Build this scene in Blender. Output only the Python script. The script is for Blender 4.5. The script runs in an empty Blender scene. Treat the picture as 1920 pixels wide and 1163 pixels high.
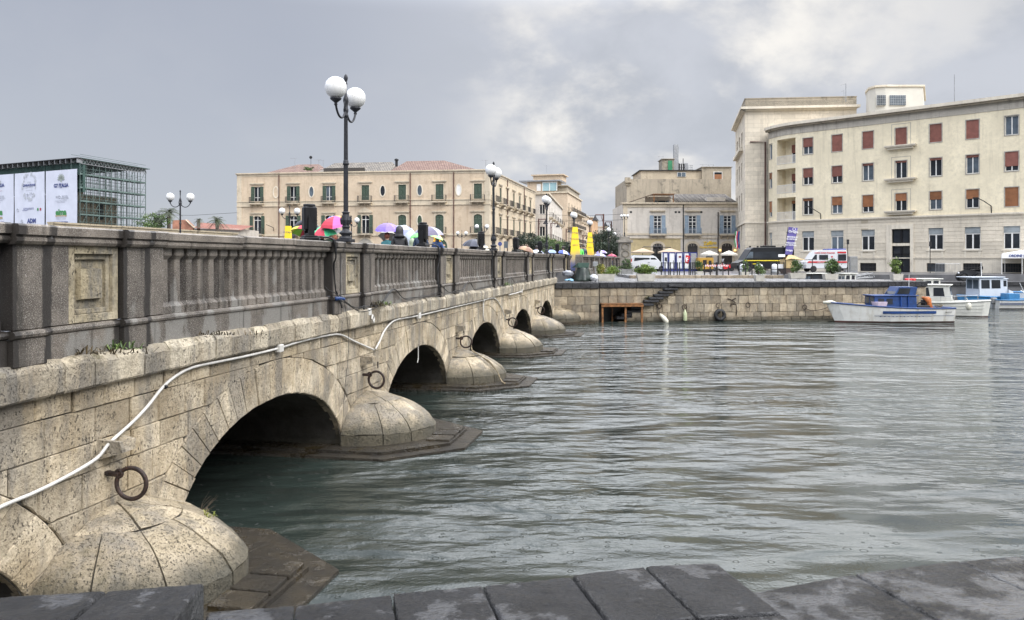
import bpy, bmesh, math, random
from mathutils import Vector, Matrix, Euler, noise as mnoise
R = math.radians
rnd = random.Random(7)
SC = bpy.context.scene
COL = SC.collection

# ---------------------------------------------------------------- camera
F, HY, EYE = 1480.0, 488.0, 3.6          # focal length in photo pixels, horizon row, eye height
cam_d = bpy.data.cameras.new('camera')
cam_d.sensor_width = 36.0
cam_d.lens = F / 1920 * 36.0
cam_d.shift_y = -(581.5 - HY) / 1920
cam_d.clip_start = 0.05
cam_d.clip_end = 3000
cam = bpy.data.objects.new('camera', cam_d)
COL.objects.link(cam)
cam.location = (0, 0, EYE)
cam.rotation_euler = (R(90), 0, 0)
SC.camera = cam

# ---------------------------------------------------------------- world: overcast sky
SUN_EL, SUN_AZ = R(42), R(128)            # azimuth clockwise from +Y
w = bpy.data.worlds.new('World')
SC.world = w
w.use_nodes = True
nt = w.node_tree
nt.nodes.clear()
def wn(t, **k):
    n = nt.nodes.new(t)
    for a, b in k.items():
        setattr(n, a, b)
    return n
def mathn(nt_, op, a, b=None, clamp=False):
    n = nt_.nodes.new('ShaderNodeMath'); n.operation = op; n.use_clamp = clamp
    for i, v in ((0, a), (1, b)):
        if v is None: continue
        if hasattr(v, 'links'): nt_.links.new(v, n.inputs[i])
        else: n.inputs[i].default_value = v
    return n.outputs[0]
def maprange(nt_, v, a, b, c=0.0, d=1.0):
    n = nt_.nodes.new('ShaderNodeMapRange')
    nt_.links.new(v, n.inputs[0])
    for i, x in enumerate((a, b, c, d)):
        n.inputs[i + 1].default_value = x
    n.interpolation_type = 'SMOOTHSTEP'
    return n.outputs[0]
def mixc(nt_, f, a, b, mode='MIX'):
    n = nt_.nodes.new('ShaderNodeMix'); n.data_type = 'RGBA'; n.blend_type = mode
    n.clamp_factor = True
    for i, v in ((0, f), (6, a), (7, b)):
        if hasattr(v, 'links'): nt_.links.new(v, n.inputs[i])
        elif i == 0: n.inputs[0].default_value = v
        else: n.inputs[i].default_value = (v[0], v[1], v[2], 1)
    return n.outputs[2]
def noisen(nt_, vec, scale, detail=4.0, rough=0.5, dist=0.0):
    n = nt_.nodes.new('ShaderNodeTexNoise')
    if vec is not None: nt_.links.new(vec, n.inputs['Vector'])
    n.inputs['Scale'].default_value = scale
    n.inputs['Detail'].default_value = detail
    n.inputs['Roughness'].default_value = rough
    n.inputs['Distortion'].default_value = dist
    return n.outputs['Fac']
def mapn(nt_, vec, scale=(1, 1, 1), loc=(0, 0, 0), rot=(0, 0, 0)):
    n = nt_.nodes.new('ShaderNodeMapping')
    nt_.links.new(vec, n.inputs[0])
    n.inputs['Scale'].default_value = scale
    n.inputs['Location'].default_value = loc
    n.inputs['Rotation'].default_value = rot
    return n.outputs[0]
sky = wn('ShaderNodeTexSky', sky_type='NISHITA', sun_disc=False, sun_elevation=SUN_EL, sun_rotation=SUN_AZ)
bg1 = wn('ShaderNodeBackground'); nt.links.new(sky.outputs[0], bg1.inputs[0]); bg1.inputs[1].default_value = 0.05
tc = wn('ShaderNodeTexCoord')
d = tc.outputs['Generated']
sep = wn('ShaderNodeSeparateXYZ'); nt.links.new(d, sep.inputs[0])
up = mathn(nt, 'MAXIMUM', sep.outputs[2], 0.0)
# the cloud deck is a flat layer overhead: look it up by direction / height
den = mathn(nt, 'ADD', up, 0.50)
px_ = mathn(nt, 'DIVIDE', sep.outputs[0], den)
py_ = mathn(nt, 'DIVIDE', sep.outputs[1], den)
cmb = wn('ShaderNodeCombineXYZ'); nt.links.new(px_, cmb.inputs[0]); nt.links.new(py_, cmb.inputs[1])
deck = cmb.outputs[0]
n1 = noisen(nt, mapn(nt, deck, (1.15, 1.25, 1), (3.9, 1.5, 0.3)), 2.5, 9, 0.56, 0.15)
n2 = noisen(nt, mapn(nt, deck, (1, 1, 1), (7.7, 2.1, 4.0)), 0.55, 3, 0.5)
n3 = noisen(nt, mapn(nt, deck, (1.2, 1, 1), (1.4, 9.3, 2.0)), 3.6, 7, 0.55, 0.2)
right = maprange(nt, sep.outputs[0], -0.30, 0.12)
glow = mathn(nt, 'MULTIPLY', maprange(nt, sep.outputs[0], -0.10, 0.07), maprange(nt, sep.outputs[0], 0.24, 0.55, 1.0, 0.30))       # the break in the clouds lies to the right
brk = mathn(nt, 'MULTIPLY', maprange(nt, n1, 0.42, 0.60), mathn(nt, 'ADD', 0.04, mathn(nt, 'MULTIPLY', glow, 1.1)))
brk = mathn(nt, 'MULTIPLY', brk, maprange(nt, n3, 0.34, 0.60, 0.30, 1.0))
base = mixc(nt, maprange(nt, n2, 0.35, 0.65), (0.44, 0.472, 0.555), (0.53, 0.56, 0.625))
base = mixc(nt, mathn(nt, 'MULTIPLY', right, 0.80), base, (0.69, 0.71, 0.765))
base = mixc(nt, mathn(nt, 'MULTIPLY', maprange(nt, n3, 0.40, 0.70), mathn(nt, 'MULTIPLY', right, 0.85)), base, (0.52, 0.545, 0.60))
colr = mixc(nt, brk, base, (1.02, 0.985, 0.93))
# overcast skies brighten upward; this one steepened above the view to brighten the water
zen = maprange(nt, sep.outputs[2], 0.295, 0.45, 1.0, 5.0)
zen = mathn(nt, 'MULTIPLY', zen, mathn(nt, 'ADD', 1.0, mathn(nt, 'MULTIPLY', mathn(nt, 'MULTIPLY', glow, maprange(nt, sep.outputs[2], 0.29, 0.45)), 0.55)))  # cloud glow carried up out of view, added for brighter water reflections
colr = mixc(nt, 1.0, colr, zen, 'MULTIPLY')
low = maprange(nt, sep.outputs[2], -0.05, 0.0)
colr = mixc(nt, low, (0.16, 0.17, 0.17), colr)
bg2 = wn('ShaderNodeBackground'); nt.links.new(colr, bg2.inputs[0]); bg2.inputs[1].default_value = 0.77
add = wn('ShaderNodeAddShader')
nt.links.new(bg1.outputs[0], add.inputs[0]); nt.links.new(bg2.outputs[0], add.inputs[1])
bg1.inputs[1].default_value = 0.006
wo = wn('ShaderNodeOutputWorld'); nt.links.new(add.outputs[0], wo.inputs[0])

sun_d = bpy.data.lights.new('sun', 'SUN')
sun_d.energy = 1.35; sun_d.angle = R(18); sun_d.color = (1.0, 0.955, 0.89)
sun = bpy.data.objects.new('sun', sun_d); COL.objects.link(sun)
sdir = Vector((math.sin(SUN_AZ) * math.cos(SUN_EL), math.cos(SUN_AZ) * math.cos(SUN_EL), math.sin(SUN_EL)))
sun.rotation_euler = (-sdir).to_track_quat('-Z', 'Y').to_euler()
SC.view_settings.view_transform = 'Standard'
SC.view_settings.look = 'None'
SC.view_settings.exposure = 0.27
SC.view_settings.gamma = 1.0
SC.view_settings.use_curve_mapping = False
SC.cycles.use_denoising = True
SC.cycles.max_bounces = 6

# ---------------------------------------------------------------- helpers
WM = {}                                   # world matrix of every Empty that parents something
def IM(o):
    return WM[o].inverted() if o in WM else Matrix()
def tag(o, label=None, cat=None, group=None, kind=None):
    if label: o['label'] = label
    if cat: o['category'] = cat
    if group: o['group'] = group
    if kind: o['kind'] = kind
    return o
def thing(name, label, cat, loc=(0, 0, 0), rz=0.0, group=None, kind=None):
    o = bpy.data.objects.new(name, None); COL.objects.link(o)
    o.location = loc; o.rotation_euler = (0, 0, rz)
    o.empty_display_size = 0.2
    WM[o] = Matrix.Translation(loc) @ Matrix.Rotation(rz, 4, 'Z')
    tag(o, label, cat, group, kind)
    return o
def copy_tree(root, loc, rz=None, label=None, group=None, scale=None):
    kids = [c for c in KIDS.get(root, [])]
    r = root.copy(); COL.objects.link(r)
    r.location = loc
    if rz is not None: r.rotation_euler = (0, 0, rz)
    if scale: r.scale = (scale,) * 3
    if label: r['label'] = label
    if group: r['group'] = group
    WM[r] = Matrix.Translation(loc) @ Matrix.Rotation(r.rotation_euler[2], 4, 'Z')
    def rec(src, dst):
        for c in KIDS.get(src, []):
            k = c.copy(); COL.objects.link(k); k.parent = dst
            k.matrix_parent_inverse = c.matrix_parent_inverse.copy()
            KIDS.setdefault(dst, []).append(k)
            rec(c, k)
    rec(root, r)
    return r
KIDS = {}
def link(o, parent):
    """o.location is in world space (or in the space of a rotated thing through WM)"""
    COL.objects.link(o)
    if parent is not None:
        o.parent = parent
        p = parent
        inv = IM(parent)
        o.matrix_parent_inverse = inv
        KIDS.setdefault(parent, []).append(o)
    WM[o] = o.matrix_basis.copy() if hasattr(o, 'matrix_basis') else Matrix()
    return o
class MB:
    """collects shapes (through the matrix self.M) and builds them as one mesh object"""
    def __init__(self, M=None):
        self.v, self.f, self.mi, self.sm = [], [], [], []
        self.M = M.copy() if M is not None else Matrix()
        self.cm = 0; self.smooth = False
    def add(self, vs, fs):
        n = len(self.v)
        M = self.M
        self.v += [tuple(M @ Vector(p)) for p in vs]
        for f in fs:
            self.f.append(tuple(n + i for i in f)); self.mi.append(self.cm); self.sm.append(self.smooth)
        return self
    def box(self, x0, x1, y0, y1, z0, z1, bev=0.0):
        if bev > 0:
            b = min(bev, (x1 - x0) * .45, (y1 - y0) * .45, (z1 - z0) * .45)
            vs, idx = [], {}
            for i, (xa, sx) in enumerate(((x0, 1), (x1, -1))):
                for j, (ya, sy) in enumerate(((y0, 1), (y1, -1))):
                    for k, (za, sz) in enumerate(((z0, 1), (z1, -1))):
                        for a in range(3):
                            p = [xa + sx * b, ya + sy * b, za + sz * b]
                            p[a] = (xa, ya, za)[a]
                            idx[i, j, k, a] = len(vs); vs.append(tuple(p))
            fs = []
            g = lambda *q: idx[q]
            fs += [(g(0,0,0,0), g(0,0,1,0), g(0,1,1,0), g(0,1,0,0)), (g(1,0,0,0), g(1,1,0,0), g(1,1,1,0), g(1,0,1,0))]
            fs += [(g(0,0,0,1), g(1,0,0,1), g(1,0,1,1), g(0,0,1,1)), (g(0,1,0,1), g(0,1,1,1), g(1,1,1,1), g(1,1,0,1))]
            fs += [(g(0,0,0,2), g(0,1,0,2), g(1,1,0,2), g(1,0,0,2)), (g(0,0,1,2), g(1,0,1,2), g(1,1,1,2), g(0,1,1,2))]
            for i in (0, 1):
                for j in (0, 1):
                    fs.append((g(i,j,0,0), g(i,j,1,0), g(i,j,1,1), g(i,j,0,1)))
                    fs.append((g(i,0,j,0), g(i,1,j,0), g(i,1,j,2), g(i,0,j,2)))
                    fs.append((g(0,i,j,1), g(1,i,j,1), g(1,i,j,2), g(0,i,j,2)))
                    for k in (0, 1):
                        fs.append((g(i,j,k,0), g(i,j,k,1), g(i,j,k,2)))
            return self.add(vs, fs)
        vs = [(x, y, z) for x in (x0, x1) for y in (y0, y1) for z in (z0, z1)]
        return self.add(vs, [(0, 1, 3, 2), (4, 6, 7, 5), (0, 4, 5, 1), (2, 3, 7, 6), (0, 2, 6, 4), (1, 5, 7, 3)])
    def cbox(self, c, s, bev=0.0):
        return self.box(c[0] - s[0] / 2, c[0] + s[0] / 2, c[1] - s[1] / 2, c[1] + s[1] / 2, c[2] - s[2] / 2, c[2] + s[2] / 2, bev)
    def beam(self, a, b, w, h=None, n=4):
        """square or round bar from a to b"""
        return self.tube([a, b], w / 2 if n > 4 else w * .707, n, cap=True)
    def tube(self, pts, r, n=6, cap=True, closed=False):
        pts = [Vector(p) for p in pts]
        rs = r if isinstance(r, (list, tuple)) else [r] * len(pts)
        m = len(pts)
        vs, fs = [], []
        prev = None
        for i, p in enumerate(pts):
            if closed: t = pts[(i + 1) % m] - pts[i - 1]
            else: t = pts[min(i + 1, m - 1)] - pts[max(i - 1, 0)]
            if t.length < 1e-9: t = Vector((0, 0, 1))
            t.normalize()
            if prev is None:
                ref = Vector((0, 0, 1)) if abs(t.z) < .9 else Vector((1, 0, 0))
                s = t.cross(ref).normalized()
            else:
                s = (prev - t * prev.dot(t))
                s = s.normalized() if s.length > 1e-6 else t.orthogonal().normalized()
            prev = s
            q = t.cross(s)
            for k in range(n):
                a = 2 * math.pi * (k + .5) / n
                vs.append(tuple(p + (s * math.cos(a) + q * math.sin(a)) * rs[i]))
        mm = m if closed else m - 1
        for i in range(mm):
            i2 = (i + 1) % m
            for k in range(n):
                k2 = (k + 1) % n
                fs.append((i * n + k, i * n + k2, i2 * n + k2, i2 * n + k))
        if cap and not closed:
            fs.append(tuple(range(n))[::-1]); fs.append(tuple((m - 1) * n + k for k in range(n)))
        return self.add(vs, fs)
    def lathe(self, prof, n=12, c=(0, 0, 0), cap=True):
        vs, fs = [], []
        for r, z in prof:
            for k in range(n):
                a = 2 * math.pi * (k + .5) / n
                vs.append((c[0] + r * math.cos(a), c[1] + r * math.sin(a), c[2] + z))
        for i in range(len(prof) - 1):
            for k in range(n):
                k2 = (k + 1) % n
                fs.append((i * n + k, i * n + k2, (i + 1) * n + k2, (i + 1) * n + k))
        if cap:
            fs.append(tuple(range(n))[::-1]); m = len(prof) - 1
            fs.append(tuple(m * n + k for k in range(n)))
        return self.add(vs, fs)
    def sphere(self, c, r, n=16, m=10, sq=(1, 1, 1)):
        vs, fs = [(c[0], c[1], c[2] - r * sq[2])], []
        for i in range(1, m):
            t = math.pi * i / m
            for k in range(n):
                a = 2 * math.pi * k / n
                vs.append((c[0] + r * sq[0] * math.sin(t) * math.cos(a), c[1] + r * sq[1] * math.sin(t) * math.sin(a), c[2] - r * sq[2] * math.cos(t)))
        vs.append((c[0], c[1], c[2] + r * sq[2]))
        for k in range(n):
            fs.append((0, 1 + (k + 1) % n, 1 + k))
            fs.append((len(vs) - 1, 1 + (m - 2) * n + k, 1 + (m - 2) * n + (k + 1) % n))
        for i in range(m - 2):
            for k in range(n):
                k2 = (k + 1) % n
                fs.append((1 + i * n + k, 1 + i * n + k2, 1 + (i + 1) * n + k2, 1 + (i + 1) * n + k))
        return self.add(vs, fs)
    def prism(self, poly, axis, a, b):
        """polygon (2-D points) extruded along axis 'x','y' or 'z' from a to b"""
        n = len(poly)
        def P(p, t):
            return {'x': (t, p[0], p[1]), 'y': (p[0], t, p[1]), 'z': (p[0], p[1], t)}[axis]
        vs = [P(p, a) for p in poly] + [P(p, b) for p in poly]
        fs = [tuple(range(n))[::-1], tuple(range(n, 2 * n))]
        fs += [(i, (i + 1) % n, n + (i + 1) % n, n + i) for i in range(n)]
        return self.add(vs, fs)
    def loft(self, rings, cap=True, closed=True):
        n = len(rings[0]); vs = [p for r in rings for p in r]; fs = []
        for i in range(len(rings) - 1):
            for k in range(n if closed else n - 1):
                k2 = (k + 1) % n
                fs.append((i * n + k, i * n + k2, (i + 1) * n + k2, (i + 1) * n + k))
        if cap and closed:
            fs.append(tuple(range(n))[::-1]); fs.append(tuple((len(rings) - 1) * n + k for k in range(n)))
        return self.add(vs, fs)
    def quad(self, a, b, c, d):
        return self.add([a, b, c, d], [(0, 1, 2, 3)])
    def mesh(self, name, mats, origin=(0, 0, 0), fix=True):
        me = bpy.data.meshes.new(name)
        o = Vector(origin)
        me.from_pydata([tuple(Vector(p) - o) for p in self.v], [], self.f)
        if not isinstance(mats, (list, tuple)): mats = [mats]
        for m in mats: me.materials.append(m)
        if len(mats) > 1: me.polygons.foreach_set('material_index', self.mi)
        me.polygons.foreach_set('use_smooth', self.sm)
        if fix:
            bm = bmesh.new(); bm.from_mesh(me)
            bmesh.ops.recalc_face_normals(bm, faces=bm.faces)
            bm.to_mesh(me); bm.free()
        me.update()
        return me
    def build(self, name, mats, parent=None, origin=None, fix=True, label=None, kind=None):
        if not self.v: return None
        if origin is None:
            xs, ys, zs = zip(*self.v)
            origin = ((min(xs) + max(xs)) / 2, (min(ys) + max(ys)) / 2, min(zs))
        me = self.mesh(name, mats, origin, fix)
        ob = bpy.data.objects.new(name, me)
        ob.location = origin
        link(ob, parent)
        if label: ob['label'] = label
        if kind: ob['kind'] = kind
        return ob
def place(name, me, parent, loc, rz=0.0, scale=(1, 1, 1)):
    """another object with a shared mesh; loc in world space"""
    ob = bpy.data.objects.new(name, me); ob.location = loc
    ob.rotation_euler = (0, 0, rz); ob.scale = scale
    return link(ob, parent)
def smooth_by_angle(ob, ang=35):
    me = ob.data
    me.polygons.foreach_set('use_smooth', [True] * len(me.polygons))
    try: me.set_sharp_from_angle(angle=R(ang))
    except Exception: pass
    return ob
def TM(loc, rz=0.0, s=1.0):
    return Matrix.Translation(loc) @ Matrix.Rotation(rz, 4, 'Z') @ Matrix.Scale(s, 4)
def X(px, Y): return (px - 960.0) / F * Y
def Z(py, Y): return EYE - (py - HY) / F * Y
def P(px, py, Y): return Vector((X(px, Y), Y, Z(py, Y)))

# ---------------------------------------------------------------- materials
MATS = {}
def newmat(name):
    m = bpy.data.materials.new(name); m.use_nodes = True
    t = m.node_tree; t.nodes.clear()
    out = t.nodes.new('ShaderNodeOutputMaterial'); b = t.nodes.new('ShaderNodeBsdfPrincipled')
    t.links.new(b.outputs[0], out.inputs[0])
    MATS[name] = m
    return m, t, b
def pos(t):
    return t.nodes.new('ShaderNodeNewGeometry').outputs['Position']
def objc(t):
    return t.nodes.new('ShaderNodeTexCoord').outputs['Object']
def orand(t):
    return t.nodes.new('ShaderNodeObjectInfo').outputs['Random']
def normz(t):
    s = t.nodes.new('ShaderNodeSeparateXYZ')
    t.links.new(t.nodes.new('ShaderNodeNewGeometry').outputs['Normal'], s.inputs[0])
    return s.outputs[2]
def xyz(t, v):
    s = t.nodes.new('ShaderNodeSeparateXYZ'); t.links.new(v, s.inputs[0]); return s.outputs
def setin(t, b, name, v):
    if hasattr(v, 'links'): t.links.new(v, b.inputs[name])
    elif isinstance(v, (tuple, list)): b.inputs[name].default_value = (v[0], v[1], v[2], 1)
    else: b.inputs[name].default_value = v
def bump(t, b, h, strength=.4, dist=.01):
    n = t.nodes.new('ShaderNodeBump'); t.links.new(h, n.inputs['Height'])
    n.inputs['Strength'].default_value = strength; n.inputs['Distance'].default_value = dist
    t.links.new(n.outputs[0], b.inputs['Normal'])
def mat(name, c, rough=.6, var=.12, scale=2.0, metal=0.0, bmp=0.0, bscale=20.0, bdist=.01, dirt=0.0, dirtc=(.05, .045, .04), wet=0.0, spec=.5, rvar=0.0, local=False, streak=0.0):
    """plain paint/plaster/metal with grain, blotches and some grime"""
    if name in MATS: return MATS[name]
    m, t, b = newmat(name)
    p = objc(t) if local else pos(t)
    c2 = tuple(x * (1 - var * 1.6) for x in c); c1 = tuple(min(1, x * (1 + var)) for x in c)
    f = maprange(t, noisen(t, p, scale, 6, .6), .3, .7)
    col = mixc(t, f, c2, c1)
    if rvar:
        col = mixc(t, 1.0, col, maprange(t, orand(t), 0, 1, 1 - rvar, 1 + rvar), 'MULTIPLY')
    if streak:
        s = noisen(t, mapn(t, p, (1.6, 1.6, .12)), 2.0, 5, .65)
        col = mixc(t, mathn(t, 'MULTIPLY', maprange(t, s, .50, .72), streak), col, dirtc)
    if dirt:
        s = noisen(t, p, scale * 2.7, 8, .7)
        col = mixc(t, mathn(t, 'MULTIPLY', maprange(t, s, .52, .72), dirt), col, dirtc)
    setin(t, b, 'Base Color', col)
    if wet:
        setin(t, b, 'Roughness', maprange(t, normz(t), .6, .95, rough, wet))
    else: setin(t, b, 'Roughness', rough)
    setin(t, b, 'Metallic', metal); setin(t, b, 'Specular IOR Level', spec)
    if bmp: bump(t, b, noisen(t, p, bscale, 6, .6), bmp, bdist)
    return m

def stone(name, c, c2, pit=.55, pitscale=28, rough=.75, grey=.35, moss=.0, low=None, even=0.0, gran=1.0):
    """weathered shell limestone: blotches, black pits, grey washes, darker towards the waterline"""
    m, t, b = newmat(name)
    p = pos(t)
    f = maprange(t, noisen(t, p, 1.7 * gran, 7, .65), .32, .68)
    col = mixc(t, f, c, c2)
    col = mixc(t, 1.0, col, maprange(t, orand(t), 0, 1, .70, 1.18), 'MULTIPLY')
    f2 = noisen(t, mapn(t, p, (1, 1, .28)), 2.2 * gran, 6, .7)
    col = mixc(t, mathn(t, 'MULTIPLY', maprange(t, f2, .44, .62), grey), col, (.13, .125, .115))
    f3 = noisen(t, p, 9 * gran, 5, .6)
    col = mixc(t, mathn(t, 'MULTIPLY', maprange(t, f3, .45, .75), .35), col, tuple(x * .55 for x in c))
    # pits
    v = t.nodes.new('ShaderNodeTexVoronoi'); v.inputs['Scale'].default_value = pitscale * 1.45
    wv = t.nodes.new('ShaderNodeTexNoise'); wv.inputs['Scale'].default_value = 26; t.links.new(p, wv.inputs['Vector'])
    ad = t.nodes.new('ShaderNodeMix'); ad.data_type = 'VECTOR'; ad.inputs[0].default_value = .11
    t.links.new(p, ad.inputs[4]); t.links.new(wv.outputs['Color'], ad.inputs[5])
    t.links.new(mapn(t, ad.outputs[1], (1, 1, .55)), v.inputs['Vector'])
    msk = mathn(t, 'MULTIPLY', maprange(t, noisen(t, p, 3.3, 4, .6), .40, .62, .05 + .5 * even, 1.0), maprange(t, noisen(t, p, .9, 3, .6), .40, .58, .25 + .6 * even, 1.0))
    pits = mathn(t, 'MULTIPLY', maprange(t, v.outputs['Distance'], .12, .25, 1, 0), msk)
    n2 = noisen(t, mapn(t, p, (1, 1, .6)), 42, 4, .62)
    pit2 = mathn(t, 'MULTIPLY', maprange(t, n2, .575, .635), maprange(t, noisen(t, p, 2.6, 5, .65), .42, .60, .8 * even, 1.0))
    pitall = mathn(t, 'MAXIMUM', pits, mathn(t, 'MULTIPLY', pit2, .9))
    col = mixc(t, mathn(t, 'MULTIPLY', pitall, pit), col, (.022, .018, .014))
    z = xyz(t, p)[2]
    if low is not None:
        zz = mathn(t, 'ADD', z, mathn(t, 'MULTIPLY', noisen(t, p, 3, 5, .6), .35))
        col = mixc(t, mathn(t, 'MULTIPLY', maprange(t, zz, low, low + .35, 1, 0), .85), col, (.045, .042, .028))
    if moss:
        g = mathn(t, 'MULTIPLY', maprange(t, noisen(t, p, 4.5, 6, .7), .52, .68), maprange(t, normz(t), .2, .8, .15, 1.0))
        col = mixc(t, mathn(t, 'MULTIPLY', g, moss), col, (.10, .085, .04))
    setin(t, b, 'Base Color', col)
    setin(t, b, 'Roughness', maprange(t, normz(t), .6, .97, rough, rough * .62))
    h = mathn(t, 'SUBTRACT', mathn(t, 'MULTIPLY', noisen(t, p, 22, 8, .7), .7), mathn(t, 'MULTIPLY', pitall, .8))
    bump(t, b, h, 1.0, .055)
    return m
LIME = stone('limestone', (.36, .285, .18), (.60, .51, .37), low=.38, pit=.95, pitscale=20, moss=.35, grey=.60)
LEDGE = stone('ledge_limestone', (.32, .265, .185), (.53, .465, .35), moss=.85, grey=.65, pit=.85, pitscale=21)
DOME = stone('cutwater_limestone', (.32, .26, .165), (.50, .42, .30), even=.55, low=.50, pitscale=19, pit=.92, moss=.35, grey=.6)
QUAYST = stone('quay_limestone', (.27, .215, .145), (.43, .36, .255), low=.22, pitscale=9, pit=.7, grey=.38)
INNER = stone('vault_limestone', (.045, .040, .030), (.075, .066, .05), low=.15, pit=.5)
CREAM = stone('carved_limestone', (.32, .265, .165), (.50, .43, .30), pit=.9, pitscale=42, moss=.6, grey=.8)

def granite(name, pil=False, dry=.5, dark=.078, streakw=None):
    """wet dark granite concrete with speckle, paler dry patches and black run-off streaks"""
    m, t, b = newmat(name)
    p = pos(t)
    col = mixc(t, maprange(t, noisen(t, p, 2.1, 6, .65), .3, .7), (dark * .70, dark * .575, dark * .46), (dark * 1.9, dark * 1.62, dark * 1.33))
    col = mixc(t, 1.0, col, maprange(t, orand(t), 0, 1, .78, 1.2), 'MULTIPLY')
    sp = noisen(t, p, 120, 2, .5)
    col = mixc(t, maprange(t, sp, .54, .66), col, (.30, .28, .25))
    col = mixc(t, maprange(t, noisen(t, p, 90, 2, .5), .60, .68), col, (.02, .018, .016))
    z = xyz(t, p)[2]
    dn = mathn(t, 'SUBTRACT', noisen(t, mapn(t, p, (1, 1, .45)), 2.6, 3, .45), mathn(t, 'MULTIPLY', mathn(t, 'SUBTRACT', z, 2.7), .16))
    dr = maprange(t, dn, .49 + (1 - dry) * .10, .545 + (1 - dry) * .10)
    dryc = mixc(t, maprange(t, sp, .45, .62), (.15, .143, .128), (.235, .225, .205))
    col = mixc(t, mathn(t, 'MULTIPLY', dr, .85), col, dryc)
    # black run-off where the rain drips from the corners of the projecting piers, every 7.22 m
    th = math.atan(276.0 / F); q = xyz(t, p)
    u_ = mathn(t, 'ADD', mathn(t, 'MULTIPLY', mathn(t, 'ADD', q[0], 6.0), math.sin(th)), mathn(t, 'MULTIPLY', q[1], math.cos(th)))
    u_ = mathn(t, 'ADD', u_, mathn(t, 'MULTIPLY', mathn(t, 'SUBTRACT', noisen(t, mapn(t, p, (5, 5, 1.0)), 2.6, 7, .7), .5), .16))
    r_ = mathn(t, 'SUBTRACT', mathn(t, 'MODULO', mathn(t, 'ADD', u_, 7.22 * 4 - 8.545 + 3.61), 7.22), 3.61)
    acc = None
    for e_ in (-1.17, -.70, .36, .84):
        k_ = maprange(t, mathn(t, 'ABSOLUTE', mathn(t, 'SUBTRACT', r_, e_)), .075, .105, 1, 0)
        acc = k_ if acc is None else mathn(t, 'MAXIMUM', acc, k_)
    col = mixc(t, mathn(t, 'MULTIPLY', acc, .88), col, (.014, .012, .011))
    s = noisen(t, mapn(t, p, (3.5, 3.5, .12)), 2.0, 4, .6)
    col = mixc(t, mathn(t, 'MULTIPLY', maprange(t, s, .56, .68), .6), col, (.02, .018, .015))
    setin(t, b, 'Base Color', col)
    setin(t, b, 'Roughness', maprange(t, normz(t), .6, .97, .58, .22)); b.inputs['Specular IOR Level'].default_value = .35
    bump(t, b, noisen(t, p, 70, 5, .7), .5, .006)
    return m
GRAN = granite('wet_granite')
GRANCAP = granite('coping_granite', dry=.0, dark=.10)
GRANPIL = granite('pilaster_granite', streakw=.20, dry=.15)
GRANPLI = granite('plinth_granite', dry=1.15, dark=.070)

def wetslab(name, c=(.022, .022, .023), r0=.10, r1=.24, pa=.53, pb=.68, sp=.5):
    m, t, b = newmat(name)
    p = pos(t)
    col = mixc(t, maprange(t, noisen(t, p, 3, 7, .65), .3, .7), tuple(x * .6 for x in c), tuple(x * 1.5 for x in c))
    col = mixc(t, 1.0, col, maprange(t, orand(t), 0, 1, .8, 1.2), 'MULTIPLY')
    setin(t, b, 'Base Color', col); b.inputs['Specular IOR Level'].default_value = sp
    pud = maprange(t, noisen(t, p, 2.2, 10, .68), pa, pa + .35 * (pb - pa))
    rg = mixc(t, pud, (r1,) * 3, (r0,) * 3)
    t.links.new(rg, b.inputs['Roughness'])
    h = mathn(t, 'ADD', noisen(t, mapn(t, p, (1, 1.5, 1)), 8, 7, .7), mathn(t, 'MULTIPLY', noisen(t, p, 45, 4, .6), .30))
    n = t.nodes.new('ShaderNodeBump'); t.links.new(h, n.inputs['Height']); n.inputs['Distance'].default_value = .11
    t.links.new(maprange(t, pud, 0, 1, 1.0, .40), n.inputs['Strength'])
    t.links.new(n.outputs[0], b.inputs['Normal'])
    return m
BASALT = wetslab('wet_basalt')
BASALTW = wetslab('soaked_basalt', (.032, .032, .033), .04, .11, .44, .80, .5)
QTOP = wetslab('wet_quay_paving', (.16, .16, .165), .10, .28, .5, .62, .5)
APRON = wetslab('algae_apron', (.026, .019, .009), .07, .35)
CAPST = wetslab('black_coping', (.026, .026, .028), .3, .6, .5, .62, .4)

IRON = mat('rusty_iron', (.035, .022, .018), .62, .5, 12, .3, .5, 40, dirt=.5, dirtc=(.12, .045, .02), local=True)
BLACKP = mat('black_paint', (.010, .010, .011), .42, .2, 8, 0, .15, 30, spec=.22)
LAMPIRON = mat('cast_iron_paint', (.026, .027, .032), .45, .2, 10, .1, .25, 35, spec=.3)
PVC = mat('white_conduit', (.50, .485, .45), .45, .1, 6, dirt=.25)
DARKM = mat('dark_metal', (.022, .022, .024), .5, .2, 5, spec=.25)
STEEL = mat('galvanised_steel', (.35, .36, .37), .42, .12, 5, .7)
GLASS_D = mat('dark_glass', (.022, .026, .032), .10, .35, .35, spec=.3)
GLASS_L = mat('sky_glass', (.10, .125, .15), .10, .3, .5, spec=.35)
WHITEP = mat('white_paint', (.74, .74, .72), .4, .05, 2, dirt=.10, dirtc=(.35, .30, .22))
PUREW = mat('clean_white', (.80, .80, .80), .45, .03, 2)
RUBBER = mat('tyre_rubber', (.015, .015, .016), .6, .2, 6, bmp=.3)
WOOD = mat('orange_wood', (.22, .095, .03), .5, .35, 5, bmp=.4, bscale=14, dirt=.3, dirtc=(.06, .03, .02))
BLUEP = mat('blue_boat_paint', (.004, .036, .145), .45, .2, 4, dirt=.2, dirtc=(.01, .03, .10))
LBLUE = mat('light_blue_paint', (.035, .17, .36), .4, .15, 4)
CANVAS_W = mat('white_canvas', (.72, .72, .72), .75, .05, 1.5)
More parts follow.
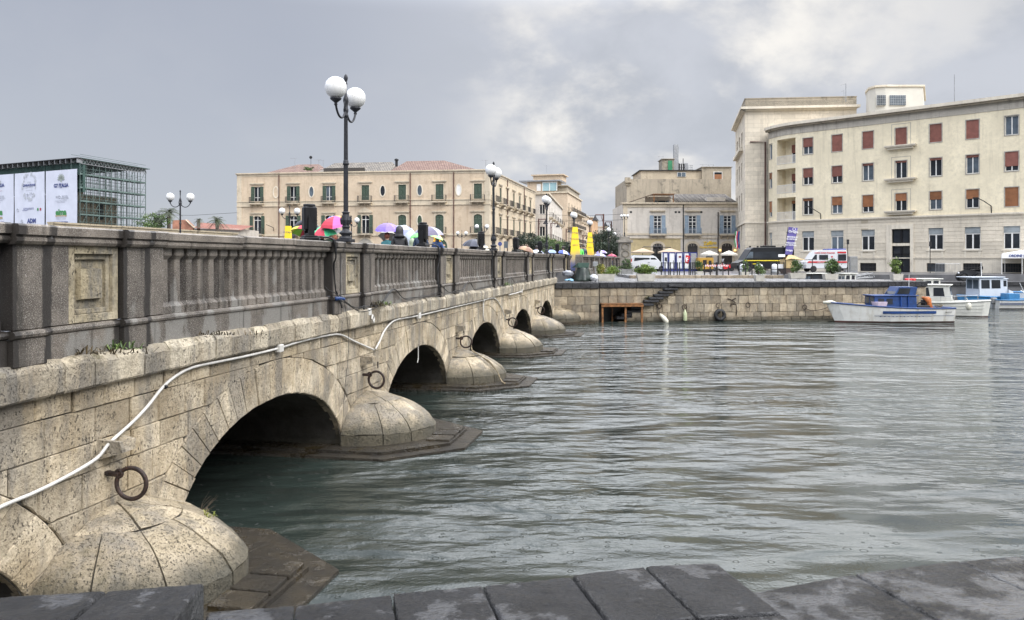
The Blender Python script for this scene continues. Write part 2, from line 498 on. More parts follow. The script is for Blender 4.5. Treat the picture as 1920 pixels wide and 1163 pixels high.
def opal():
    m, t, b = newmat('opal_globe')
    p = objc(t)
    col = mixc(t, maprange(t, noisen(t, p, 5, 4, .6), .4, .7), (.70, .70, .69), (.62, .61, .58))
    setin(t, b, 'Base Color', col); setin(t, b, 'Roughness', .22)
    b.inputs['Subsurface Weight'].default_value = .25
    b.inputs['Subsurface Radius'].default_value = (.2, .2, .2); b.inputs['Subsurface Scale'].default_value = .3
    return m
OPAL = opal()
def leafmat(name, c1, c2, rough=.5):
    m, t, b = newmat(name)
    r = t.nodes.new('ShaderNodeNewGeometry').outputs['Random Per Island']
    col = mixc(t, r, c1, c2)
    col = mixc(t, maprange(t, noisen(t, pos(t), 1.2, 3), .35, .65), tuple(x * .7 for x in c1), col)
    setin(t, b, 'Base Color', col); setin(t, b, 'Roughness', rough)
    b.inputs['Subsurface Weight'].default_value = 0
    return m
LEAF = leafmat('shrub_leaves', (.045, .090, .022), (.15, .22, .055))
LEAFD = leafmat('dark_tree_leaves', (.020, .034, .018), (.045, .065, .030))
LEAFY = leafmat('yellowing_leaves', (.13, .17, .03), (.42, .33, .05))
LEAFL = leafmat('bright_leaves', (.09, .15, .028), (.24, .32, .06))
PALM = leafmat('palm_leaves', (.04, .055, .02), (.09, .11, .04))
BARK = mat('bark', (.10, .08, .06), .85, .3, 6, bmp=.6)
def text(s, size, M_, m, name, parent, align='CENTER', extrude=.004, bold=0.0, sx=1.0):
    cu = bpy.data.curves.new(name, 'FONT'); cu.body = s; cu.size = size; cu.align_x = align
    cu.extrude = extrude; cu.offset = bold; cu.resolution_u = 2
    tmp = bpy.data.objects.new(name, cu); COL.objects.link(tmp)
    dg = bpy.context.evaluated_depsgraph_get()
    me = bpy.data.meshes.new_from_object(tmp.evaluated_get(dg))
    bpy.data.objects.remove(tmp); bpy.data.curves.remove(cu)
    me.name = name
    me.transform(M_ @ Matrix.Diagonal((sx, 1, 1, 1)))
    me.materials.clear(); me.materials.append(m)
    c = sum((v.co for v in me.vertices), Vector()) / max(1, len(me.vertices))
    me.transform(Matrix.Translation(-c))
    ob = bpy.data.objects.new(name, me); ob.location = c
    return link(ob, parent)
def facing(p0, p1):
    """matrix whose x runs p0->p1, y is up (text plane), z looks out of the wall to the viewer's side"""
    d_ = Vector((p1[0] - p0[0], p1[1] - p0[1], 0)).normalized()
    n_ = Vector((d_.y, -d_.x, 0))
    return Matrix(((d_.x, 0, n_.x, 0), (d_.y, 0, n_.y, 0), (0, 1, 0, 0), (0, 0, 0, 1)))
# ================================================================ WATER AND GROUND
def water_mat():
    m, t, b = newmat('rainy_sea_water')
    p = pos(t)
    # slow swell + wind ripples + small chop + rain rings
    a = noisen(t, mapn(t, p, (.50, 1.25, 1), (0, 0, 0), (0, 0, R(-8))), .85, 2, .45, .15)
    c = noisen(t, mapn(t, p, (.9, 2.0, 1), (5, 3, 0), (0, 0, R(6))), 1.35, 3, .5, .15)
    f = noisen(t, p, 26, 3, .6)
    v = t.nodes.new('ShaderNodeTexVoronoi'); v.inputs['Scale'].default_value = 5.5
    t.links.new(p, v.inputs['Vector'])
    dist = v.outputs['Distance']
    rad = mathn(t, 'MULTIPLY', xyz(t, v.outputs['Color'])[0], .26)
    ring = mathn(t, 'ABSOLUTE', mathn(t, 'SUBTRACT', dist, rad))
    ring = maprange(t, ring, 0, .035, 1, 0)
    patch = maprange(t, noisen(t, mapn(t, p, (1, 1.6, 1), (2, 7, 0)), .11, 3, .5), .40, .60, .32, 1.05)
    big = noisen(t, mapn(t, p, (.7, 1.5, 1), (9, 4, 0), (0, 0, R(-12))), .36, 2, .5, .2)
    patch = mathn(t, 'MULTIPLY', patch, maprange(t, xyz(t, p)[1], 6.0, 20.0, .30, 1.0))
    h = mathn(t, 'ADD', mathn(t, 'MULTIPLY', a, .85), mathn(t, 'MULTIPLY', c, patch))
    h = mathn(t, 'ADD', h, mathn(t, 'MULTIPLY', big, 1.9))
    h = mathn(t, 'ADD', h, mathn(t, 'MULTIPLY', f, .030))
    h = mathn(t, 'ADD', h, mathn(t, 'MULTIPLY', ring, .030))
    bump(t, b, h, 1.0, .30)
    setin(t, b, 'Base Color', mixc(t, maprange(t, noisen(t, p, .12, 3), .35, .65), (.016, .022, .019), (.024, .032, .028)))
    setin(t, b, 'Roughness', .03)
    b.inputs['IOR'].default_value = 1.42
    return m
WATER = water_mat()
m = MB(); m.add([(-900, -200, 0), (900, -200, 0), (900, 1400, 0), (-900, 1400, 0)], [(0, 1, 2, 3)])
tag(m.build('water', WATER, origin=(0, 0, 0)), kind='structure')

GROUND = mat('wet_asphalt', (.10, .10, .105), .35, .25, .6, 0, .3, 12)
m = MB()
m.prism([(-300, 20), (-9, 42.9), (2.35, 45.25), (5.02, 45.75), (5.03, 47.5), (9.2, 48.0), (9.2, 46.5), (25.2, 48.35), (25.2, 53.4), (19.4, 53.0), (19.4, 71.0), (200, 71.0), (200, 900), (-300, 900)], 'z', -1.5, 2.30)
tag(m.build('ground', GROUND, origin=(0, 0, 0)), kind='structure')
m = MB(); m.prism([(19.41, 67.6), (200, 67.6), (200, 71.02), (19.41, 71.02)], 'z', -1.5, 1.72)
tag(m.build('lower_quay', GROUND, origin=(0, 0, 0)), kind='structure')
m = MB()
for i in range(60):
    x = 19.45 + i * 1.05
    m.box(x, x + 1.03, 67.45, 68.1, 1.42, 1.75, .02)
tag(m.build('lower_quay_coping', CAPST, origin=(0, 0, 0)), kind='structure')
m = MB()
m.prism([(-14.8, 45.3), (2.6, 45.9), (11.3, 84), (20, 130), (30, 300), (-60, 300), (-18, 118), (-14.6, 60)], 'z', 2.305, 2.86)
tag(m.build('road', mat('wet_road', (.075, .075, .08), .3, .25, .8), origin=(0, 0, 0)), kind='structure')
# raised kerb wall behind the quay, with its pavement
KERB = mat('kerb_stone', (.27, .22, .155), .7, .3, 1.6, 0, .5, 12, dirt=.4)
def seg(a, b_, t):
    return (a[0] + (b_[0] - a[0]) * t, a[1] + (b_[1] - a[1]) * t)
kw = thing('kerb_wall', 'low stone kerb wall under the black railings behind the quay', 'wall', (8.5, 56.2, 2.3))
n = 26
for i in range(n):
    x0 = 8.4 + i * .42
    m = MB(); m.box(x0, x0 + .405, 56.0 + rnd.uniform(-.01, .01), 56.6, 2.3, 2.53 + rnd.uniform(-.01, .01), .015)
    m.build('kerb_block', KERB, kw)
m = MB(); m.box(8.4, 19.3, 56.61, 63.5, 2.3, 2.50)
tag(m.build('pavement', QTOP, origin=(0, 0, 0)), kind='structure')

# ================================================================ BRIDGE
TH = math.atan(276.0 / F)
DU = Vector((math.sin(TH), math.cos(TH), 0)); DN = Vector((math.cos(TH), -math.sin(TH), 0))
P0 = Vector((-6, 0, 0))
MBR = Matrix(((DU.x, -DN.x, 0, P0.x), (DU.y, -DN.y, 0, P0.y), (0, 0, 1, 0), (0, 0, 0, 1)))
CT = math.cos(TH)
def fu(px): return 8880.0 / (1236 - px) / CT         # picture column -> distance along the bridge face
def fz(px, py): return EYE - (py - HY) * (8880.0 / (1236 - px)) / F
def FP(px, py, off=0.0):
    """point of the bridge face seen at a picture position, moved out of the wall by off"""
    return MBR @ Vector((fu(px), -off, fz(px, py)))
bridge = thing('stone_bridge', 'low limestone arch bridge with grey granite balustrade crossing the channel', 'bridge', tuple(P0), R(90) - TH)
PU = [8.85 + 7.525 * k for k in range(-1, 6)]        # pier centres
AU = [12.61 + 7.525 * k for k in range(-2, 5)]       # arch centres
AA, AB, AZ = 2.65, 1.50, -.06
TK = .60
UEND = 46.6
def arch_z(du, a=AA, b_=AB):
    q = 1 - (du / a) ** 2
    return AZ + b_ * math.sqrt(q) if q > 0 else None
def low_at(u):
    """height of the ring's back (extrados) above this place, or -9 over a pier"""
    for c in AU:
        z_ = arch_z(u - c, AA + TK, AB + TK)
        if z_ is not None: return z_
    return -9
rows = [-.5, .0, .34, .66, 1.00, 1.37, 1.67, 2.04, 2.265]
def stone_piece(poly, v0, depth, M_, cham=.012, jit=.0):
    """front outline (u,z) -> a chamfered stone"""
    cx = sum(p[0] for p in poly) / len(poly); cz = sum(p[1] for p in poly) / len(poly)
    def sh(p, a):
        dx, dz = cx - p[0], cz - p[1]; L = math.hypot(dx, dz) or 1
        return (p[0] + dx / L * a, p[1] + dz / L * a)
    j = [(rnd.uniform(-jit, jit), rnd.uniform(-jit, jit)) for _ in poly]
    poly = [(p[0] + q[0], p[1] + q[1]) for p, q in zip(poly, j)]
    a = [sh(p, .008 + cham) for p in poly]; b_ = [sh(p, .008) for p in poly]
    mb = MB(M_)
    mb.loft([[(p[0], v0, p[1]) for p in a], [(p[0], v0 + cham, p[1]) for p in b_], [(p[0], v0 + depth, p[1]) for p in b_]])
    return mb
far_sp = MB(); nsp = 0
for r_ in range(len(rows) - 1):
    z0, z1 = rows[r_], rows[r_ + 1]
    u = -2.0 + rnd.uniform(0, .3)
    while u < UEND:
        L = rnd.uniform(.42, .78) if z1 - z0 > .25 else rnd.uniform(.38, .66)
        u1 = min(u + L, UEND)
        N = 8
        us = [u + (u1 - u) * i / N for i in range(N + 1)]
        pts = [(x, max(z0, low_at(x))) for x in us]
        ok = [p for p in pts if p[1] < z1 - .02]
        if len(ok) >= 3 and ok[-1][0] - ok[0][0] > .08:
            # refine the ends where the ring cuts the stone
            flat = all(abs(p[1] - z0) < 1e-6 for p in ok)
            bot = [ok[0], ok[-1]] if flat else ok
            poly = bot + [(ok[-1][0], z1), (ok[0][0], z1)]
            mb = stone_piece(poly, rnd.uniform(-.010, .012), .22, MBR, rnd.uniform(.010, .020), .004)
            if u < 27 and nsp < 290:
                mb.build('spandrel_stone', LIME, bridge); nsp += 1
            else:
                far_sp.v, n0 = far_sp.v + mb.v, len(far_sp.v)
                far_sp.f += [tuple(i + n0 for i in f) for f in mb.f]; far_sp.mi += mb.mi; far_sp.sm += mb.sm
        u = u1
far_sp.build('spandrel_stones', LIME, bridge, kind='stuff')
# ring stones
nv = 0
for ai, c in enumerate(AU):
    a0 = .0
    angs = [0.0]
    while angs[-1] < math.pi:
        st = rnd.uniform(.095, .15)
        angs.append(angs[-1] + st)
    angs = [x * math.pi / angs[-1] for x in angs]
    for i in range(len(angs) - 1):
        t0, t1 = angs[i], angs[i + 1]
        def pt(t, k):
            x, z_ = AA * math.cos(t), AB * math.sin(t)
            nx, nz = math.cos(t) / AA, math.sin(t) / AB; L = math.hypot(nx, nz)
            # keep the outer edge on the extrados ellipse
            if k == 0: return (c + x, AZ + z_)
            return (c + (AA + TK) * math.cos(t), AZ + (AB + TK) * math.sin(t))
        tm = (t0 + t1) / 2
        poly = [pt(t0, 0), pt(tm, 0), pt(t1, 0), pt(t1, 1), pt(tm, 1), pt(t0, 1)]
        if max(p[1] for p in poly) < -.1: continue
        mb = stone_piece(poly, rnd.uniform(-.014, .010), .16, MBR, .015, .004)
        mb.build('voussoir', LIME, bridge); nv += 1
# core of the bridge behind the facing stones, with the vaults
N = 20
core = MB(MBR)
for i, c in enumerate(AU):
    prof = []
    for k in range(N + 1):
        t = math.pi * k / N
        prof.append((c + (AA + .012) * math.cos(t), AZ + (AB + .012) * math.sin(t)))
    vm = MB(MBR); vm.loft([[(p[0], .12, p[1]) for p in prof], [(p[0], 18.0, p[1]) for p in prof]], cap=False, closed=False)
    vm.smooth = True
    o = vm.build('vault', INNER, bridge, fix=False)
for i, c in enumerate([PU[0] - 7.525] + PU):
    lo, hi = c - 3.7625, c + 3.7625
    us = [lo + (hi - lo) * k / 40 for k in range(41)]
    lows = []
    for x in us:
        z_ = None
        for a in AU:
            z_ = z_ if z_ is not None else arch_z(x - a)
        lows.append(-1.5 if z_ is None else z_)
    for v in (.035, 17.9):
        core.add([(x, v, l) for x, l in zip(us, lows)] + [(x, v, 2.27) for x in us], [(k, k + 1, 41 + k + 1, 41 + k) for k in range(40)])
core.box(-9.0, UEND + 12, .04, 17.95, 2.2, 2.86)
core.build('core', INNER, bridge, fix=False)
m = MB(MBR); m.box(-9.0, UEND + 11.5, .37, 17.6, 2.861, 2.90)
m.build('deck', GROUND, bridge)
# ledge
u = -2.0
while u < UEND:
    L = rnd.uniform(.34, .62); u1 = min(u + L, UEND)
    j = rnd.uniform(-.012, .012); k_ = rnd.uniform(-.010, .012); q = rnd.uniform(.015, .05)
    pr = [(-.075 + k_, 2.27), (-.095 + k_, 2.295), (-.10 + k_, 2.55 - q * .5 + j), (-.085 + k_, 2.59 - q + j), (-.04, 2.618 + j), (.09, 2.628 + j), (.09, 2.27)]
    mb = MB(MBR)
    n_ = max(2, int(L / .12)); rings = []
    for s in range(n_ + 1):
        x = u + .004 + (u1 - u - .008) * s / n_
        e = .012 if s in (0, n_) else 0
        rings.append([(x, p[0] + e * (1 if p[0] < 0 else 0) + (rnd.uniform(-.006, .006) if p[0] < 0 else 0), p[1] + (rnd.uniform(-.006, .006) - e * .6 if p[1] > 2.3 else 0)) for p in pr])
    mb.loft(rings)
    mb.build('ledge_stone', LEDGE, bridge)
    u = u1
# ---- balustrade
capprof = [(-.07, 3.845), (-.074, 3.925), (-.055, 3.943), (.17, 3.949), (.40, 3.943), (.42, 3.925), (.42, 3.845), (.39, 3.75), (-.012, 3.75), (-.030, 3.758), (-.048, 3.785), (-.048, 3.812), (-.034, 3.832), (-.034, 3.842)]
toprof = [(.05, 2.862), (.005, 2.862), (-.018, 2.878), (-.024, 2.902), (-.014, 2.925), (.006, 2.938), (.05, 2.945)]
def extr(prof, u0, u1, dv=0.0, dz=0.0, rough=.0):
    mb = MB(MBR)
    n_ = max(1, int((u1 - u0) / .35))
    rings = []
    for s in range(n_ + 1):
        x = u0 + (u1 - u0) * s / n_
        rings.append([(x, p[0] + dv + rnd.uniform(-rough, rough), p[1] + dz + rnd.uniform(-rough, rough)) for p in prof])
    mb.loft(rings); return mb
def octa(hw, z, ch=.3):
    c_ = hw * (1 - ch)
    return [(hw, -c_, z), (hw, c_, z), (c_, hw, z), (-c_, hw, z), (-hw, c_, z), (-hw, -c_, z), (-c_, -hw, z), (c_, -hw, z)]
mb = MB()
mb.loft([octa(.098, 0, .12), octa(.098, .085, .12), octa(.068, .125, .2), octa(.062, .14, .22), octa(.060, .40, .22), octa(.058, .66, .22), octa(.062, .67, .2), octa(.095, .715, .15), octa(.095, .806, .15)])
balm = mb.mesh('baluster', GRAN)
panel_lay = None
UC = [8.545 + 7.22 * k for k in range(-2, 7)]
def capseg(u0, u1, dv, nme='coping'):
    e = extr(capprof, u0 + .003, u1 - .003, dv, rnd.uniform(-.006, .006), .0012)
    e.build(nme, GRANCAP, bridge)
for ci, c in enumerate(UC):
    mats_ = GRANPLI
    # two projecting pilasters
    for (a, b_) in ((-1.15, -.74), (.38, .80)):
        p = MB(MBR)
        p.box(c + a, c + b_, -.065, .40, 2.60, 2.862, .008)
        p.box(c + a + .015, c + b_ - .015, -.045, .38, 2.945, 3.75, .006)
        p.cm = 0
        # run-off streaks follow the pilaster's own x axis
        ob = p.build('pilaster', GRANPIL, None, origin=tuple(MBR @ Vector((c + (a + b_) / 2, .17, 2.6))))
        bpy.context.view_layer.update() if False else None
        # turn the mesh so that local x is along the bridge
        rot = Matrix.Rotation(-(R(90) - TH), 4, 'Z')
        ob.data.transform(rot); ob.rotation_euler = (0, 0, R(90) - TH)
        ob.parent = bridge; ob.matrix_parent_inverse = IM(bridge)
        capseg(c + a - .02, c + b_ + .02, -.065)
        extr(toprof, c + a - .01, c + b_ + .01, -.066).build('base_moulding', GRAN, bridge)
    for (a, b_) in ((-.74, -.38), (.80, 1.18)):
        p = MB(MBR); p.box(c + a + .003, c + b_ - .003, .0, .36, 2.945, 3.75, .006); p.build('granite_block', GRAN, bridge)
    for (a, b_) in ((-.74, .38), (.80, 1.18)):
        p = MB(MBR); p.box(c + a + .003, c + b_ - .003, -.004, .36, 2.60, 2.862, .006); p.build('plinth_block', GRANPLI, bridge)
        capseg(c + a + .02, c + b_ - (.02 if b_ < 1 else 0), 0)
        extr(toprof, c + a, c + b_, 0).build('base_moulding', GRAN, bridge)
    # carved panel: frame inside frame and a raised square
    p = MB(MBR)
    x0, x1, y0, y1 = c - .375, c + .375, 2.947, 3.748
    def frame(x0, x1, z0, z1, w_, vf, vb):
        p.box(x0, x0 + w_, vf, vb, z0, z1, .006); p.box(x1 - w_, x1, vf, vb, z0, z1, .006)
        p.box(x0 + w_, x1 - w_, vf + .002, vb, z0, z0 + w_, .006); p.box(x0 + w_, x1 - w_, vf + .002, vb, z1 - w_, z1, .006)
    frame(x0, x1, y0, y1, .085, .012, .30)
    frame(x0 + .087, x1 - .087, y0 + .087, y1 - .087, .055, .055, .30)
    p.box(x0 + .143, x1 - .143, .095, .30, y0 + .143, y1 - .143)
    pp = p.build('carved_panel', CREAM, bridge)
    q = MB(MBR); q.loft([[(x0 + .20, .093, y0 + .23), (x1 - .20, .093, y0 + .23), (x1 - .20, .093, y1 - .23), (x0 + .20, .093, y1 - .23)],
                         [(x0 + .215, .045, y0 + .245), (x1 - .215, .045, y0 + .245), (x1 - .215, .045, y1 - .245), (x0 + .215, .045, y1 - .245)]])
    q.build('raised_square', CREAM, pp)
    # baluster bay to the next cluster
    a, b_ = c + 1.18, c + 7.22 - 1.15
    if ci == len(UC) - 1: b_ = c + 3.0
    nb = int(round((b_ - a) / .257))
    for i in range(nb):
        place('baluster', balm, bridge, tuple(MBR @ Vector((a + (i + .5) * (b_ - a) / nb, .13, 2.944))), R(90) - TH)
    cuts = [a, a + (b_ - a) * .36, a + (b_ - a) * .70, b_]
    for s in range(3):
        s0, s1 = cuts[s], cuts[s + 1]
        capseg(s0 + (.0 if s else -.0), s1 - (.02 if s == 2 else 0), 0)
        p = MB(MBR); p.box(s0 + .002, s1 - .002, .0, .36, 2.60, 2.862, .006); p.build('plinth_block', GRANPLI, bridge)
        e = extr(toprof, s0, s1, 0); e.M = MBR; e.box(s0 + .002, s1 - .002, .045, .30, 2.862, 2.942); e.build('base_moulding', GRAN, bridge)
# inner parapet, seen only from above
p = MB(MBR)
p.box(-8, UEND + 12, 17.75, 18.1, 2.6, 3.0); p.box(-8, UEND + 12, 17.70, 18.15, 3.75, 3.94, .02)
for c in UC:
    p.box(c - 1.15, c + 1.18, 17.72, 18.12, 3.0, 3.75, .01)
    for i in range(19):
        x = c + 1.18 + (i + .5) * .257
        p.box(x - .06, x + .06, 17.86, 17.98, 3.0, 3.75)
p.build('inner_balustrade', GRAN, bridge, kind='stuff')

# ---- cutwaters
def dome_pt(fi, t):
    """fi: 0..pi round the outward side, t: 0 top .. 1 rim"""
    au, an = 1.27, 1.38
    # slightly pointed plan
    cu, cn = math.cos(fi), math.sin(fi)
    k = 1 + .06 * cn ** 8
    h = .31 + .63 * (1 - t ** 1.8) ** .74
    return (au * cu * t * k, -an * cn * t * k, h)
for pi_, c in enumerate(PU):
    cw = MB(MBR)
    # core just under the stones + vertical rim
    nf, ntt = 24, 8
    rings = []
    for j in range(ntt + 1):
        t = max(.02, j / ntt)
        rings.append([(c + q[0] * .985, q[1] * .985 + .02, q[2] - .025) for q in [dome_pt(math.pi * i / nf, t) for i in range(nf + 1)]])
    rings.append([(c + q[0] * .985, q[1] * .985 + .02, -.4) for q in [dome_pt(math.pi * i / nf, 1) for i in range(nf + 1)]])
    cw.loft(rings, cap=False, closed=False)
    cutw = cw.build('cutwater', INNER, bridge, fix=False)
    # wedge stones
    fis = [0, .55, 1.12, 1.62, 2.1, 2.62, math.pi]
    fis = [f + (rnd.uniform(-.1, .1) if 0 < f < 3.1 else 0) for f in fis]
    ts = [.03, .50, 1.0]
    lat = []
    for bi in range(len(ts) - 1):
        ff = fis if bi == 1 else fis[::2] + ([] if fis[::2][-1] == fis[-1] else [fis[-1]])
        for i in range(len(ff) - 1):
            f0, f1 = ff[i] + .008 / ts[bi + 1], ff[i + 1] - .008 / ts[bi + 1]
            t0, t1 = ts[bi] + (.006 if bi else 0), ts[bi + 1] - (.006 if bi == 0 else 0)
            n1_, n2_ = 7, 6
            lift = rnd.uniform(-.010, .014)
            top = []
            for a in range(n2_ + 1):
                row = []
                for b_ in range(n1_ + 1):
                    q = dome_pt(f0 + (f1 - f0) * b_ / n1_, t0 + (t1 - t0) * a / n2_)
                    edge = a in (0, n2_) or b_ in (0, n1_)
                    bumpy = mnoise.noise(Vector((q[0] * 4 + c, q[1] * 4, bi))) * .03 + mnoise.noise(Vector((q[0] * 13 + c, q[1] * 13, bi))) * .010
                    row.append((c + q[0], q[1], q[2] + lift + bumpy - (.012 if edge else 0)))
                top.append(row)
            mb = MB(MBR); mb.smooth = True
            W_ = n1_ + 1
            vs = [p for row in top for p in row]
            fs = [(a * W_ + b_, a * W_ + b_ + 1, (a + 1) * W_ + b_ + 1, (a + 1) * W_ + b_) for a in range(n2_) for b_ in range(n1_)]
            # skirt
            per = [b_ for b_ in range(W_)] + [a * W_ + n1_ for a in range(1, n2_ + 1)] + [n2_ * W_ + b_ for b_ in range(n1_ - 1, -1, -1)] + [a * W_ for a in range(n2_ - 1, 0, -1)]
            base_ = len(vs)
            cc = Vector((c, 0, .2))
            vs += [tuple(Vector(vs[k]) + (cc - Vector(vs[k])).normalized() * .05) for k in per]
            fs += [(per[k], per[(k + 1) % len(per)], base_ + (k + 1) % len(per), base_ + k) for k in range(len(per))]
            mb.add(vs, fs)
            o = mb.build('cutwater_stone', DOME, cutw, fix=True)
            smooth_by_angle(o, 50)
    # rim course
    for i in range(len(fis) - 1):
        f0, f1 = fis[i] + .008, fis[i + 1] - .008
        mb = MB(MBR); n1_ = 6
        o_, n_, oo, nn = [], [], [], []
        for b_ in range(n1_ + 1):
            q = dome_pt(f0 + (f1 - f0) * b_ / n1_, 1.0)
            o_.append((c + q[0] * 1.0, q[1] * 1.0, .295)); n_.append((c + q[0] * 1.005, q[1] * 1.005, .04))
            oo.append((c + q[0] * .9, q[1] * .9, .295)); nn.append((c + q[0] * .9, q[1] * .9, .04))
        mb.loft([[o_[k], n_[k], nn[k], oo[k]] for k in range(n1_ + 1)])
        mb.build('rim_stone', DOME, cutw)
    # stepped apron at the waterline
    def apr(s, z0, z1, ext):
        s2 = s
        pl = [(-1.85 * s2, ext), (-1.85 * s2, -1.06 * s2), (-.72 * s2, -2.28 * s2), (.80 * s2, -2.28 * s2), (1.92 * s2, -.85 * s2), (1.92 * s2, ext)]
        return [(c + a, b_) for a, b_ in pl]
    for s_, z0, z1 in ((1.0, -1.2, .045), (.86, .046, .10)):
        mb = MB(MBR); mb.prism(apr(s_, 0, 0, 17.5), 'z', z0, z1)
        mb.build('apron', APRON, cutw)
    # projecting slabs on the apron near its point
    for q in range(3):
        mb = MB(MBR); x = c - .55 + q * .42
        mb.box(x, x + .38, -1.92, -1.45, .05, .13 + rnd.uniform(0, .03), .01)
        mb.build('apron_slab', APRON, cutw)
    # mooring ring on its bolt
    tr = thing('mooring_ring', 'x', 'ring', tuple(MBR @ Vector((c - .13, 0, 1.29))))
    tr['group'] = 'rusty mooring rings above the bridge cutwaters'
    del tr['label']; del tr['category']; del tr['group']
    tr.name = 'ring_fitting'; tr.parent = bridge; tr.matrix_parent_inverse = IM(bridge); KIDS.setdefault(bridge, []).append(tr)
    mb = MB(MBR); zb = 1.29; ub = c - .13
    mb.tube([(ub, .05, zb), (ub, -.15, zb - .01)], .030, 8); mb.lathe([(.001, -.02), (.045, -.015), (.045, .02), (.001, .025)], 8, (ub, -.005, zb))
    mb.tube([(ub, -.15 + .04 * math.cos(a), zb + .04 * math.sin(a)) for a in [k * math.pi / 5 for k in range(10)]], .018, 6, closed=True)
    mb.smooth = True; mb.build('bolt', IRON, tr)
    mb = MB(MBR); mb.smooth = True
    pts = []
    ry = R(rnd.uniform(-14, 14)) 
    for k in range(28):
        a = 2 * math.pi * k / 28
        x, z_ = .168 * math.cos(a), .168 * math.sin(a)
        pts.append((ub + x * math.sin(ry) + .02, -.285 + x * math.cos(ry), zb - .105 + z_))
    mb.tube(pts, .024, 8, closed=True); mb.build('ring', IRON, tr)
    # drip spout above the ring
    mb = MB(MBR); us_, zs_ = c - .10, 1.62
    mb.loft([[(us_ - .17, .02, zs_ - .16), (us_ + .17, .02, zs_ - .16), (us_ + .17, .02, zs_ + .06), (us_ + .10, .02, zs_ + .06), (us_ + .03, .02, zs_ - .02), (us_ - .06, .02, zs_ - .02), (us_ - .10, .02, zs_ + .06), (us_ - .17, .02, zs_ + .06)],
             [(us_ - .10, -.24, zs_ - .09), (us_ + .12, -.24, zs_ - .09), (us_ + .14, -.23, zs_ + .02), (us_ + .09, -.23, zs_ + .02), (us_ + .03, -.23, zs_ - .05), (us_ - .04, -.23, zs_ - .05), (us_ - .08, -.23, zs_ + .03), (us_ - .12, -.23, zs_ + .03)]])
    mb.build('spout', DOME, bridge)
    # small dark slots with iron cramps
    if pi_ > 1:
        for du_, zz in ((.35, 1.45), (.72, 1.30)):
            mb = MB(MBR); mb.box(c + du_ - .02, c + du_ + .02, -.018, .0, zz, zz + .14, .004); mb.build('cramp', IRON, bridge)

# ---- conduit along the face
def smoothpath(pts, sub=5):
    pts = [Vector(p) for p in pts]; out = []
    for i in range(len(pts) - 1):
        p0, p1, p2, p3 = pts[max(0, i - 1)], pts[i], pts[i + 1], pts[min(len(pts) - 1, i + 2)]
        for k in range(sub):
            t = k / sub
            out.append(.5 * ((2 * p1) + (-p0 + p2) * t + (2 * p0 - 5 * p1 + 4 * p2 - p3) * t * t + (-p0 + 3 * p1 - 3 * p2 + p3) * t ** 3))
    out.append(pts[-1]); return out
pth = [(-80, 985), (0, 947), (60, 922), (120, 892), (165, 859), (190, 830), (240, 793), (270, 762), (298, 727), (325, 704), (355, 689), (400, 679), (455, 668), (518, 653), (560, 640), (610, 629), (635, 628), (660, 640), (697, 656)]
m = MB(); m.smooth = True; m.tube(smoothpath([FP(x, y, .045 if y < 800 or x < 165 or x > 270 else .10) for x, y in pth]), .019, 8)
cond = m.build('conduit', PVC, bridge)
for x, y in ((190, 832), (300, 726)):
    q = FP(x, y, .07); q2 = FP(x + 6, y - 5, .07); mm = MB(); mm.tube([q, q + (q2 - q).normalized() * .022], .0225, 8); mm.build('joint_band', BLACKP, cond)
pth = [(700, 655), (708, 640), (716, 622), (727, 608), (742, 599), (781, 592), (840, 578), (900, 564), (921, 559), (930, 564), (939, 580), (946, 602)]
m = MB(); m.smooth = True; m.tube(smoothpath([FP(x, y, .045) for x, y in pth]), .022, 8); m.build('conduit', PVC, bridge)
pth = [(904, 562), (903.5, 590), (904.5, 600), (906, 603)]
m = MB(); m.smooth = True; m.tube([FP(x, y, .045) for x, y in pth], .018, 6); m.build('conduit', PVC, bridge)
m = MB(); m.tube([FP(780.5, 650, .05), FP(780.5, 672, .05), FP(779, 680, .05)], .012, 6); m.tube([FP(949, 553, .12), FP(962, 550, .12), FP(974, 546, .12)], .022, 6); m.build('conduit', PVC, bridge)
for x, y, s in ((518, 653, .11), (781, 592, .13), (903, 561, .14), (686, 585, .13), (975, 546, .14)):
    u_, z_ = fu(x), fz(x, y)
    m = MB(MBR); m.box(u_ - s * .6, u_ + s * .6, -.10, .0, z_ - s * .55, z_ + s * .55, .01); m.build('junction_box', PVC, bridge)
m = MB(MBR); u_, z_ = fu(688), fz(688, 600)
m.tube([(u_, -.12, z_ + .10), (u_ + .06, -.13, z_ + .03), (u_, -.14, z_ - .05), (u_ - .06, -.13, z_ + .03)], .02, 6, closed=True); m.build('conduit_loop', PVC, bridge)
# rust colour below the rings: thin run-off crusts on the stone
RUST = mat('rust_runoff', (.26, .12, .045), .8, .5, 8, dirt=.3)

# ================================================================ FAR QUAY
quay = thing('far_quay', 'far stone quay wall with black coping stones and paved top', 'quay', (5, 45.8, 0), kind='structure')
del quay['category']
QA, QB = Vector((5.08, 45.85, 0)), Vector((25.3, 48.2, 0))
qd = (QB - QA).normalized(); qn = Vector((qd.y, -qd.x, 0)); QL = (QB - QA).length
MQ = Matrix(((qd.x, -qn.x, 0, QA.x), (qd.y, -qn.y, 0, QA.y), (0, 0, 1, 0), (0, 0, 0, 1)))
qz = math.atan2(qd.y, qd.x)
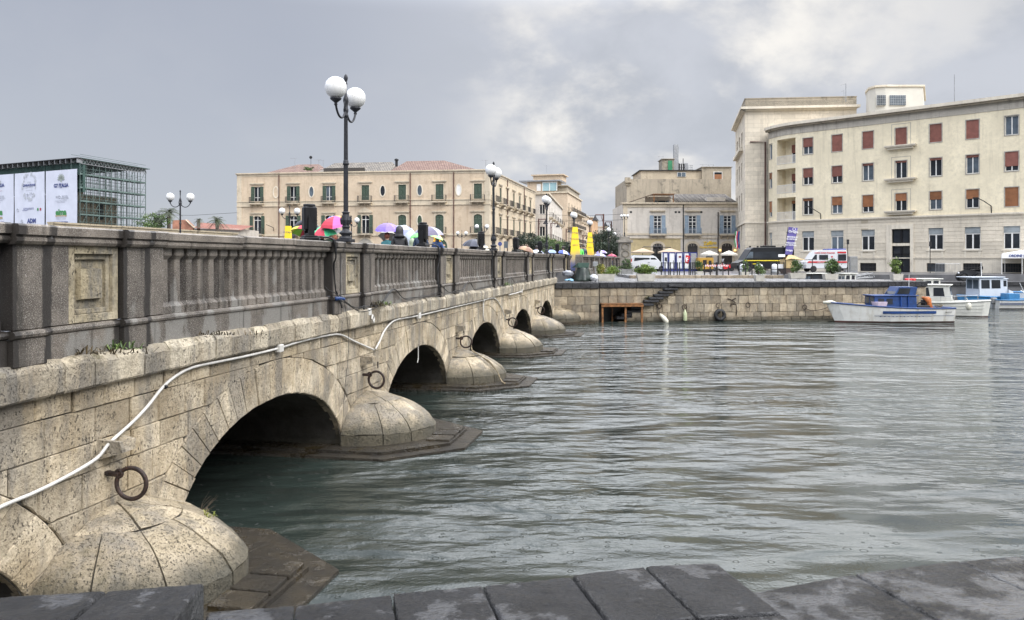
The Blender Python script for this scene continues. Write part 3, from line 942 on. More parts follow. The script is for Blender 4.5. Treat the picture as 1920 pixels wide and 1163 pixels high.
# steps geometry in (s, z) of this wall
def qs(px):                       # picture column -> distance along the wall
    k = (px - 960) / F
    # QA + s*qd : x = k*y
    return (k * QA.y - QA.x) / (qd.x - k * qd.y)
def qzz(px, py):
    s = qs(px); return EYE - (py - HY) * (QA.y + s * qd.y) / F
steps = [(1251, 1277, 534), (1242, 1268, 540), (1233, 1259, 546), (1224, 1251, 551.5), (1214, 1241, 557), (1205, 1232, 562.5), (1196, 1223, 569), (1187, 1213, 575.5), (1178, 1204, 582), (1169, 1194, 588), (1160, 1185, 594)]
def niche(s, z):
    """the wall is cut away under the timber platform, following the steps"""
    px_r = 1125 + (1215 - 1125) * 1.0
    if z > 1.02: return False
    lim = qs(1213) - (1.02 - z) * 1.5
    return s < lim
crs = [-.45, .02, .22, .53, 1.02, 1.51, 1.985]
for r_ in range(len(crs) - 1):
    s = 0.0; z0, z1 = crs[r_], crs[r_ + 1]
    while s < QL:
        L = rnd.uniform(.40, .68); s1 = min(s + L, QL)
        if QL - s1 < .15: s1 = QL
        if not niche((s + s1) / 2, (z0 + z1) / 2):
            poly = [(s, z0), (s1, z0), (s1, z1), (s, z1)]
            stone_piece(poly, rnd.uniform(-.015, .02), .3, MQ, rnd.uniform(.012, .03), .006).build('quay_stone', QUAYST, quay)
        s = s1
m = MB(MQ); s0 = qs(1216)
m.box(s0, QL, .05, 5.1, -1, 1.98); m.box(0, s0, .05, 5.1, 1.03, 1.98)
m.build('backing', INNER, quay)
m = MB(MQ); m.box(-.1, s0 + .2, 1.3, 5.1, -1, 1.03); m.box(-.15, .0, .0, 1.3, -1, 1.03); m.build('niche', mat('niche_shade_stone', (.022, .020, .016), .4, .3, 3), quay)  # stone coloured near black to put the shade under the platform into it
# right-hand return of the quay into the basin
MR = Matrix.Translation(QB) @ Matrix.Rotation(R(90), 4, 'Z')
for r_ in range(len(crs) - 1):
    s = 0.0
    while s < 5.0:
        L = rnd.uniform(.42, .7)
        stone_piece([(s, crs[r_]), (s + L, crs[r_]), (s + L, crs[r_ + 1]), (s, crs[r_ + 1])], rnd.uniform(-.015, .015), .3, MR, .02, .005).build('quay_stone', QUAYST, quay); s += L
# left-hand bay beside the bridge
LA, LB = Vector((2.45, 45.25, 0)), Vector((5.02, 45.55, 0))
ld = (LB - LA).normalized(); LL = (LB - LA).length
ML = Matrix(((ld.x, -ld.y, 0, LA.x), (ld.y, ld.x, 0, LA.y), (0, 0, 1, 0), (0, 0, 0, 1)))
for r_, (z0, z1) in enumerate(zip([-.45, .1, .6, 1.02, 1.50], [.1, .6, 1.02, 1.50, 1.97])):
    cuts = [0, .75, 1.2, 1.75, LL] if r_ % 2 else [0, .4, 1.0, 1.6, 2.1, LL]
    for a, b_ in zip(cuts, cuts[1:]):
        stone_piece([(a, z0), (b_, z0), (b_, z1), (a, z1)], rnd.uniform(-.01, .01), .4, ML, .015, .004).build('quay_stone', QUAYST, quay)
m = MB(ML); m.box(0, LL, .05, 1.2, -1, 1.97); m.build('backing', INNER, quay)
# coping
def coping(Mx, L, z0=1.985, z1=2.305, dd=.55, wmin=.38, wmax=.56, nm='coping_stone', out=-.09):
    s = 0.0
    while s < L - .02:
        w_ = rnd.uniform(wmin, wmax); s1 = min(s + w_, L)
        if L - s1 < .12: s1 = L
        mb = MB(Mx); o = rnd.uniform(-.006, .006)
        mb.box(s + .003, s1 - .003, out + o, dd, z0, z1 + rnd.uniform(-.004, .006), .02)
        mb.build(nm, CAPST, quay); s = s1
coping(MQ, QL); coping(ML, LL, 1.96, 2.295); coping(MR, 5.0)
# paving slabs of the quay top (rows parallel to the edge)
v = .56
row_i = 0
while v < 8.6:
    dv = .62 if v < 3 else .8
    s = -2.0 + (row_i % 2) * .3
    while s < QL + .3:
        L = rnd.uniform(.55, .95)
        c_ = MQ @ Vector((s + L / 2, v + dv / 2, 0))
        inside = True
        if c_.x < 2.6 + (c_.y - 45) * .2: inside = False
        if c_.y > 52.9 and c_.x > 19.0: inside = False
        if c_.y > 55.6: inside = False
        if s + L > QL: inside = False
        if inside:
            mb = MB(MQ); mb.box(s + .008, s + L - .008, v + .008, v + dv - .008, 2.29, 2.318 + rnd.uniform(-.002, .003), .004)
            mb.build('paving_slab', QTOP, quay)
        s += L
    v += dv; row_i += 1
# cantilever steps
for i, (xa, xb, yt) in enumerate(steps):
    a, b_, z_ = qs(xa), qs(xb), qzz(xa, yt)
    mb = MB(MQ)
    if i < 7: mb.box(a, b_, -.36, .2, z_ - .135, z_, .02)
    else: mb.box(a - .1, b_, .02, 1.3, z_ - .16, z_, .02)
    mb.build('step', CAPST, quay)

# timber platform under the steps
tp = thing('timber_platform', 'orange timber platform on posts at the foot of the black quay steps', 'platform', tuple(MQ @ Vector((1.2, -.2, 0))))
zt = qzz(1150, 569.5)
m = MB(MQ); m.box(.02, qs(1203), -.42, -.36, zt - .17, zt - .01, .008); m.build('fascia_board', WOOD, tp)
for k in range(9):
    a = .02 + k * (qs(1203) - .04) / 9
    m = MB(MQ); m.box(a, a + (qs(1203)) / 9 - .03, -.44, 1.2, zt - .008, zt + .03, .005); m.build('deck_board', WOOD, tp)
for xx in (.05, qs(1168.5), qs(1203) - .12):
    m = MB(MQ); m.box(xx, xx + .11, -.35, -.24, -.3, zt - .01, .008); m.build('post', WOOD, tp)
m = MB(MQ); m.box(qs(1153), qs(1153) + .09, .8, .9, -.3, zt - .01, .008); m.build('post', WOOD, tp)

# ================================================================ NEAR QUAY (where the photographer stands)
nq = thing('near_quay', 'near quay edge of wet black basalt slabs', 'quay', (0, 2.5, 0), kind='structure')
del nq['category']
QN = 2.2
def NP(px, py, z): 
    Y = (EYE - z) * F / (py - HY); return (X(px, Y), Y)
def slab(pts, z0, z1, N_=30):
    """worn slab: four plan corners (back-left, back-right, front-right, front-left), chiselled top, rounded edges"""
    A, B_, C_, D_ = [Vector(p) for p in pts]
    c_ = (A + B_ + C_ + D_) / 4
    A, B_, C_, D_ = [p + (c_ - p).normalized() * .004 for p in (A, B_, C_, D_)]
    W_ = ((B_ - A).length + (C_ - D_).length) / 2; H_ = ((D_ - A).length + (C_ - B_).length) / 2
    q0 = rnd.uniform(0, 90); tx, ty = rnd.uniform(-.006, .006), rnd.uniform(-.004, .004)
    vs = []
    for j in range(N_ + 1):
        for i in range(N_ + 1):
            a, b_ = i / N_, j / N_
            # crowd the samples towards the edges
            a = .5 - .5 * math.cos(math.pi * a) * (1 - .35) - .5 * (1 - 2 * a) * .35; b_ = .5 - .5 * math.cos(math.pi * b_) * .65 - .5 * (1 - 2 * b_) * .35
            p = A.lerp(B_, a).lerp(D_.lerp(C_, a), b_)
            e = min(a * W_, (1 - a) * W_, b_ * H_, (1 - b_) * H_)
            n1_ = mnoise.noise(Vector((p.x * 9, p.y * 9, q0))); n2_ = mnoise.noise(Vector((p.x * 26, p.y * 34, q0))); n3_ = mnoise.noise(Vector((p.x * 70, p.y * 60, q0)))
            z = z1 + tx * (a - .5) + ty * (b_ - .5) + n1_ * .0035 + abs(n2_) * -.0045 + n3_ * .0012
            wear = .016 + .010 * n1_
            if e < wear: z -= .014 * (1 - e / wear) ** 2
            if e < 1e-6:
                d_ = (Vector((p.x, p.y)) - c_).normalized(); p = p - d_ * abs(mnoise.noise(Vector((p.x * 14, p.y * 14, 5)))) * .010
            vs.append((p.x, p.y, z))
    R_ = N_ + 1
    fs = [(j * R_ + i, j * R_ + i + 1, (j + 1) * R_ + i + 1, (j + 1) * R_ + i) for j in range(N_) for i in range(N_)]
    per = [i for i in range(R_)] + [j * R_ + N_ for j in range(1, R_)] + [N_ * R_ + i for i in range(N_ - 1, -1, -1)] + [j * R_ for j in range(N_ - 1, 0, -1)]
    k0 = len(vs); vs += [(vs[k][0], vs[k][1], z0) for k in per]
    fs += [(per[k], per[(k + 1) % len(per)], k0 + (k + 1) % len(per), k0 + k) for k in range(len(per))]
    mb = MB(); mb.smooth = True; mb.add(vs, fs)
    return mb
# mid slabs, front row: measured edge points in the picture
e = [NP(388, 1146, QN), NP(553, 1131, QN), NP(735, 1110, QN), NP(905, 1095, QN), NP(1072, 1078, QN), NP(1208, 1061, QN), NP(1345, 1053, QN)]
def back(p, d_): return (p[0] + .22 * d_, p[1] - .95 * d_)
rowd = [.50, .50, .50, .52, .50, .50, .50]
bk = [back(p, .56) for p in e]
for i in range(len(e) - 1):
    slab([bk[i], bk[i + 1], e[i + 1], e[i]], 1.85, QN + rnd.uniform(-.006, .006)).build('basalt_slab', BASALT, nq)
for r_ in range(1, 7):
    b0 = [back(p, .56 + (r_ - 1) * .6) for p in e]; b1 = [back(p, .56 + r_ * .6) for p in e]
    for i in range(len(e) - 1):
        slab([b1[i], b1[i + 1], b0[i + 1], b0[i]], 1.85, QN + rnd.uniform(-.005, .005), 30 if r_ < 2 else 3).build('basalt_slab', BASALT, nq)
# lower slabs on the right
ZL = 2.07
f_ = [NP(1352, 1118, ZL), NP(1600, 1074, ZL), NP(1795, 1050, ZL), NP(1905, 1041, ZL)]
dr = Vector((f_[3][0] - f_[1][0], f_[3][1] - f_[1][1])).normalized()
x_ = Vector(f_[3])
ext = [tuple(f_[0]), tuple(f_[1]), tuple(f_[2]), tuple(f_[3])]
for k in range(24):
    x_ = x_ + dr * .75; ext.append(tuple(x_))
for r_ in range(0, 7):
    def bb(p, d_): return (p[0] + .27 * d_, p[1] - .96 * d_)
    b0 = [bb(p, .62 * r_) for p in ext]; b1 = [bb(p, .62 * (r_ + 1)) for p in ext]
    off = 0
    for i in range(len(ext) - 1):
        slab([b1[i], b1[i + 1], b0[i + 1], b0[i]], 1.8, ZL + rnd.uniform(-.004, .004), 30 if r_ < 2 and i < 6 else 3).build('basalt_slab', BASALTW, nq)
# raised slabs on the left
ZH = 2.30
g = [NP(-420, 1150, ZH), NP(-190, 1134, ZH), NP(-10, 1119, ZH), NP(200, 1104, ZH), NP(384, 1091, ZH)]
for r_ in range(0, 4):
    b0 = [(p[0] + .02 * r_, p[1] - .55 * r_) for p in g]; b1 = [(p[0] + .02 * (r_ + 1), p[1] - .55 * (r_ + 1)) for p in g]
    for i in range(len(g) - 1):
        slab([b1[i], b1[i + 1], b0[i + 1], b0[i]], 1.9, ZH + rnd.uniform(-.004, .004), 30 if r_ < 1 else 3).build('basalt_slab', BASALT, nq)
# masonry under the slabs
m = MB()
poly = [(-5.6, 1.9), (g[2][0], g[2][1] - .12), (g[4][0] - .02, g[4][1] - .10), (e[0][0], e[0][1] - .10), (e[6][0] - .04, e[6][1] - .10), (f_[0][0], f_[0][1] - .12), (ext[-1][0], ext[-1][1] - .12), (ext[-1][0], -12), (-5.6, -12)]
m.prism(poly, 'z', -1, 1.84); m.build('masonry', INNER, nq)
# ================================================================ BUILDINGS
class Wall:
    def __init__(s, p0, p1):
        s.p0, s.p1 = Vector((p0[0], p0[1], 0)), Vector((p1[0], p1[1], 0))
        s.d = (s.p1 - s.p0).normalized(); s.L = (s.p1 - s.p0).length
        s.M = Matrix(((s.d.x, -s.d.y, 0, s.p0.x), (s.d.y, s.d.x, 0, s.p0.y), (0, 0, 1, 0), (0, 0, 0, 1)))
        s.T = facing(s.p0, s.p1)
    def s_(s, px):
        k = (px - 960) / F
        return (k * s.p0.y - s.p0.x) / (s.d.x - k * s.d.y)
    def z_(s, px, py): return EYE - (py - HY) * (s.p0.y + s.s_(px) * s.d.y) / F
    def mb(s): return MB(s.M)
    def wall(s, mb, z0, z1, ops=(), v=0.0, rev=.25, s0=0.0, s1=None, ragged=None):
        s1 = s.L if s1 is None else s1
        mb.M = s.M
        ops = [o for o in ops if o[1] > s0 + .01 and o[0] < s1 - .01 and o[3] > z0 + .01 and o[2] < z1 - .01]
        ss = sorted({s0, s1} | {min(max(o[0], s0), s1) for o in ops} | {min(max(o[1], s0), s1) for o in ops})
        zs = sorted({z0, z1} | {min(max(o[2], z0), z1) for o in ops} | {min(max(o[3], z0), z1) for o in ops})
        for a, b_ in zip(ss, ss[1:]):
            for c_, d_ in zip(zs, zs[1:]):
                mx, mz = (a + b_) / 2, (c_ + d_) / 2
                if any(o[0] < mx < o[1] and o[2] < mz < o[3] for o in ops): continue
                mb.add([(a, v, c_), (b_, v, c_), (b_, v, d_), (a, v, d_)], [(0, 1, 2, 3)])
        for o in ops:
            a, b_, c_, d_ = max(o[0], s0), min(o[1], s1), max(o[2], z0), min(o[3], z1)
            w_ = v + rev
            if o[2] >= z0: mb.add([(a, v, c_), (b_, v, c_), (b_, w_, c_), (a, w_, c_)], [(0, 1, 2, 3)])
            if o[3] <= z1: mb.add([(a, v, d_), (a, w_, d_), (b_, w_, d_), (b_, v, d_)], [(0, 1, 2, 3)])
            mb.add([(a, v, c_), (a, w_, c_), (a, w_, d_), (a, v, d_)], [(0, 1, 2, 3)])
            mb.add([(b_, v, c_), (b_, v, d_), (b_, w_, d_), (b_, w_, c_)], [(0, 1, 2, 3)])
        return mb
    def strip(s, mb, z0, z1, out, s0=None, s1=None, back=.0):
        mb.M = s.M
        mb.box(-out if s0 is None else s0, s.L + out if s1 is None else s1, -out, back, z0, z1, .0)
        return mb
def plaster(name, c, dirt=.25, joints=None, streak=.25, gap=(.5, .46, .38), dirtc=(.16, .13, .10)):
    m, t, b = newmat(name)
    p = pos(t)
    col = mixc(t, maprange(t, noisen(t, p, .35, 7, .6), .3, .7), tuple(x * .86 for x in c), tuple(min(1, x * 1.08) for x in c))
    col = mixc(t, maprange(t, noisen(t, p, 3.1, 6, .7), .35, .75), col, tuple(x * .85 for x in c))
    s_ = noisen(t, mapn(t, p, (1.3, 1.3, .10)), 1.6, 6, .65)
    col = mixc(t, mathn(t, 'MULTIPLY', maprange(t, s_, .50, .74), streak), col, dirtc)
    s_ = noisen(t, p, .8, 9, .72)
    col = mixc(t, mathn(t, 'MULTIPLY', maprange(t, s_, .52, .70), dirt), col, dirtc)
    if joints:
        br = t.nodes.new('ShaderNodeTexBrick')
        q = xyz(t, p); cb = t.nodes.new('ShaderNodeCombineXYZ')
        t.links.new(mathn(t, 'ADD', q[0], mathn(t, 'MULTIPLY', q[1], joints[2])), cb.inputs[0]); t.links.new(q[2], cb.inputs[1])
        t.links.new(cb.outputs[0], br.inputs['Vector'])
        br.inputs['Scale'].default_value = 1.0; br.inputs['Brick Width'].default_value = joints[0]; br.inputs['Row Height'].default_value = joints[1]
        br.inputs['Mortar Size'].default_value = .012; br.inputs['Color1'].default_value = (.84, .84, .84, 1); br.inputs['Color2'].default_value = (1, 1, 1, 1)
        br.inputs['Mortar'].default_value = (.62, .60, .56, 1)
        col = mixc(t, 1.0, col, br.outputs['Color'], 'MULTIPLY')
    setin(t, b, 'Base Color', col); setin(t, b, 'Roughness', .85)
    bump(t, b, noisen(t, p, 9, 6, .6), .25, .02)
    return m
PEACH = plaster('peach_plaster', (.56, .45, .325), .42, streak=.45, dirtc=(.30, .20, .13))
PALE = plaster('pale_stone_trim', (.56, .48, .36), .45, streak=.5)
PEACH2 = plaster('pale_side_plaster', (.60, .50, .36), .35, streak=.4)
YELLOWP = plaster('cream_render', (.78, .69, .50), .16, streak=.22)
TRAV = plaster('travertine_blocks', (.70, .625, .50), .2, joints=(1.5, .55, 1.0), streak=.25)
TRAVS = plaster('travertine_trim', (.68, .615, .50), .25, streak=.3)
FRIEZE = plaster('grey_frieze_panels', (.50, .46, .39), .25, joints=(2.2, 3.0, 1.0), streak=.5)
GREYW = plaster('weathered_grey_render', (.36, .31, .235), .95, streak=.75, dirtc=(.12, .108, .085))
WHITEW = plaster('whitewashed_render', (.60, .55, .48), .3, streak=.45)
OCHRE = plaster('ochre_render', (.50, .40, .22), .4, streak=.35)
BEIGE = plaster('beige_flat_render', (.58, .46, .33), .15, streak=.2)
SHGREEN = mat('dark_green_shutter', (.035, .065, .038), .55, .15, 3)
SHBLUE = mat('faded_blue_shutter', (.24, .31, .38), .6, .12, 3)
ROLLR = mat('red_roller_shutter', (.26, .105, .08), .55, .12, 2, rvar=.15)
ROLLB = mat('brown_roller_shutter', (.29, .125, .055), .55, .12, 2, rvar=.15)
FRAMEW = mat('white_window_frame', (.70, .69, .66), .45, .05, 2)
FRAMES = mat('stone_window_frame', (.38, .35, .30), .7, .15, 2)
RAIL = mat('wrought_iron', (.05, .045, .042), .6, .2, 3)
PIPE = mat('brown_downpipe', (.10, .045, .035), .6, .2, 1)
TILE_G = None
def tiles(name, c1, c2):
    m, t, b = newmat(name)
    p = pos(t)
    wv = t.nodes.new('ShaderNodeTexWave'); wv.wave_type = 'BANDS'; wv.bands_direction = 'X'
    wv.inputs['Scale'].default_value = 1.1; wv.inputs['Distortion'].default_value = .3; t.links.new(p, wv.inputs['Vector'])
    col = mixc(t, maprange(t, noisen(t, p, 1.5, 6, .7), .35, .65), c1, c2)
    col = mixc(t, mathn(t, 'MULTIPLY', maprange(t, wv.outputs['Fac'], .1, .6, 1, 0), .6), col, tuple(x * .3 for x in c1))
    setin(t, b, 'Base Color', col); setin(t, b, 'Roughness', .8); bump(t, b, wv.outputs['Fac'], .8, .08)
    return m
TILE_O = tiles('orange_roof_tiles', (.15, .085, .065), (.24, .155, .12))
TILE_G = tiles('grey_roof_tiles', (.11, .10, .09), (.25, .22, .18))
TILE_R = tiles('red_roof_tiles', (.22, .08, .055), (.32, .13, .09))

def window(W, par, s0, s1, z0, z1, rev=.25, frame=FRAMEW, cols=2, trans=None, glass=GLASS_L, roll=0, rollm=None, fw=.07, surround=None):
    m = W.mb(); v0, v1 = rev - .10, rev - .03
    m.box(s0, s0 + fw, v0, v1, z0, z1); m.box(s1 - fw, s1, v0, v1, z0, z1)
    m.box(s0 + fw, s1 - fw, v0, v1, z0, z0 + fw); m.box(s0 + fw, s1 - fw, v0, v1, z1 - fw, z1)
    for k in range(1, cols):
        x = s0 + (s1 - s0) * k / cols; m.box(x - fw * .75, x + fw * .75, v0 - .01, v1, z0 + fw, z1 - fw)
    if trans: m.box(s0 + fw, s1 - fw, v0 - .005, v1, trans - fw * .7, trans + fw * .7)
    w_ = m.build('window', frame, par)
    m = W.mb(); m.add([(s0, rev - .05, z0), (s1, rev - .05, z0), (s1, rev - .05, z1), (s0, rev - .05, z1)], [(0, 1, 2, 3)]); m.build('pane', glass, w_)
    if roll > 0:
        m = W.mb(); zb = z1 - (z1 - z0) * roll; n = max(2, int((z1 - zb) / .16))
        for k in range(n):
            a, b_ = zb + (z1 - zb) * k / n, zb + (z1 - zb) * (k + 1) / n
            m.add([(s0, rev - .15, a), (s1, rev - .15, a), (s1, rev - .185, b_), (s0, rev - .185, b_)], [(0, 1, 2, 3)])
            m.add([(s0, rev - .185, b_), (s1, rev - .185, b_), (s1, rev - .15, b_), (s0, rev - .15, b_)], [(0, 1, 2, 3)])
        m.build('roller_shutter', rollm, w_)
    if surround:
        m = W.mb(); q = surround
        for a in ((s0 - q, s0, z0 - q, z1 + q), (s1, s1 + q, z0 - q, z1 + q), (s0, s1, z1, z1 + q), (s0, s1, z0 - q, z0)):
            m.box(a[0], a[1], -.04, .03, a[2], a[3])
        m.build('frame', FRAMES, w_)
    return w_
def louvre(W, par, s0, s1, z0, z1, v, m_, nm='shutter', step=.11, arch=0):
    m = W.mb(); fw = .05
    m.box(s0, s0 + fw, v - .05, v, z0, z1); m.box(s1 - fw, s1, v - .05, v, z0, z1)
    zm = (z0 + z1) / 2
    for a in (z0, zm - fw / 2, z1 - fw): m.box(s0 + fw, s1 - fw, v - .048, v, a, a + fw)
    n = int((z1 - z0) / step)
    for k in range(n):
        a = z0 + (z1 - z0) * k / n
        m.add([(s0 + fw, v - .045, a), (s1 - fw, v - .045, a), (s1 - fw, v - .01, a + step * .95), (s0 + fw, v - .01, a + step * .95)], [(0, 1, 2, 3)])
    return m.build(nm, m_, par)
def railing(W, par, s0, s1, z0, h, depth, m_=RAIL, step=.14, nm='railing', th=.03, v0=0.0):
    m = W.mb(); t = th
    for zz in (z0 + .06, z0 + h):
        m.box(s0, s1, v0 - depth, v0 - depth + t, zz - t, zz); m.box(s0, s0 + t, v0 - depth, v0, zz - t, zz); m.box(s1 - t, s1, v0 - depth, v0, zz - t, zz)
    n = max(2, int((s1 - s0) / step))
    for k in range(n + 1):
        x = s0 + (s1 - s0 - t) * k / n; m.box(x, x + t * .75, v0 - depth + .003, v0 - depth + t * .8, z0, z0 + h - .01)
    nd = max(1, int(depth / step))
    for k in range(nd):
        y = v0 - depth + depth * (k + .5) / nd
        for x in (s0, s1 - t): m.box(x + .003, x + t * .8, y, y + t * .75, z0, z0 + h - .01)
    return m.build(nm, m_, par)
def balcony(W, par, s0, s1, z, depth, h=1.0, m_=PALE, rm=RAIL, step=.14, th=.03):
    m = W.mb(); m.box(s0, s1, -depth, .02, z - .14, z); m.box(s0 + .06, s1 - .06, -depth + .06, .02, z - .22, z - .14)
    for x in (s0 + .15, (s0 + s1) / 2 - .09, s1 - .33): m.prism([(-depth + .12, z - .22), (.02, z - .22), (.02, z - .75), (-.12, z - .62), (-depth * .6, z - .35)], 'x', x, x + .18)
    b_ = m.build('balcony', m_, par)
    railing(W, b_, s0 + .03, s1 - .03, z, h, depth - .03, rm, step, th=th)
    return b_
def oval(W, par, s, z, a, b_, paneM):
    m = W.mb(); n = 20
    for k in range(n):
        t0, t1 = 2 * math.pi * k / n, 2 * math.pi * (k + 1) / n
        q = [(s + (a + e) * math.cos(t), z + (b_ + e) * math.sin(t)) for t in (t0, t1) for e in (0, .16)]
        m.loft([[(q[0][0], -.07, q[0][1]), (q[1][0], -.07, q[1][1]), (q[1][0], .01, q[1][1]), (q[0][0], .01, q[0][1])],
                [(q[2][0], -.07, q[2][1]), (q[3][0], -.07, q[3][1]), (q[3][0], .01, q[3][1]), (q[2][0], .01, q[2][1])]], cap=False)
    w_ = m.build('oval_window', TRAVS, par)
    m = W.mb(); m.add([(s + a * math.cos(2 * math.pi * k / n), -.012, z + b_ * math.sin(2 * math.pi * k / n)) for k in range(n)], [tuple(range(n))]); m.build('pane', paneM, w_)
def hood(W, par, s, z, w_, h=.18, out=.22, ped=False):
    m = W.mb(); m.box(s - w_ / 2, s + w_ / 2, -out, .01, z, z + h); m.box(s - w_ / 2 + .12, s + w_ / 2 - .12, -out * .6, .01, z - .14, z)
    if ped: m.prism([(s - w_ / 2, z + h), (s + w_ / 2, z + h), (s, z + h + .75)], 'y', -out * .9, .01)
    return m.build('window_hood', PALE, par)

# ---------------------------------------------------------------- palazzo
YL, YR, YB = 128.0, 122.0, 161.0
pal = thing('palazzo', 'long peach two storey palazzo with green shutters and iron balconies beyond the bridge', 'building', (X(443, YL), YL, 2.3))
WF = Wall((X(445, YL), YL), (X(917, YR), YR))
WS = Wall((X(917, YR), YR), (X(1003, YB), YB))
z_f = WF.z_
ZT = 17.55
cen = [482.5, 550, 617, 685, 754, 824, 896]
def zz(py, px=680): return WF.z_(px, py)
zu0, zu1 = zz(379), zz(347.5); zl0, zl1 = zz(438), zz(403.5)
ops = []
for c in cen:
    s = WF.s_(c); ops += [(s - .62, s + .62, zu0, zu1), (s - .65, s + .65, zl0, zl1)]
m = WF.wall(MB(), 2.3, zz(323), ops); m.build('front_wall', PEACH, pal, fix=False)
opsS = []
sp = [2.6 + i * (WS.L - 4.4) / 6.6 for i in range(7)]
for s in sp: opsS += [(s - .65, s + .65, zu0, zu1), (s - .65, s + .65, zl0, zl1)]
m = WS.wall(MB(), 2.3, zz(323), opsS); m.build('side_wall', PEACH2, pal, fix=False)
WK = Wall((X(1003, YB), YB), (X(1003, YB) - 40, YB + 4)); WL_ = Wall((X(445, YL) - 2, YL + 34), (X(445, YL), YL))
m = MB(); WL_.wall(m, 2.3, zz(323)); WK.wall(m, 2.3, zz(323)); m.build('rear_walls', PEACH, pal, fix=False)
for W, nm in ((WF, 'front'), (WS, 'side'), (WL_, 'left')):
    m = W.mb(); W.strip(m, zz(323.5), zz(322), .25); W.strip(m, zz(325), zz(323.5), .15); W.strip(m, zz(328), zz(325), .06)
    m.M = W.M; m.box(0, W.L, -.02, .3, zz(322), ZT)
    m.box(-.03, W.L + .03, -.10, .33, ZT, ZT + .12)
    m.build('cornice', PALE, pal)
    m = W.mb(); W.strip(m, zz(377), zz(375.5), .12); W.strip(m, zz(386), zz(384.6), .14); W.strip(m, zz(384.6), zz(377), .03); m.build('string_course', PALE, pal)
    m = W.mb(); W.strip(m, zz(442.5), zz(441), .14); W.strip(m, zz(441), zz(438), .05); m.build('string_course', PALE, pal)
    m = W.mb(); m.box(-.05, .75, -.06, .02, 2.3, zz(328)); m.build('corner_pilaster', PALE, pal)
    m = W.mb(); m.box(W.L - .75, W.L + .05, -.06, .02, 2.3, zz(328)); m.build('corner_pilaster', PALE, pal)
opened = {482.5: 'half', 550: 'half', 617: 'open'}
for i, c in enumerate(cen):
    s = WF.s_(c)
    w_ = window(WF, pal, s - .62, s + .62, zu0, zu1, .30, FRAMEW, 2, zu0 + .9, GLASS_L if i == 2 else GLASS_D)
    if i < 3:
        louvre(WF, w_, s - 1.05, s - .48, zu0, zu1, -.02, SHGREEN); louvre(WF, w_, s + .48, s + 1.05, zu0, zu1, -.02, SHGREEN)
    else:
        louvre(WF, w_, s - .60, s - .01, zu0, zu1, .10, SHGREEN); louvre(WF, w_, s + .01, s + .60, zu0, zu1, .10, SHGREEN)
        m = WF.mb(); m.box(s - .80, s - .63, -.05, .02, zu0, zu1 + .15); m.box(s + .63, s + .80, -.05, .02, zu0, zu1 + .15); m.box(s - .63, s + .63, -.048, .02, zu1, zu1 + .15); m.build('window_surround', PALE, pal)
    hood(WF, pal, s, zz(342.6), 2.3); balcony(WF, pal, s - 1.15, s + 1.15, zu0 - .05, .75)
    w_ = window(WF, pal, s - .65, s + .65, zl0, zl1, .30, FRAMEW, 2, zl1 - .7, GLASS_D if i < 4 else GLASS_D)
    # arched surround
    m = WF.mb(); pts = []
    n = 10
    for k in range(n + 1):
        t = math.pi * k / n; pts.append((s + .66 * math.cos(t), zl1 - .42 + .42 * math.sin(t)))
    outl = [(s + .85, zl1 - .42), (s + .85, zl1 + .16), (s - .85, zl1 + .16), (s - .85, zl1 - .42)]
    m.prism(pts[::-1] + outl[::-1][0:0] + [(s + .85, zl1 - .42), (s + .85, zl1 + .16), (s - .85, zl1 + .16), (s - .85, zl1 - .42)], 'y', -.06, .02)
    m.box(s - .85, s - .66, -.06, .02, zl0, zl1 - .42); m.box(s + .66, s + .85, -.06, .02, zl0, zl1 - .42)
    m.build('window_surround', PALE, pal)
    if i in (0, 1, 2, 3):
        louvre(WF, w_, s - 1.25, s - .70, zl0, zl1, -.065, SHGREEN); louvre(WF, w_, s + .70, s + 1.25, zl0, zl1, -.065, SHGREEN)
    else:
        louvre(WF, w_, s - .60, s - .01, zl0, zl1, .10, SHGREEN); louvre(WF, w_, s + .01, s + .60, zl0, zl1, .10, SHGREEN)
    hood(WF, pal, s, zz(399), 2.3, ped=(i == 3)); balcony(WF, pal, s - 1.15, s + 1.15, zl0 - .05, .75)
for s in sp:
    for a, b_, q in ((zu0, zu1, zz(342.6)), (zl0, zl1, zz(399))):
        w_ = window(WS, pal, s - .65, s + .65, a, b_, .3, FRAMEW, 2, None, GLASS_D)
        louvre(WS, w_, s - .62, s - .01, a, b_, .10, SHGREEN); louvre(WS, w_, s + .01, s + .62, a, b_, .10, SHGREEN)
        m = WS.mb(); m.box(s - .85, s - .66, -.05, .02, a, b_ + .2); m.box(s + .66, s + .85, -.05, .02, a, b_ + .2); m.build('window_surround', PALE, pal)
        hood(WS, pal, s, q, 2.4); balcony(WS, pal, s - 1.3, s + 1.3, a - .05, .85)
for c, row, g in ((517.5, 0, BEIGE), (584, 0, GLASS_L), (717.6, 0, GLASS_D), (787, 0, GLASS_L), (860, 0, FRAMEW), (787, 1, SHGREEN)):
    oval(WF, pal, WF.s_(c), zz(358.5 if row == 0 else 414.5), .36, .80, g)
for c in (523.5, 769.5, 851):
    s = WF.s_(c); m = WF.mb(); m.tube([(s, -.12, 2.4), (s, -.12, zz(326))], .085, 6); m.build('downpipe', PIPE, pal)
for s in (13.0, 28.0):
    m = WS.mb(); m.tube([(s, -.12, 2.4), (s, -.12, zz(326))], .08, 6); m.build('downpipe', PIPE, pal)
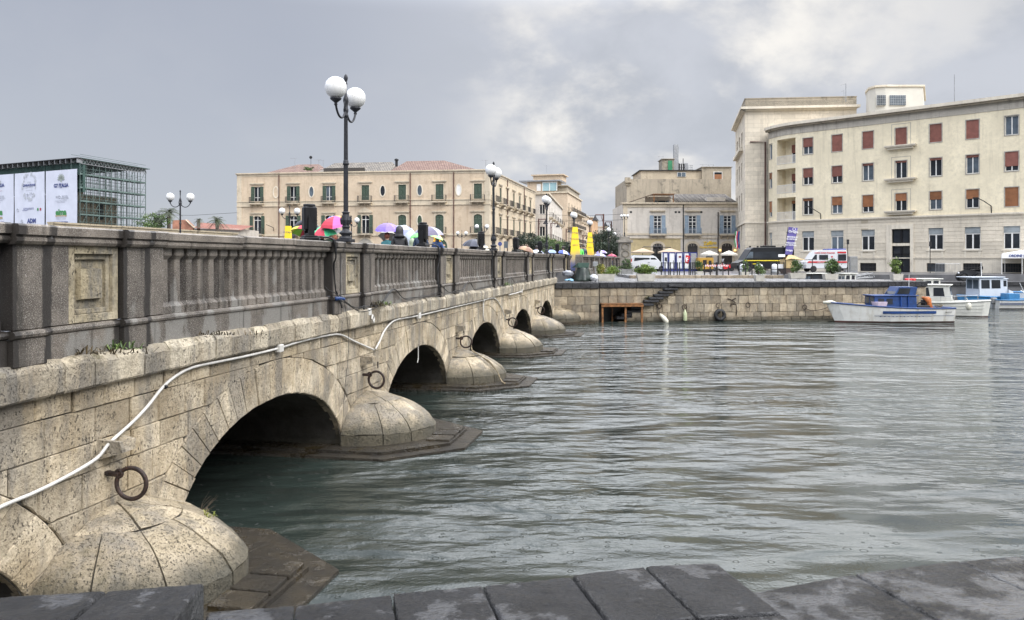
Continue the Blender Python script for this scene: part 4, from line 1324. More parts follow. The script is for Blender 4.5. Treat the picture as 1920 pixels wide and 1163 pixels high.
# ground floor arches
for c in cen:
    s = WF.s_(c); m = WF.mb(); n = 14
    pts = [(s + 1.25 * math.cos(math.pi * k / n), zz(455.5) + 1.25 * math.sin(math.pi * k / n) - .6) for k in range(n + 1)]
    pts += [(s - 1.25, 2.35), (s + 1.25, 2.35)]
    m.prism(pts, 'y', -.02, .02); d_ = m.build('arched_door', SHGREEN if c != 685 else FRAMES, pal)
    m = WF.mb()
    for k in range(n):
        t0, t1 = math.pi * k / n, math.pi * (k + 1) / n
        z0_ = zz(455.5) - .6
        m.loft([[(s + r * math.cos(t), v, z0_ + r * math.sin(t)) for r, v in ((1.25, -.07), (1.50, -.07), (1.50, .01), (1.25, .01))] for t in (t0, t1)])
    m.box(s - 1.5, s - 1.25, -.07, .01, 2.35, z0_); m.box(s + 1.25, s + 1.5, -.07, .01, 2.35, z0_)
    m.build('arch_surround', PALE, d_)
# roofs (low hips behind the parapet)
def hip(W, s0, s1, d0, d1, z0, z1, mt, hipl=4.0, hipr=4.0):
    m = W.mb()
    dm = (d0 + d1) / 2
    m.add([(s0, d0, z0), (s1, d0, z0), (s1, d1, z0), (s0, d1, z0), (s0 + hipl, dm, z1), (s1 - hipr, dm, z1)], [(0, 1, 5, 4), (1, 2, 5), (2, 3, 4, 5), (3, 0, 4)])
    return m.build('roof', mt, pal, fix=False)
Lf = WF.L
hip(WF, 2.4, 14.0, .6, 11, ZT - .3, ZT + 2.1, TILE_O, 5.5, 2.5)
hip(WF, 12.4, 25.8, .9, 10, ZT - .2, ZT + 2.2, TILE_G, 2.0, 1.5)
hip(WF, 24.6, Lf - .5, .5, 11.5, ZT - .3, ZT + 2.35, TILE_O, 2.0, 8.0)
hip(WS, .8, WS.L - .6, .5, 14, ZT - .35, ZT + .55, TILE_O, 6.0, 5.0)
m = WF.mb(); m.box(14.5, 21.3, .35, .6, ZT + .12, ZT + .75); m.build('roof_eave', mat('old_eave', (.05, .045, .04), .8), pal)
def antenna(x, y, z, h, name='roof_antenna', par=None, w_=.8, n=4):
    m = MB(); m.tube([(x, y, z), (x, y, z + h)], .03, 5)
    m.tube([(x - w_, y, z + h * .95), (x + w_ * .4, y, z + h * .95)], .02, 4)
    for k in range(n): xx = x - w_ + k * w_ * 1.3 / n; m.tube([(xx, y - .2, z + h * .95), (xx, y + .2, z + h * .95)], .012, 4)
    return m.build(name, STEEL, par)
for px_, py0, h in ((553, 296, 1.8), (598, 299, 1.6), (606, 300, 1.3), (911, 300, 1.2)):
    p = P(px_, py0, 127); antenna(p.x, p.y, ZT + .6, p.z - ZT - .6, par=pal)
p = P(583, 296, 127); m = MB(); m.tube([(p.x, p.y, ZT + .5), (p.x, p.y, p.z)], .03, 5); m.sphere((p.x, p.y - .1, p.z + .05), .26, 10, 6, (1, .25, 1)); m.build('satellite_dish', DARKM, pal)
p = P(743.5, 299, 126); m = MB(); m.lathe([(.22, ZT + 1.0), (.22, p.z - .2), (.34, p.z - .2), (.34, p.z), (.1, p.z + .15)], 8, (p.x, p.y, 0)); m.build('chimney_pot', DARKM, pal)
# wall lamp bracket
s = WF.s_(513); m = WF.mb(); m.tube([(s, 0, zz(432)), (s + .1, -.3, zz(426)), (s - .7, -1.2, zz(420.5))], .05, 5); m.build('wall_lamp', DARKM, pal)

# ---------------------------------------------------------------- street buildings beyond the palazzo
def block(name, label, p0, p1, p2, zt, wallm, wins, levels, floor0=3.5, fh=3.7, cat='building', bal=True, sidem=None, wz=2.0):
    """a street building: front p0->p1 faces the viewer, side p1->p2 faces the street"""
    b_ = thing(name, label, cat, (p1[0], p1[1], 2.3))
    Wf, Wd = Wall(p0, p1), Wall(p1, p2)
    of, od = [], []
    for lv in range(levels):
        z0 = floor0 + fh * lv + 1.0
        if wins[0]:
            for k in range(wins[0]):
                s = Wf.L * (k + .5) / wins[0]; of.append((s - .6, s + .6, z0, z0 + wz))
        for k in range(wins[1]):
            s = Wd.L * (k + .5) / wins[1]; od.append((s - .65, s + .65, z0 - .5, z0 + wz))
    m = MB(); Wf.wall(m, 2.3, zt, of); m.build('front_wall', wallm, b_, fix=False)
    m = MB(); Wd.wall(m, 2.3, zt, od); m.build('side_wall', sidem or wallm, b_, fix=False)
    q0 = (p0[0] - (p1[0] - p2[0]), p0[1] + (p2[1] - p1[1]))
    m = MB(); Wall(p2, q0).wall(m, 2.3, zt); Wall(q0, p0).wall(m, 2.3, zt); m.build('rear_walls', wallm, b_, fix=False)
    m = MB(); m.add([(p[0], p[1], zt - .1) for p in (p0, p1, p2, q0)], [(0, 1, 2, 3)]); m.build('roof', GREYW, b_, fix=False)
    for W in (Wf, Wd):
        m = W.mb(); W.strip(m, zt - .3, zt + .1, .35, back=.3); m.build('cornice', PALE, b_)
    for o in of: window(Wf, b_, *o, rev=.25, glass=GLASS_D)
    for o in od:
        w_ = window(Wd, b_, *o, rev=.25, glass=GLASS_D)
        louvre(Wd, w_, o[0], o[1], o[2], o[3], .12, SHGREEN if wallm is not WHITEW else FRAMES, step=.2)
        if bal: balcony(Wd, b_, o[0] - .5, o[1] + .5, o[2], .9, step=.25)
    return b_, Wf, Wd
b2, W2f, W2d = block('street_house', 'cream street house with white shuttered bays right behind the peach palazzo', (X(985, 166), 166), (X(1027, 164), 164), (X(1054, 214), 214), 17.6, WHITEW, (2, 6), 3, 3.0, 4.6)
b3, W3f, W3d = block('apartment_block', 'tall beige apartment block with glazed penthouse and long side balconies', (X(965, 226), 226), (X(1064, 222), 222), (X(1090, 254), 254), 22.8, BEIGE, (0, 5), 4, 4.0, 4.3)
for lv in range(4):
    z0 = 4.5 + 4.3 * lv
    m = W3d.mb(); m.box(.2, W3d.L + 1, -1.6, .02, z0 - .2, z0); bb_ = m.build('balcony', PALE, b3); railing(W3d, bb_, .25, W3d.L + .9, z0, 1.1, 1.5, RAIL, .5, th=.06)
pm = MB(W3f.M); pm.box(3.5, W3f.L - 3.6, 1.0, 9, 22.8, 26.0); ph = pm.build('penthouse', BEIGE, b3)
pm = MB(W3f.M); s0, s1 = W3f.s_(1016.5), W3f.s_(1042.5); pm.box(s0, s1, .7, 1.0, 23.3, 25.6); o = pm.build('glazing', mat('teal_glass', (.28, .42, .45), .12, .1, .3), ph)
pm = MB(W3f.M)
for x in (s0 - .1, (s0 + s1) / 2 - .1, s1): pm.box(x, x + .2, .6, .7, 23.2, 25.8)
pm.box(s0 - .1, s1 + .2, .6, .7, 25.6, 25.85); pm.build('frame', FRAMEW, ph)
pm = MB(W3f.M); s0, s1 = W3f.s_(1005), W3f.s_(1013); pm.box(s0, s1, .85, 1.0, 23.3, 25.3); pm.build('window', FRAMEW, ph)
pm = MB(W3f.M); pm.box(1.2, W3f.L - 2.2, .2, 9.5, 26.0, 26.35); pm.build('terrace_slab', STEEL, b3)
pm = MB(W3f.M); s0, s1 = W3f.s_(995), W3f.s_(1050); pm.box(s0, s1, 3, 9, 26.35, 27.9); pm.box(s0 - .5, s1 + .6, 2.4, 9.5, 27.9, 28.2); pm.build('stair_tower', BEIGE, b3)
antenna(X(1025, 225), 225, 28.2, 2.4, par=b3)
pm = W3d.mb(); pm.box(2, W3d.L - 2, .5, 5, 22.9, 24.6); pm.box(1.2, W3d.L - 1, .1, 5.6, 24.6, 24.9); pm.build('side_penthouse', GREYW, b3)
block('street_building', 'narrow tan building with balconies further up the street after the beige block', (X(1070, 262), 262), (X(1084, 260), 260), (X(1104, 300), 300), 20.0, BEIGE, (1, 5), 4, 3.5, 4.2)
block('street_building', 'orange rendered building in the middle of the street row', (X(1090, 312), 312), (X(1110, 310), 310), (X(1121, 345), 345), 20.5, mat('orange_render', (.50, .31, .17), .8, .1, .3), (2, 4), 4, 3.5, 4.2, bal=False)
block('street_building', 'low grey building closing the street with a stepped roofline', (X(1108, 352), 352), (X(1138, 350), 350), (X(1142, 390), 390), 18.5, WHITEW, (3, 3), 3, 3.5, 4.4, bal=False)
block('street_building', 'far pale building half hidden by the tree at the street end', (X(1095, 420), 420), (X(1150, 420), 420), (X(1151, 450), 450), 16.5, plaster('far_render', (.42, .36, .30), .3), (5, 1), 3, 3.5, 4.2, bal=False)

# ---------------------------------------------------------------- middle house with blue shutters
YM = 112.0
mid = thing('townhouse', 'two storey pale house with blue shutters and arched restaurant doors', 'building', (X(1168, YM), YM, 2.3))
WM_ = Wall((X(1169, YM), YM), (X(1386, YM), YM))
def mz(py): return EYE - (py - HY) * YM / F
def ms(px): return WM_.s_(px)
ops = [(ms(c) - .55, ms(c) + .55, mz(439), mz(404.5)) for c in (1233, 1298.5, 1364)]
doors = [(ms(1224), ms(1243), 2.3, mz(462)), (ms(1289), ms(1308), 2.3, mz(462)), (ms(1353), ms(1373), 2.3, mz(462))]
m = WM_.wall(MB(), mz(447), mz(389), ops); m.build('upper_wall', WHITEW, mid, fix=False)
sx = ms(1276)
m = WM_.wall(MB(), 2.3, mz(447), doors, s1=sx); m.build('ground_floor_wall', OCHRE, mid, fix=False)
m = WM_.wall(MB(), 2.3, mz(447), doors, s0=sx); m.build('ground_floor_wall', WHITEW, mid, fix=False)
m = MB(); m.box(WM_.p0.x, WM_.p1.x, YM + .5, YM + 12, 2.3, mz(380) - .2); m.build('rear_body', WHITEW, mid)
m = WM_.mb(); WM_.strip(m, mz(389), mz(382.5), .08, back=.5); WM_.strip(m, mz(382.5), mz(380), .35, back=.5); m.build('cornice', PALE, mid)
m = WM_.mb(); WM_.strip(m, mz(441), mz(437.5), .10); WM_.strip(m, mz(447.5), mz(446), .12); m.build('string_course', PALE, mid)
m = WM_.mb(); m.box(-.05, .55, -.06, .02, mz(447), mz(389)); m.build('corner_pilaster', PALE, mid)
for c in (1233, 1298.5, 1364):
    s = ms(c)
    w_ = window(WM_, mid, s - .55, s + .55, mz(439), mz(404.5), .2, FRAMEW, 2, mz(416), GLASS_D)
    m = WM_.mb()
    for zz_ in (mz(410), mz(423), mz(431)): m.box(s - .48, s + .48, .09, .12, zz_ - .02, zz_ + .02)
    m.build('glazing_bar', FRAMEW, w_)
    louvre(WM_, w_, s - 1.12, s - .57, mz(439), mz(404), -.02, SHBLUE); louvre(WM_, w_, s + .57, s + 1.12, mz(439), mz(404), -.02, SHBLUE)
    hood(WM_, mid, s, mz(396.5), 2.2, .14, .25)
    b_ = balcony(WM_, mid, s - 1.2, s + 1.2, mz(439.6), .6, .9, rm=SHBLUE, step=.09)
for (a, b_, c_, d_) in doors:
    s = (a + b_) / 2; hw = (b_ - a) / 2; n = 14
    m = WM_.mb()
    for k in range(n):
        t0, t1 = math.pi * k / n, math.pi * (k + 1) / n
        m.loft([[(s + (hw + e) * math.cos(t), v, d_ - .02 + (hw * .6 + e) * math.sin(t)) for e, v in ((0, -.06), (.32, -.06), (.32, .01), (0, .01))] for t in (t0, t1)])
    m.box(a - .32, a, -.06, .01, 2.3, d_ - .02); m.box(b_, b_ + .32, -.06, .01, 2.3, d_ - .02)
    dd = m.build('arched_door', PALE, mid)
    m = WM_.mb(); m.prism([(s + hw * math.cos(math.pi * k / n), d_ + hw * .6 * math.sin(math.pi * k / n)) for k in range(n + 1)], 'y', -.015, .0)
    m.box(a, b_, .12, .15, 2.3, d_); m.build('door_leaf', mat('dark_door', (.035, .03, .028), .4), dd)
    m = WM_.mb()
    for k in range(4): x = a + hw * 2 * (k + .5) / 4; m.box(x - .02, x + .02, -.03, -.015, d_, d_ + hw * .45)
    m.build('fanlight_bars', FRAMES, dd)
for c, nm in ((1281, 'downpipe'), (1346, 'downpipe')):
    m = WM_.mb(); m.tube([(ms(c), -.15, 2.35), (ms(c), -.15, mz(384 if c < 1300 else 398))], .07, 6); m.build(nm, DARKM, mid)
for c, y in ((1183, 398), (1267, 398), (1273.5, 398), (1315, 398)):
    m = WM_.mb(); m.box(ms(c) - .16, ms(c) + .16, -.004, .02, mz(y) - .14, mz(y) + .14); m.build('vent_grille', DARKM, mid)
YEL = mat('yellow_sign_letters', (.75, .50, .03), .4, .05, 2)
text('Zaffiro', .68, Matrix.Translation(WM_.M @ Vector((ms(1331), -.12, mz(459)))) @ WM_.T @ Matrix.Rotation(R(4), 4, 'Z'), YEL, 'sign_lettering', mid, extrude=.02, bold=.022)
text('Cucina Artigiana', .40, Matrix.Translation(WM_.M @ Vector((ms(1329), -.12, mz(465.5)))) @ WM_.T, YEL, 'sign_lettering', mid, extrude=.02, bold=.012)
GLOW, t_, b_x = newmat('warm_lamp_glow'); setin(t_, b_x, 'Base Color', (.9, .6, .25)); b_x.inputs['Emission Color'].default_value = (1, .62, .2, 1); b_x.inputs['Emission Strength'].default_value = 1.6
for c in (1349.5, 1377.5):
    m = WM_.mb(); m.box(ms(c) - .12, ms(c) + .12, -.3, -.06, mz(471), mz(468)); m.build('wall_lantern', GLOW, mid)
# roof, terrace and pergola
m = WM_.mb(); s0, s1 = ms(1268), ms(1383)
nrow = 34
m.add([(s0, .6, mz(378.5)), (s1, .6, mz(378.5)), (s1 - .3, 6.5, mz(358)), (s0, 6.5, mz(358))], [(0, 1, 2, 3)])
m.build('roof', TILE_G, mid, fix=False)
m = WM_.mb(); m.smooth = True
for k in range(44):
    x = s0 + (s1 - s0) * (k + .5) / 44; m.tube([(x, .55, mz(378.5) + .02), (x, 6.5, mz(358) + .02)], .09, 6, cap=True)
m.build('roof_tile_rows', TILE_G, mid)
m = WM_.mb(); m.box(ms(1328), ms(1363), .8, 2.0, mz(377), mz(369.5)); m.build('dormer', WHITEW, mid)
m = WM_.mb(); m.box(ms(1216), ms(1266), 3.0, 3.2, mz(380), mz(366)); m.build('terrace_wall', WHITEW, mid)
m = WM_.mb()
for c in (1228, 1264.5): m.box(ms(c) - .06, ms(c) + .06, .7, .82, mz(380), mz(363.5))
m.box(ms(1226), ms(1267), .65, 3.4, mz(363.8), mz(362.6)); m.build('pergola', WOOD, mid)
m = WM_.mb(); m.loft([[(ms(1177), .7, mz(379.5)), (ms(1177), .7, mz(380.5)), (ms(1177), 3, mz(380.5)), (ms(1177), 3, mz(379.5))], [(ms(1227), .7, mz(362.3)), (ms(1227), .7, mz(363.3)), (ms(1227), 3, mz(363.3)), (ms(1227), 3, mz(362.3))]]); m.build('awning', mat('dark_awning', (.10, .07, .05), .7), mid)
for a, b_ in ((1234, 1240), (1241, 1255), (1256, 1262)):
    m = WM_.mb(); m.box(ms(a), ms(b_), 2.9, 3.0, mz(379), mz(373.5)); m.build('terrace_window', GLASS_D if a == 1241 else GLASS_L, mid)
# tall weathered building behind it
YH = 127.0
def hz(py): return EYE - (py - HY) * YH / F
def hx(px): return X(px, YH)
bk = thing('weathered_building', 'tall windowless grey weathered building behind the blue shuttered house', 'building', (hx(1172), YH, 2.3))
m = MB(); m.box(hx(1175), hx(1371), YH, YH + 14, 2.3, hz(336)); m.build('main_wall', GREYW, bk)
m = MB(); m.box(hx(1172), hx(1182), YH - .2, YH + .5, hz(348), hz(333)); m.box(hx(1171), hx(1184), YH - .5, YH + .5, hz(343), hz(340)); m.build('corner_cornice', GREYW, bk)
m = MB(); m.box(hx(1203), hx(1319), YH + .8, YH + 9, hz(336), hz(319.5)); m.build('attic_storey', plaster('patched_render', (.46, .39, .29), .6), bk)
m = MB(); m.box(hx(1200), hx(1319), YH + .5, YH + 9.3, hz(319.5), hz(318)); m.build('roof_edge', DARKM, bk)
m = MB(); m.box(hx(1317), hx(1372.5), YH + .3, YH + 9, hz(336), hz(313.5)); m.box(hx(1316), hx(1374), YH + .1, YH + 9.2, hz(313.5), hz(312.5)); m.build('roof_room', GREYW, bk)
m = MB(); m.box(hx(1271.5), hx(1288), YH + .7, YH + .8, hz(331), hz(322.5)); w_ = m.build('window', FRAMEW, bk)
for a, b_ in ((1272.3, 1279.2), (1280.2, 1287.3)):
    m = MB(); m.box(hx(a), hx(b_), YH + .66, YH + .69, hz(330.5), hz(323)); m.build('pane', GLASS_L, w_)
m = MB(); m.box(hx(1338.5), hx(1355), YH + .2, YH + .3, hz(336), hz(322)); w_ = m.build('window', FRAMEW, bk)
m = MB(); m.box(hx(1340), hx(1354), YH + .14, YH + .19, hz(335.8), hz(327)); m.build('roller_shutter', ROLLB, w_)
m = MB(); m.box(hx(1340), hx(1354), YH + .16, YH + .19, hz(327), hz(323)); m.build('pane', GLASS_D, w_)
st = thing('stair_head', 'small speckled stone stair head with green door on the weathered roof', 'roof cabin', (hx(1257), YH + 3, hz(318)))
m = MB(); m.box(hx(1246), hx(1268.5), YH + 2, YH + 5, hz(318.5), hz(296)); m.box(hx(1244.5), hx(1270), YH + 1.8, YH + 5.2, hz(296), hz(294.8)); m.build('wall', stone('rubble', (.30, .25, .18), (.52, .46, .36), pit=.9, pitscale=2.6), st)
m = MB(); m.box(hx(1257), hx(1265), YH + 1.9, YH + 2.0, hz(318.3), hz(298.5)); m.build('door', mat('green_door', (.03, .20, .09), .5), st)
ch = thing('flue_stack', 'tall square galvanised steel flue rising from the weathered roof', 'chimney', (hx(1275.5), YH + 3, hz(318)))
m = MB(); m.box(hx(1271), hx(1280), YH + 3, YH + 3.9, hz(318.5), hz(297)); m.build('lower_duct', STEEL, ch)
m = MB(); m.box(hx(1271.3), hx(1279.7), YH + 3.03, YH + 3.87, hz(297), hz(266)); m.box(hx(1271), hx(1280), YH + 3, YH + 3.9, hz(274.5), hz(273.8)); m.build('upper_duct', STEEL, ch)
at = thing('antenna_cluster', 'dark cluster of phone antennas on mast beside the tall steel flue', 'antenna', (hx(1286), YH + 3, hz(318)))
m = MB(); m.tube([(hx(1288.5), YH + 3, hz(318)), (hx(1288.5), YH + 3, hz(293))], .06, 6)
for k in range(9):
    m.tube([(hx(1280.5 + k * 1.3), YH + 3 + (k % 3) * .3, hz(317)), (hx(1280.5 + k * 1.3), YH + 3 + (k % 3) * .3, hz(302 + (k % 2) * 2))], .07, 5)
for zz_ in (304, 310, 315): m.tube([(hx(1279.5), YH + 3, hz(zz_)), (hx(1292), YH + 3, hz(zz_))], .035, 4)
m.build('mast', DARKM, at)
m = MB(); m.box(hx(1292), hx(1298), YH + 3, YH + 3.6, hz(318), hz(302)); m.build('cabinet', STEEL, at)
m = MB()
for zz_ in (306.5, 310.5, 314.5): m.tube([(hx(1298), YH + 2.6, hz(zz_)), (hx(1305.5), YH + 2.6, hz(zz_)), (hx(1305.5), YH + 4, hz(zz_))], .03, 4)
for xx in (1298.3, 1302, 1305.5): m.tube([(hx(xx), YH + 2.6, hz(318)), (hx(xx), YH + 2.6, hz(306))], .03, 4)
m.build('guard_rail', STEEL, at)
at = thing('roof_aerial', 'wide thin TV aerial frame on the right corner of the weathered roof', 'antenna', (hx(1335), YH + 3, hz(313)))
m = MB()
for a in (1326, 1347): m.tube([(hx(a), YH + 3, hz(313)), (hx(a), YH + 3, hz(304))], .03, 4)
for a, b_, y0, y1 in ((1320, 1347, 304.5, 304.5), (1330, 1337, 312, 305), (1337, 1342, 305, 312), (1342, 1347, 312, 305)): m.tube([(hx(a), YH + 3, hz(y0)), (hx(b_), YH + 3, hz(y1))], .025, 4)
m.build('frame', STEEL, at)
at = thing('roof_aerial', 'small thin TV aerial beside the stair head with green door', 'antenna', (hx(1249), YH + 3, hz(294)))
m = MB(); m.tube([(hx(1250), YH + 3, hz(295)), (hx(1250), YH + 3, hz(288.5))], .03, 4); m.tube([(hx(1240), YH + 3, hz(289.5)), (hx(1251), YH + 3, hz(288.5))], .025, 4); m.build('frame', STEEL, at)

# ---------------------------------------------------------------- curved apartment building on the right
def rY(px): return 21242.0 / (228 + .1086 * (px - 1515))
def rp(px): Y = rY(px); return (X(px, Y), Y)
cb = thing('curved_building', 'cream four storey waterfront building with red roller shutters and rounded corner', 'building', (rp(1500)[0], rp(1500)[1], 2.3))
WR = Wall(rp(1500), rp(1990))
ZC = 20.05
rowsw = [(16.12, 18.02), (12.52, 14.43), (8.98, 10.88)]
colpx = [1515, 1569.5, 1627.5, 1689.5, 1754.5, 1823.5, 1897, 1974]
close = [[.55, 1, 1, 1, 1, 1, 0, .4], [.55, .62, .12, .10, .12, .13, .75, 1], [.15, .5, .68, .42, .45, .5, 1, .3]]
ops = []
for r_ in range(3):
    for ci, c in enumerate(colpx):
        s = WR.s_(c); z0, z1 = rowsw[r_]
        ops.append((s - .58, s + .58, z0, z1))
m = WR.wall(MB(), 8.35, 18.7, ops); m.build('upper_wall', YELLOWP, cb, fix=False)
gops = []
for ci, c in enumerate(colpx):
    s = WR.s_(c)
    if ci == 3: gops.append((WR.s_(1672.5), WR.s_(1707), 2.3, 7.0)); continue
    gops.append((s - .72, s + .72, 4.70, 7.02))
    if ci != 0: gops.append((s - .88, s + .88, 2.36, 3.28))
m = WR.wall(MB(), 2.3, 8.35, gops, rev=.30); m.build('lower_wall', TRAVS, cb, fix=False)
zb = 3.88; k = 0
while zb < 7.9:
    m = MB(); 
    ss = [0.0] + sorted([v for o in gops if o[2] < zb + .2 < o[3] for v in (o[0] - .02, o[1] + .02)]) + [WR.L]
    for a, b_ in zip(ss[::2], ss[1::2]):
        x = a
        while x < b_ - .01:
            x1 = min(b_, x + rnd.uniform(1.1, 1.9)); 
            if b_ - x1 < .4: x1 = b_
            m = WR.mb(); m.box(x, x1 - .01, -.035, .0, zb + .012, zb + .378, .006); m.build('ashlar_block', TRAV, cb); x = x1
    zb += .39
m = WR.mb(); m.box(0, WR.L, -.10, 0, 3.78, 3.88)
m.build('base_moulding', TRAVS, cb)
def crown(W, par, back=.6):
    m = W.mb(); m.box(-.02, W.L + .02, -.62, back, 19.72, ZC); m.build('cornice', TRAVS, par)
    m = W.mb(); m.box(-.01, W.L + .01, -.42, back, 19.52, 19.72); m.build('cornice_bed', GREYW, par)
    m = W.mb(); m.box(0, W.L, -.05, .02, 18.7, 19.52); m.build('frieze', FRIEZE, par)
    m = W.mb(); m.box(-.01, W.L + .01, -.22, .02, 8.22, 8.38); m.box(-.01, W.L + .01, -.12, .02, 8.10, 8.22); m.build('string_course', TRAVS, par)
crown(WR, cb)
for r_ in range(3):
    for ci, c in enumerate(colpx):
        s = WR.s_(c); z0, z1 = rowsw[r_]
        window(WR, cb, s - .58, s + .58, z0, z1, .22, FRAMEW, 2, None, GLASS_D if (r_ + ci) % 3 else GLASS_L, close[r_][ci], ROLLR if r_ < 2 else ROLLB, .06, .09)
    s = WR.s_(1689.5); z0 = rowsw[r_][0]
    m = WR.mb(); m.loft([[(s - 1.55, -.55, z0 - .22), (s + 1.55, -.55, z0 - .22), (s + 1.45, .02, z0 - .22), (s - 1.45, .02, z0 - .22)], [(s - 1.6, -.62, z0 - .08), (s + 1.6, -.62, z0 - .08), (s + 1.6, .02, z0 - .08), (s - 1.6, .02, z0 - .08)], [(s - 1.6, -.62, z0), (s + 1.6, -.62, z0), (s + 1.6, .02, z0), (s - 1.6, .02, z0)]])
    m.box(s - 1.3, s + 1.3, -.4, .02, z0 - .42, z0 - .22); m.build('window_shelf', TRAVS, cb)
    m = WR.mb()
    for a in ((s - 1.0, s - .95, z0, z0 + 2.35), (s + .95, s + 1.0, z0, z0 + 2.35), (s - 1.0, s + 1.0, z0 + 2.32, z0 + 2.37)): m.box(a[0], a[1], -.015, .01, a[2], a[3])
    m.build('panel_moulding', FRAMES, cb)
for ci, c in enumerate(colpx):
    if ci == 3: continue
    s = WR.s_(c)
    window(WR, cb, s - .72, s + .72, 4.70, 7.02, .28, FRAMEW, 2, 6.32, GLASS_D if ci != 1 else GLASS_L, .28, mat('grey_blind', (.33, .36, .37), .5), .09)
    m = WR.mb(); m.box(s - .9, s + .9, -.12, .02, 4.56, 4.68); m.box(s - .75, s - .55, -.07, .0, 3.9, 4.56); m.box(s + .55, s + .75, -.07, .0, 3.9, 4.56); m.box(s - .55, s + .55, -.03, 0, 3.9, 4.56); m.build('window_apron', TRAVS, cb)
    if ci:
        m = WR.mb(); m.box(s - .88, s + .88, .24, .28, 2.36, 3.28); g_ = m.build('cellar_window', GLASS_D if ci != 4 else GLASS_L, cb)
        m = WR.mb()
        for k in range(13): x = s - .84 + k * .14; m.box(x, x + .03, .08, .11, 2.36, 3.28)
        m.box(s - .88, s + .88, .08, .11, 2.8, 2.84); m.build('grille', RAIL, g_)
# entrance
s0, s1 = WR.s_(1672.5), WR.s_(1707)
m = WR.mb(); m.box(s0 - .55, s0, -.14, .02, 2.3, 7.0); m.box(s1, s1 + .35, -.14, .02, 2.3, 7.0); m.box(s0 - .55, s1 + .35, -.14, .02, 7.0, 7.5); m.build('portal', TRAVS, cb)
m = WR.mb(); m.box(s0, s1, .02, .2, 5.15, 5.45); m.build('transom', TRAVS, cb)
dr_ = WR.mb(); sm = (s0 + s1) / 2
for a, b_, z0, z1 in ((s0, sm, 5.45, 7.0), (sm, s1, 5.45, 7.0), (s0, sm, 2.32, 5.15), (sm, s1, 2.32, 5.15)):
    for q in ((a, a + .1, z0, z1), (b_ - .1, b_, z0, z1), (a + .1, b_ - .1, z0, z0 + .1), (a + .1, b_ - .1, z1 - .1, z1)): dr_.box(q[0], q[1], .1, .18, q[2], q[3])
dr_.box(s0 + .1, s1 - .1, .1, .17, 4.2, 4.3)
dd = dr_.build('entrance_door', BLACKP, cb)
m = WR.mb(); m.add([(s0, .19, 2.3), (s1, .19, 2.3), (s1, .19, 7.0), (s0, .19, 7.0)], [(0, 1, 2, 3)]); m.build('pane', GLASS_D, dd)
# wall lamps
for px_, py_ in ((1539, 406), (1859, 393)):
    s = WR.s_(px_); z0 = WR.z_(px_, py_ + 2)
    m = WR.mb(); m.tube([(s, .0, z0 - .25), (s, -.1, z0 + .45), (s - .5, -.9, z0 + .95), (s - .95, -1.3, z0 + 1.25)], .05, 6); m.box(s - 1.35, s - .85, -1.45, -1.2, z0 + 1.2, z0 + 1.32); m.build('wall_lamp', DARKM, cb)
# rounded corner
S = Vector((rp(1500)[0], rp(1500)[1])); hd = (Vector(rp(1500)) - Vector(rp(1600))).normalized()
a0 = math.atan2(hd.y, hd.x); RR = 7.0
rn_ = Vector((hd.y, -hd.x)); cen_ = S + rn_ * RR
def arc(t): # t degrees travelled from S
    a = math.atan2(-rn_.y, -rn_.x) - R(t); return cen_ + Vector((math.cos(a), math.sin(a))) * RR
def apx(t): q = arc(t); return 960 + F * q.x / q.y
def at_px(px):
    lo, hi = 0.0, 44.0
    for _ in range(40):
        mid_ = (lo + hi) / 2
        if apx(mid_) > px: lo = mid_
        else: hi = mid_
    return lo
marks = [0, at_px(1491.5), (at_px(1491.5) + at_px(1474)) / 2, at_px(1474), (at_px(1474) + at_px(1457)) / 2, at_px(1457), at_px(1449), at_px(1441), 44.5]
kinds = ['w', 'L', 'L', 'L', 'L', 'w', 'n', 'w']
lrows = [(15.2, 18.25), (11.67, 14.63), (8.4, 11.15)]
for i in range(len(marks) - 1):
    b_, a = arc(marks[i]), arc(marks[i + 1])
    W = Wall((a.x, a.y), (b_.x, b_.y)); kd = kinds[i]
    ops = []
    if kd == 'L': ops = [(0.0, W.L, z0, z1) for z0, z1 in lrows]
    if kd == 'n': ops = [(W.L * .15, W.L * .85, z0, z1) for z0, z1 in rowsw]
    m = MB(); W.wall(m, 8.35, 18.7, ops, rev=.22 if kd == 'n' else .02); m.build('corner_wall', YELLOWP, cb, fix=False)
    gop = [(W.L * .15, W.L * .85, 4.7, 7.02)] if kd == 'n' else ([(W.L * .05, W.L * .95, 4.7, 7.02)] if i == 2 else [])
    m = MB(); W.wall(m, 2.3, 8.35, gop, rev=.3); m.build('corner_base', TRAVS, cb, fix=False)
    zb = 3.88
    while zb < 7.9:
        m = W.mb()
        for x0_, x1_ in ([(0, W.L)] if not (gop and 4.7 - .2 < zb < 7.0) else [(0, gop[0][0]), (gop[0][1], W.L)]): m.box(x0_, x1_, -.035, 0, zb + .012, zb + .378)
        m.build('ashlar_course', TRAV, cb); zb += .39
    crown(W, cb, .5)
    if kd == 'n':
        for r_, o in enumerate(ops): window(W, cb, *o, rev=.2, cols=1, roll=(0, .4, .7)[r_], rollm=ROLLB, surround=.05)
    for o in gop: window(W, cb, *o, rev=.28, cols=2 if i == 2 else 1, trans=6.32, roll=.28, rollm=MATS['grey_blind'])
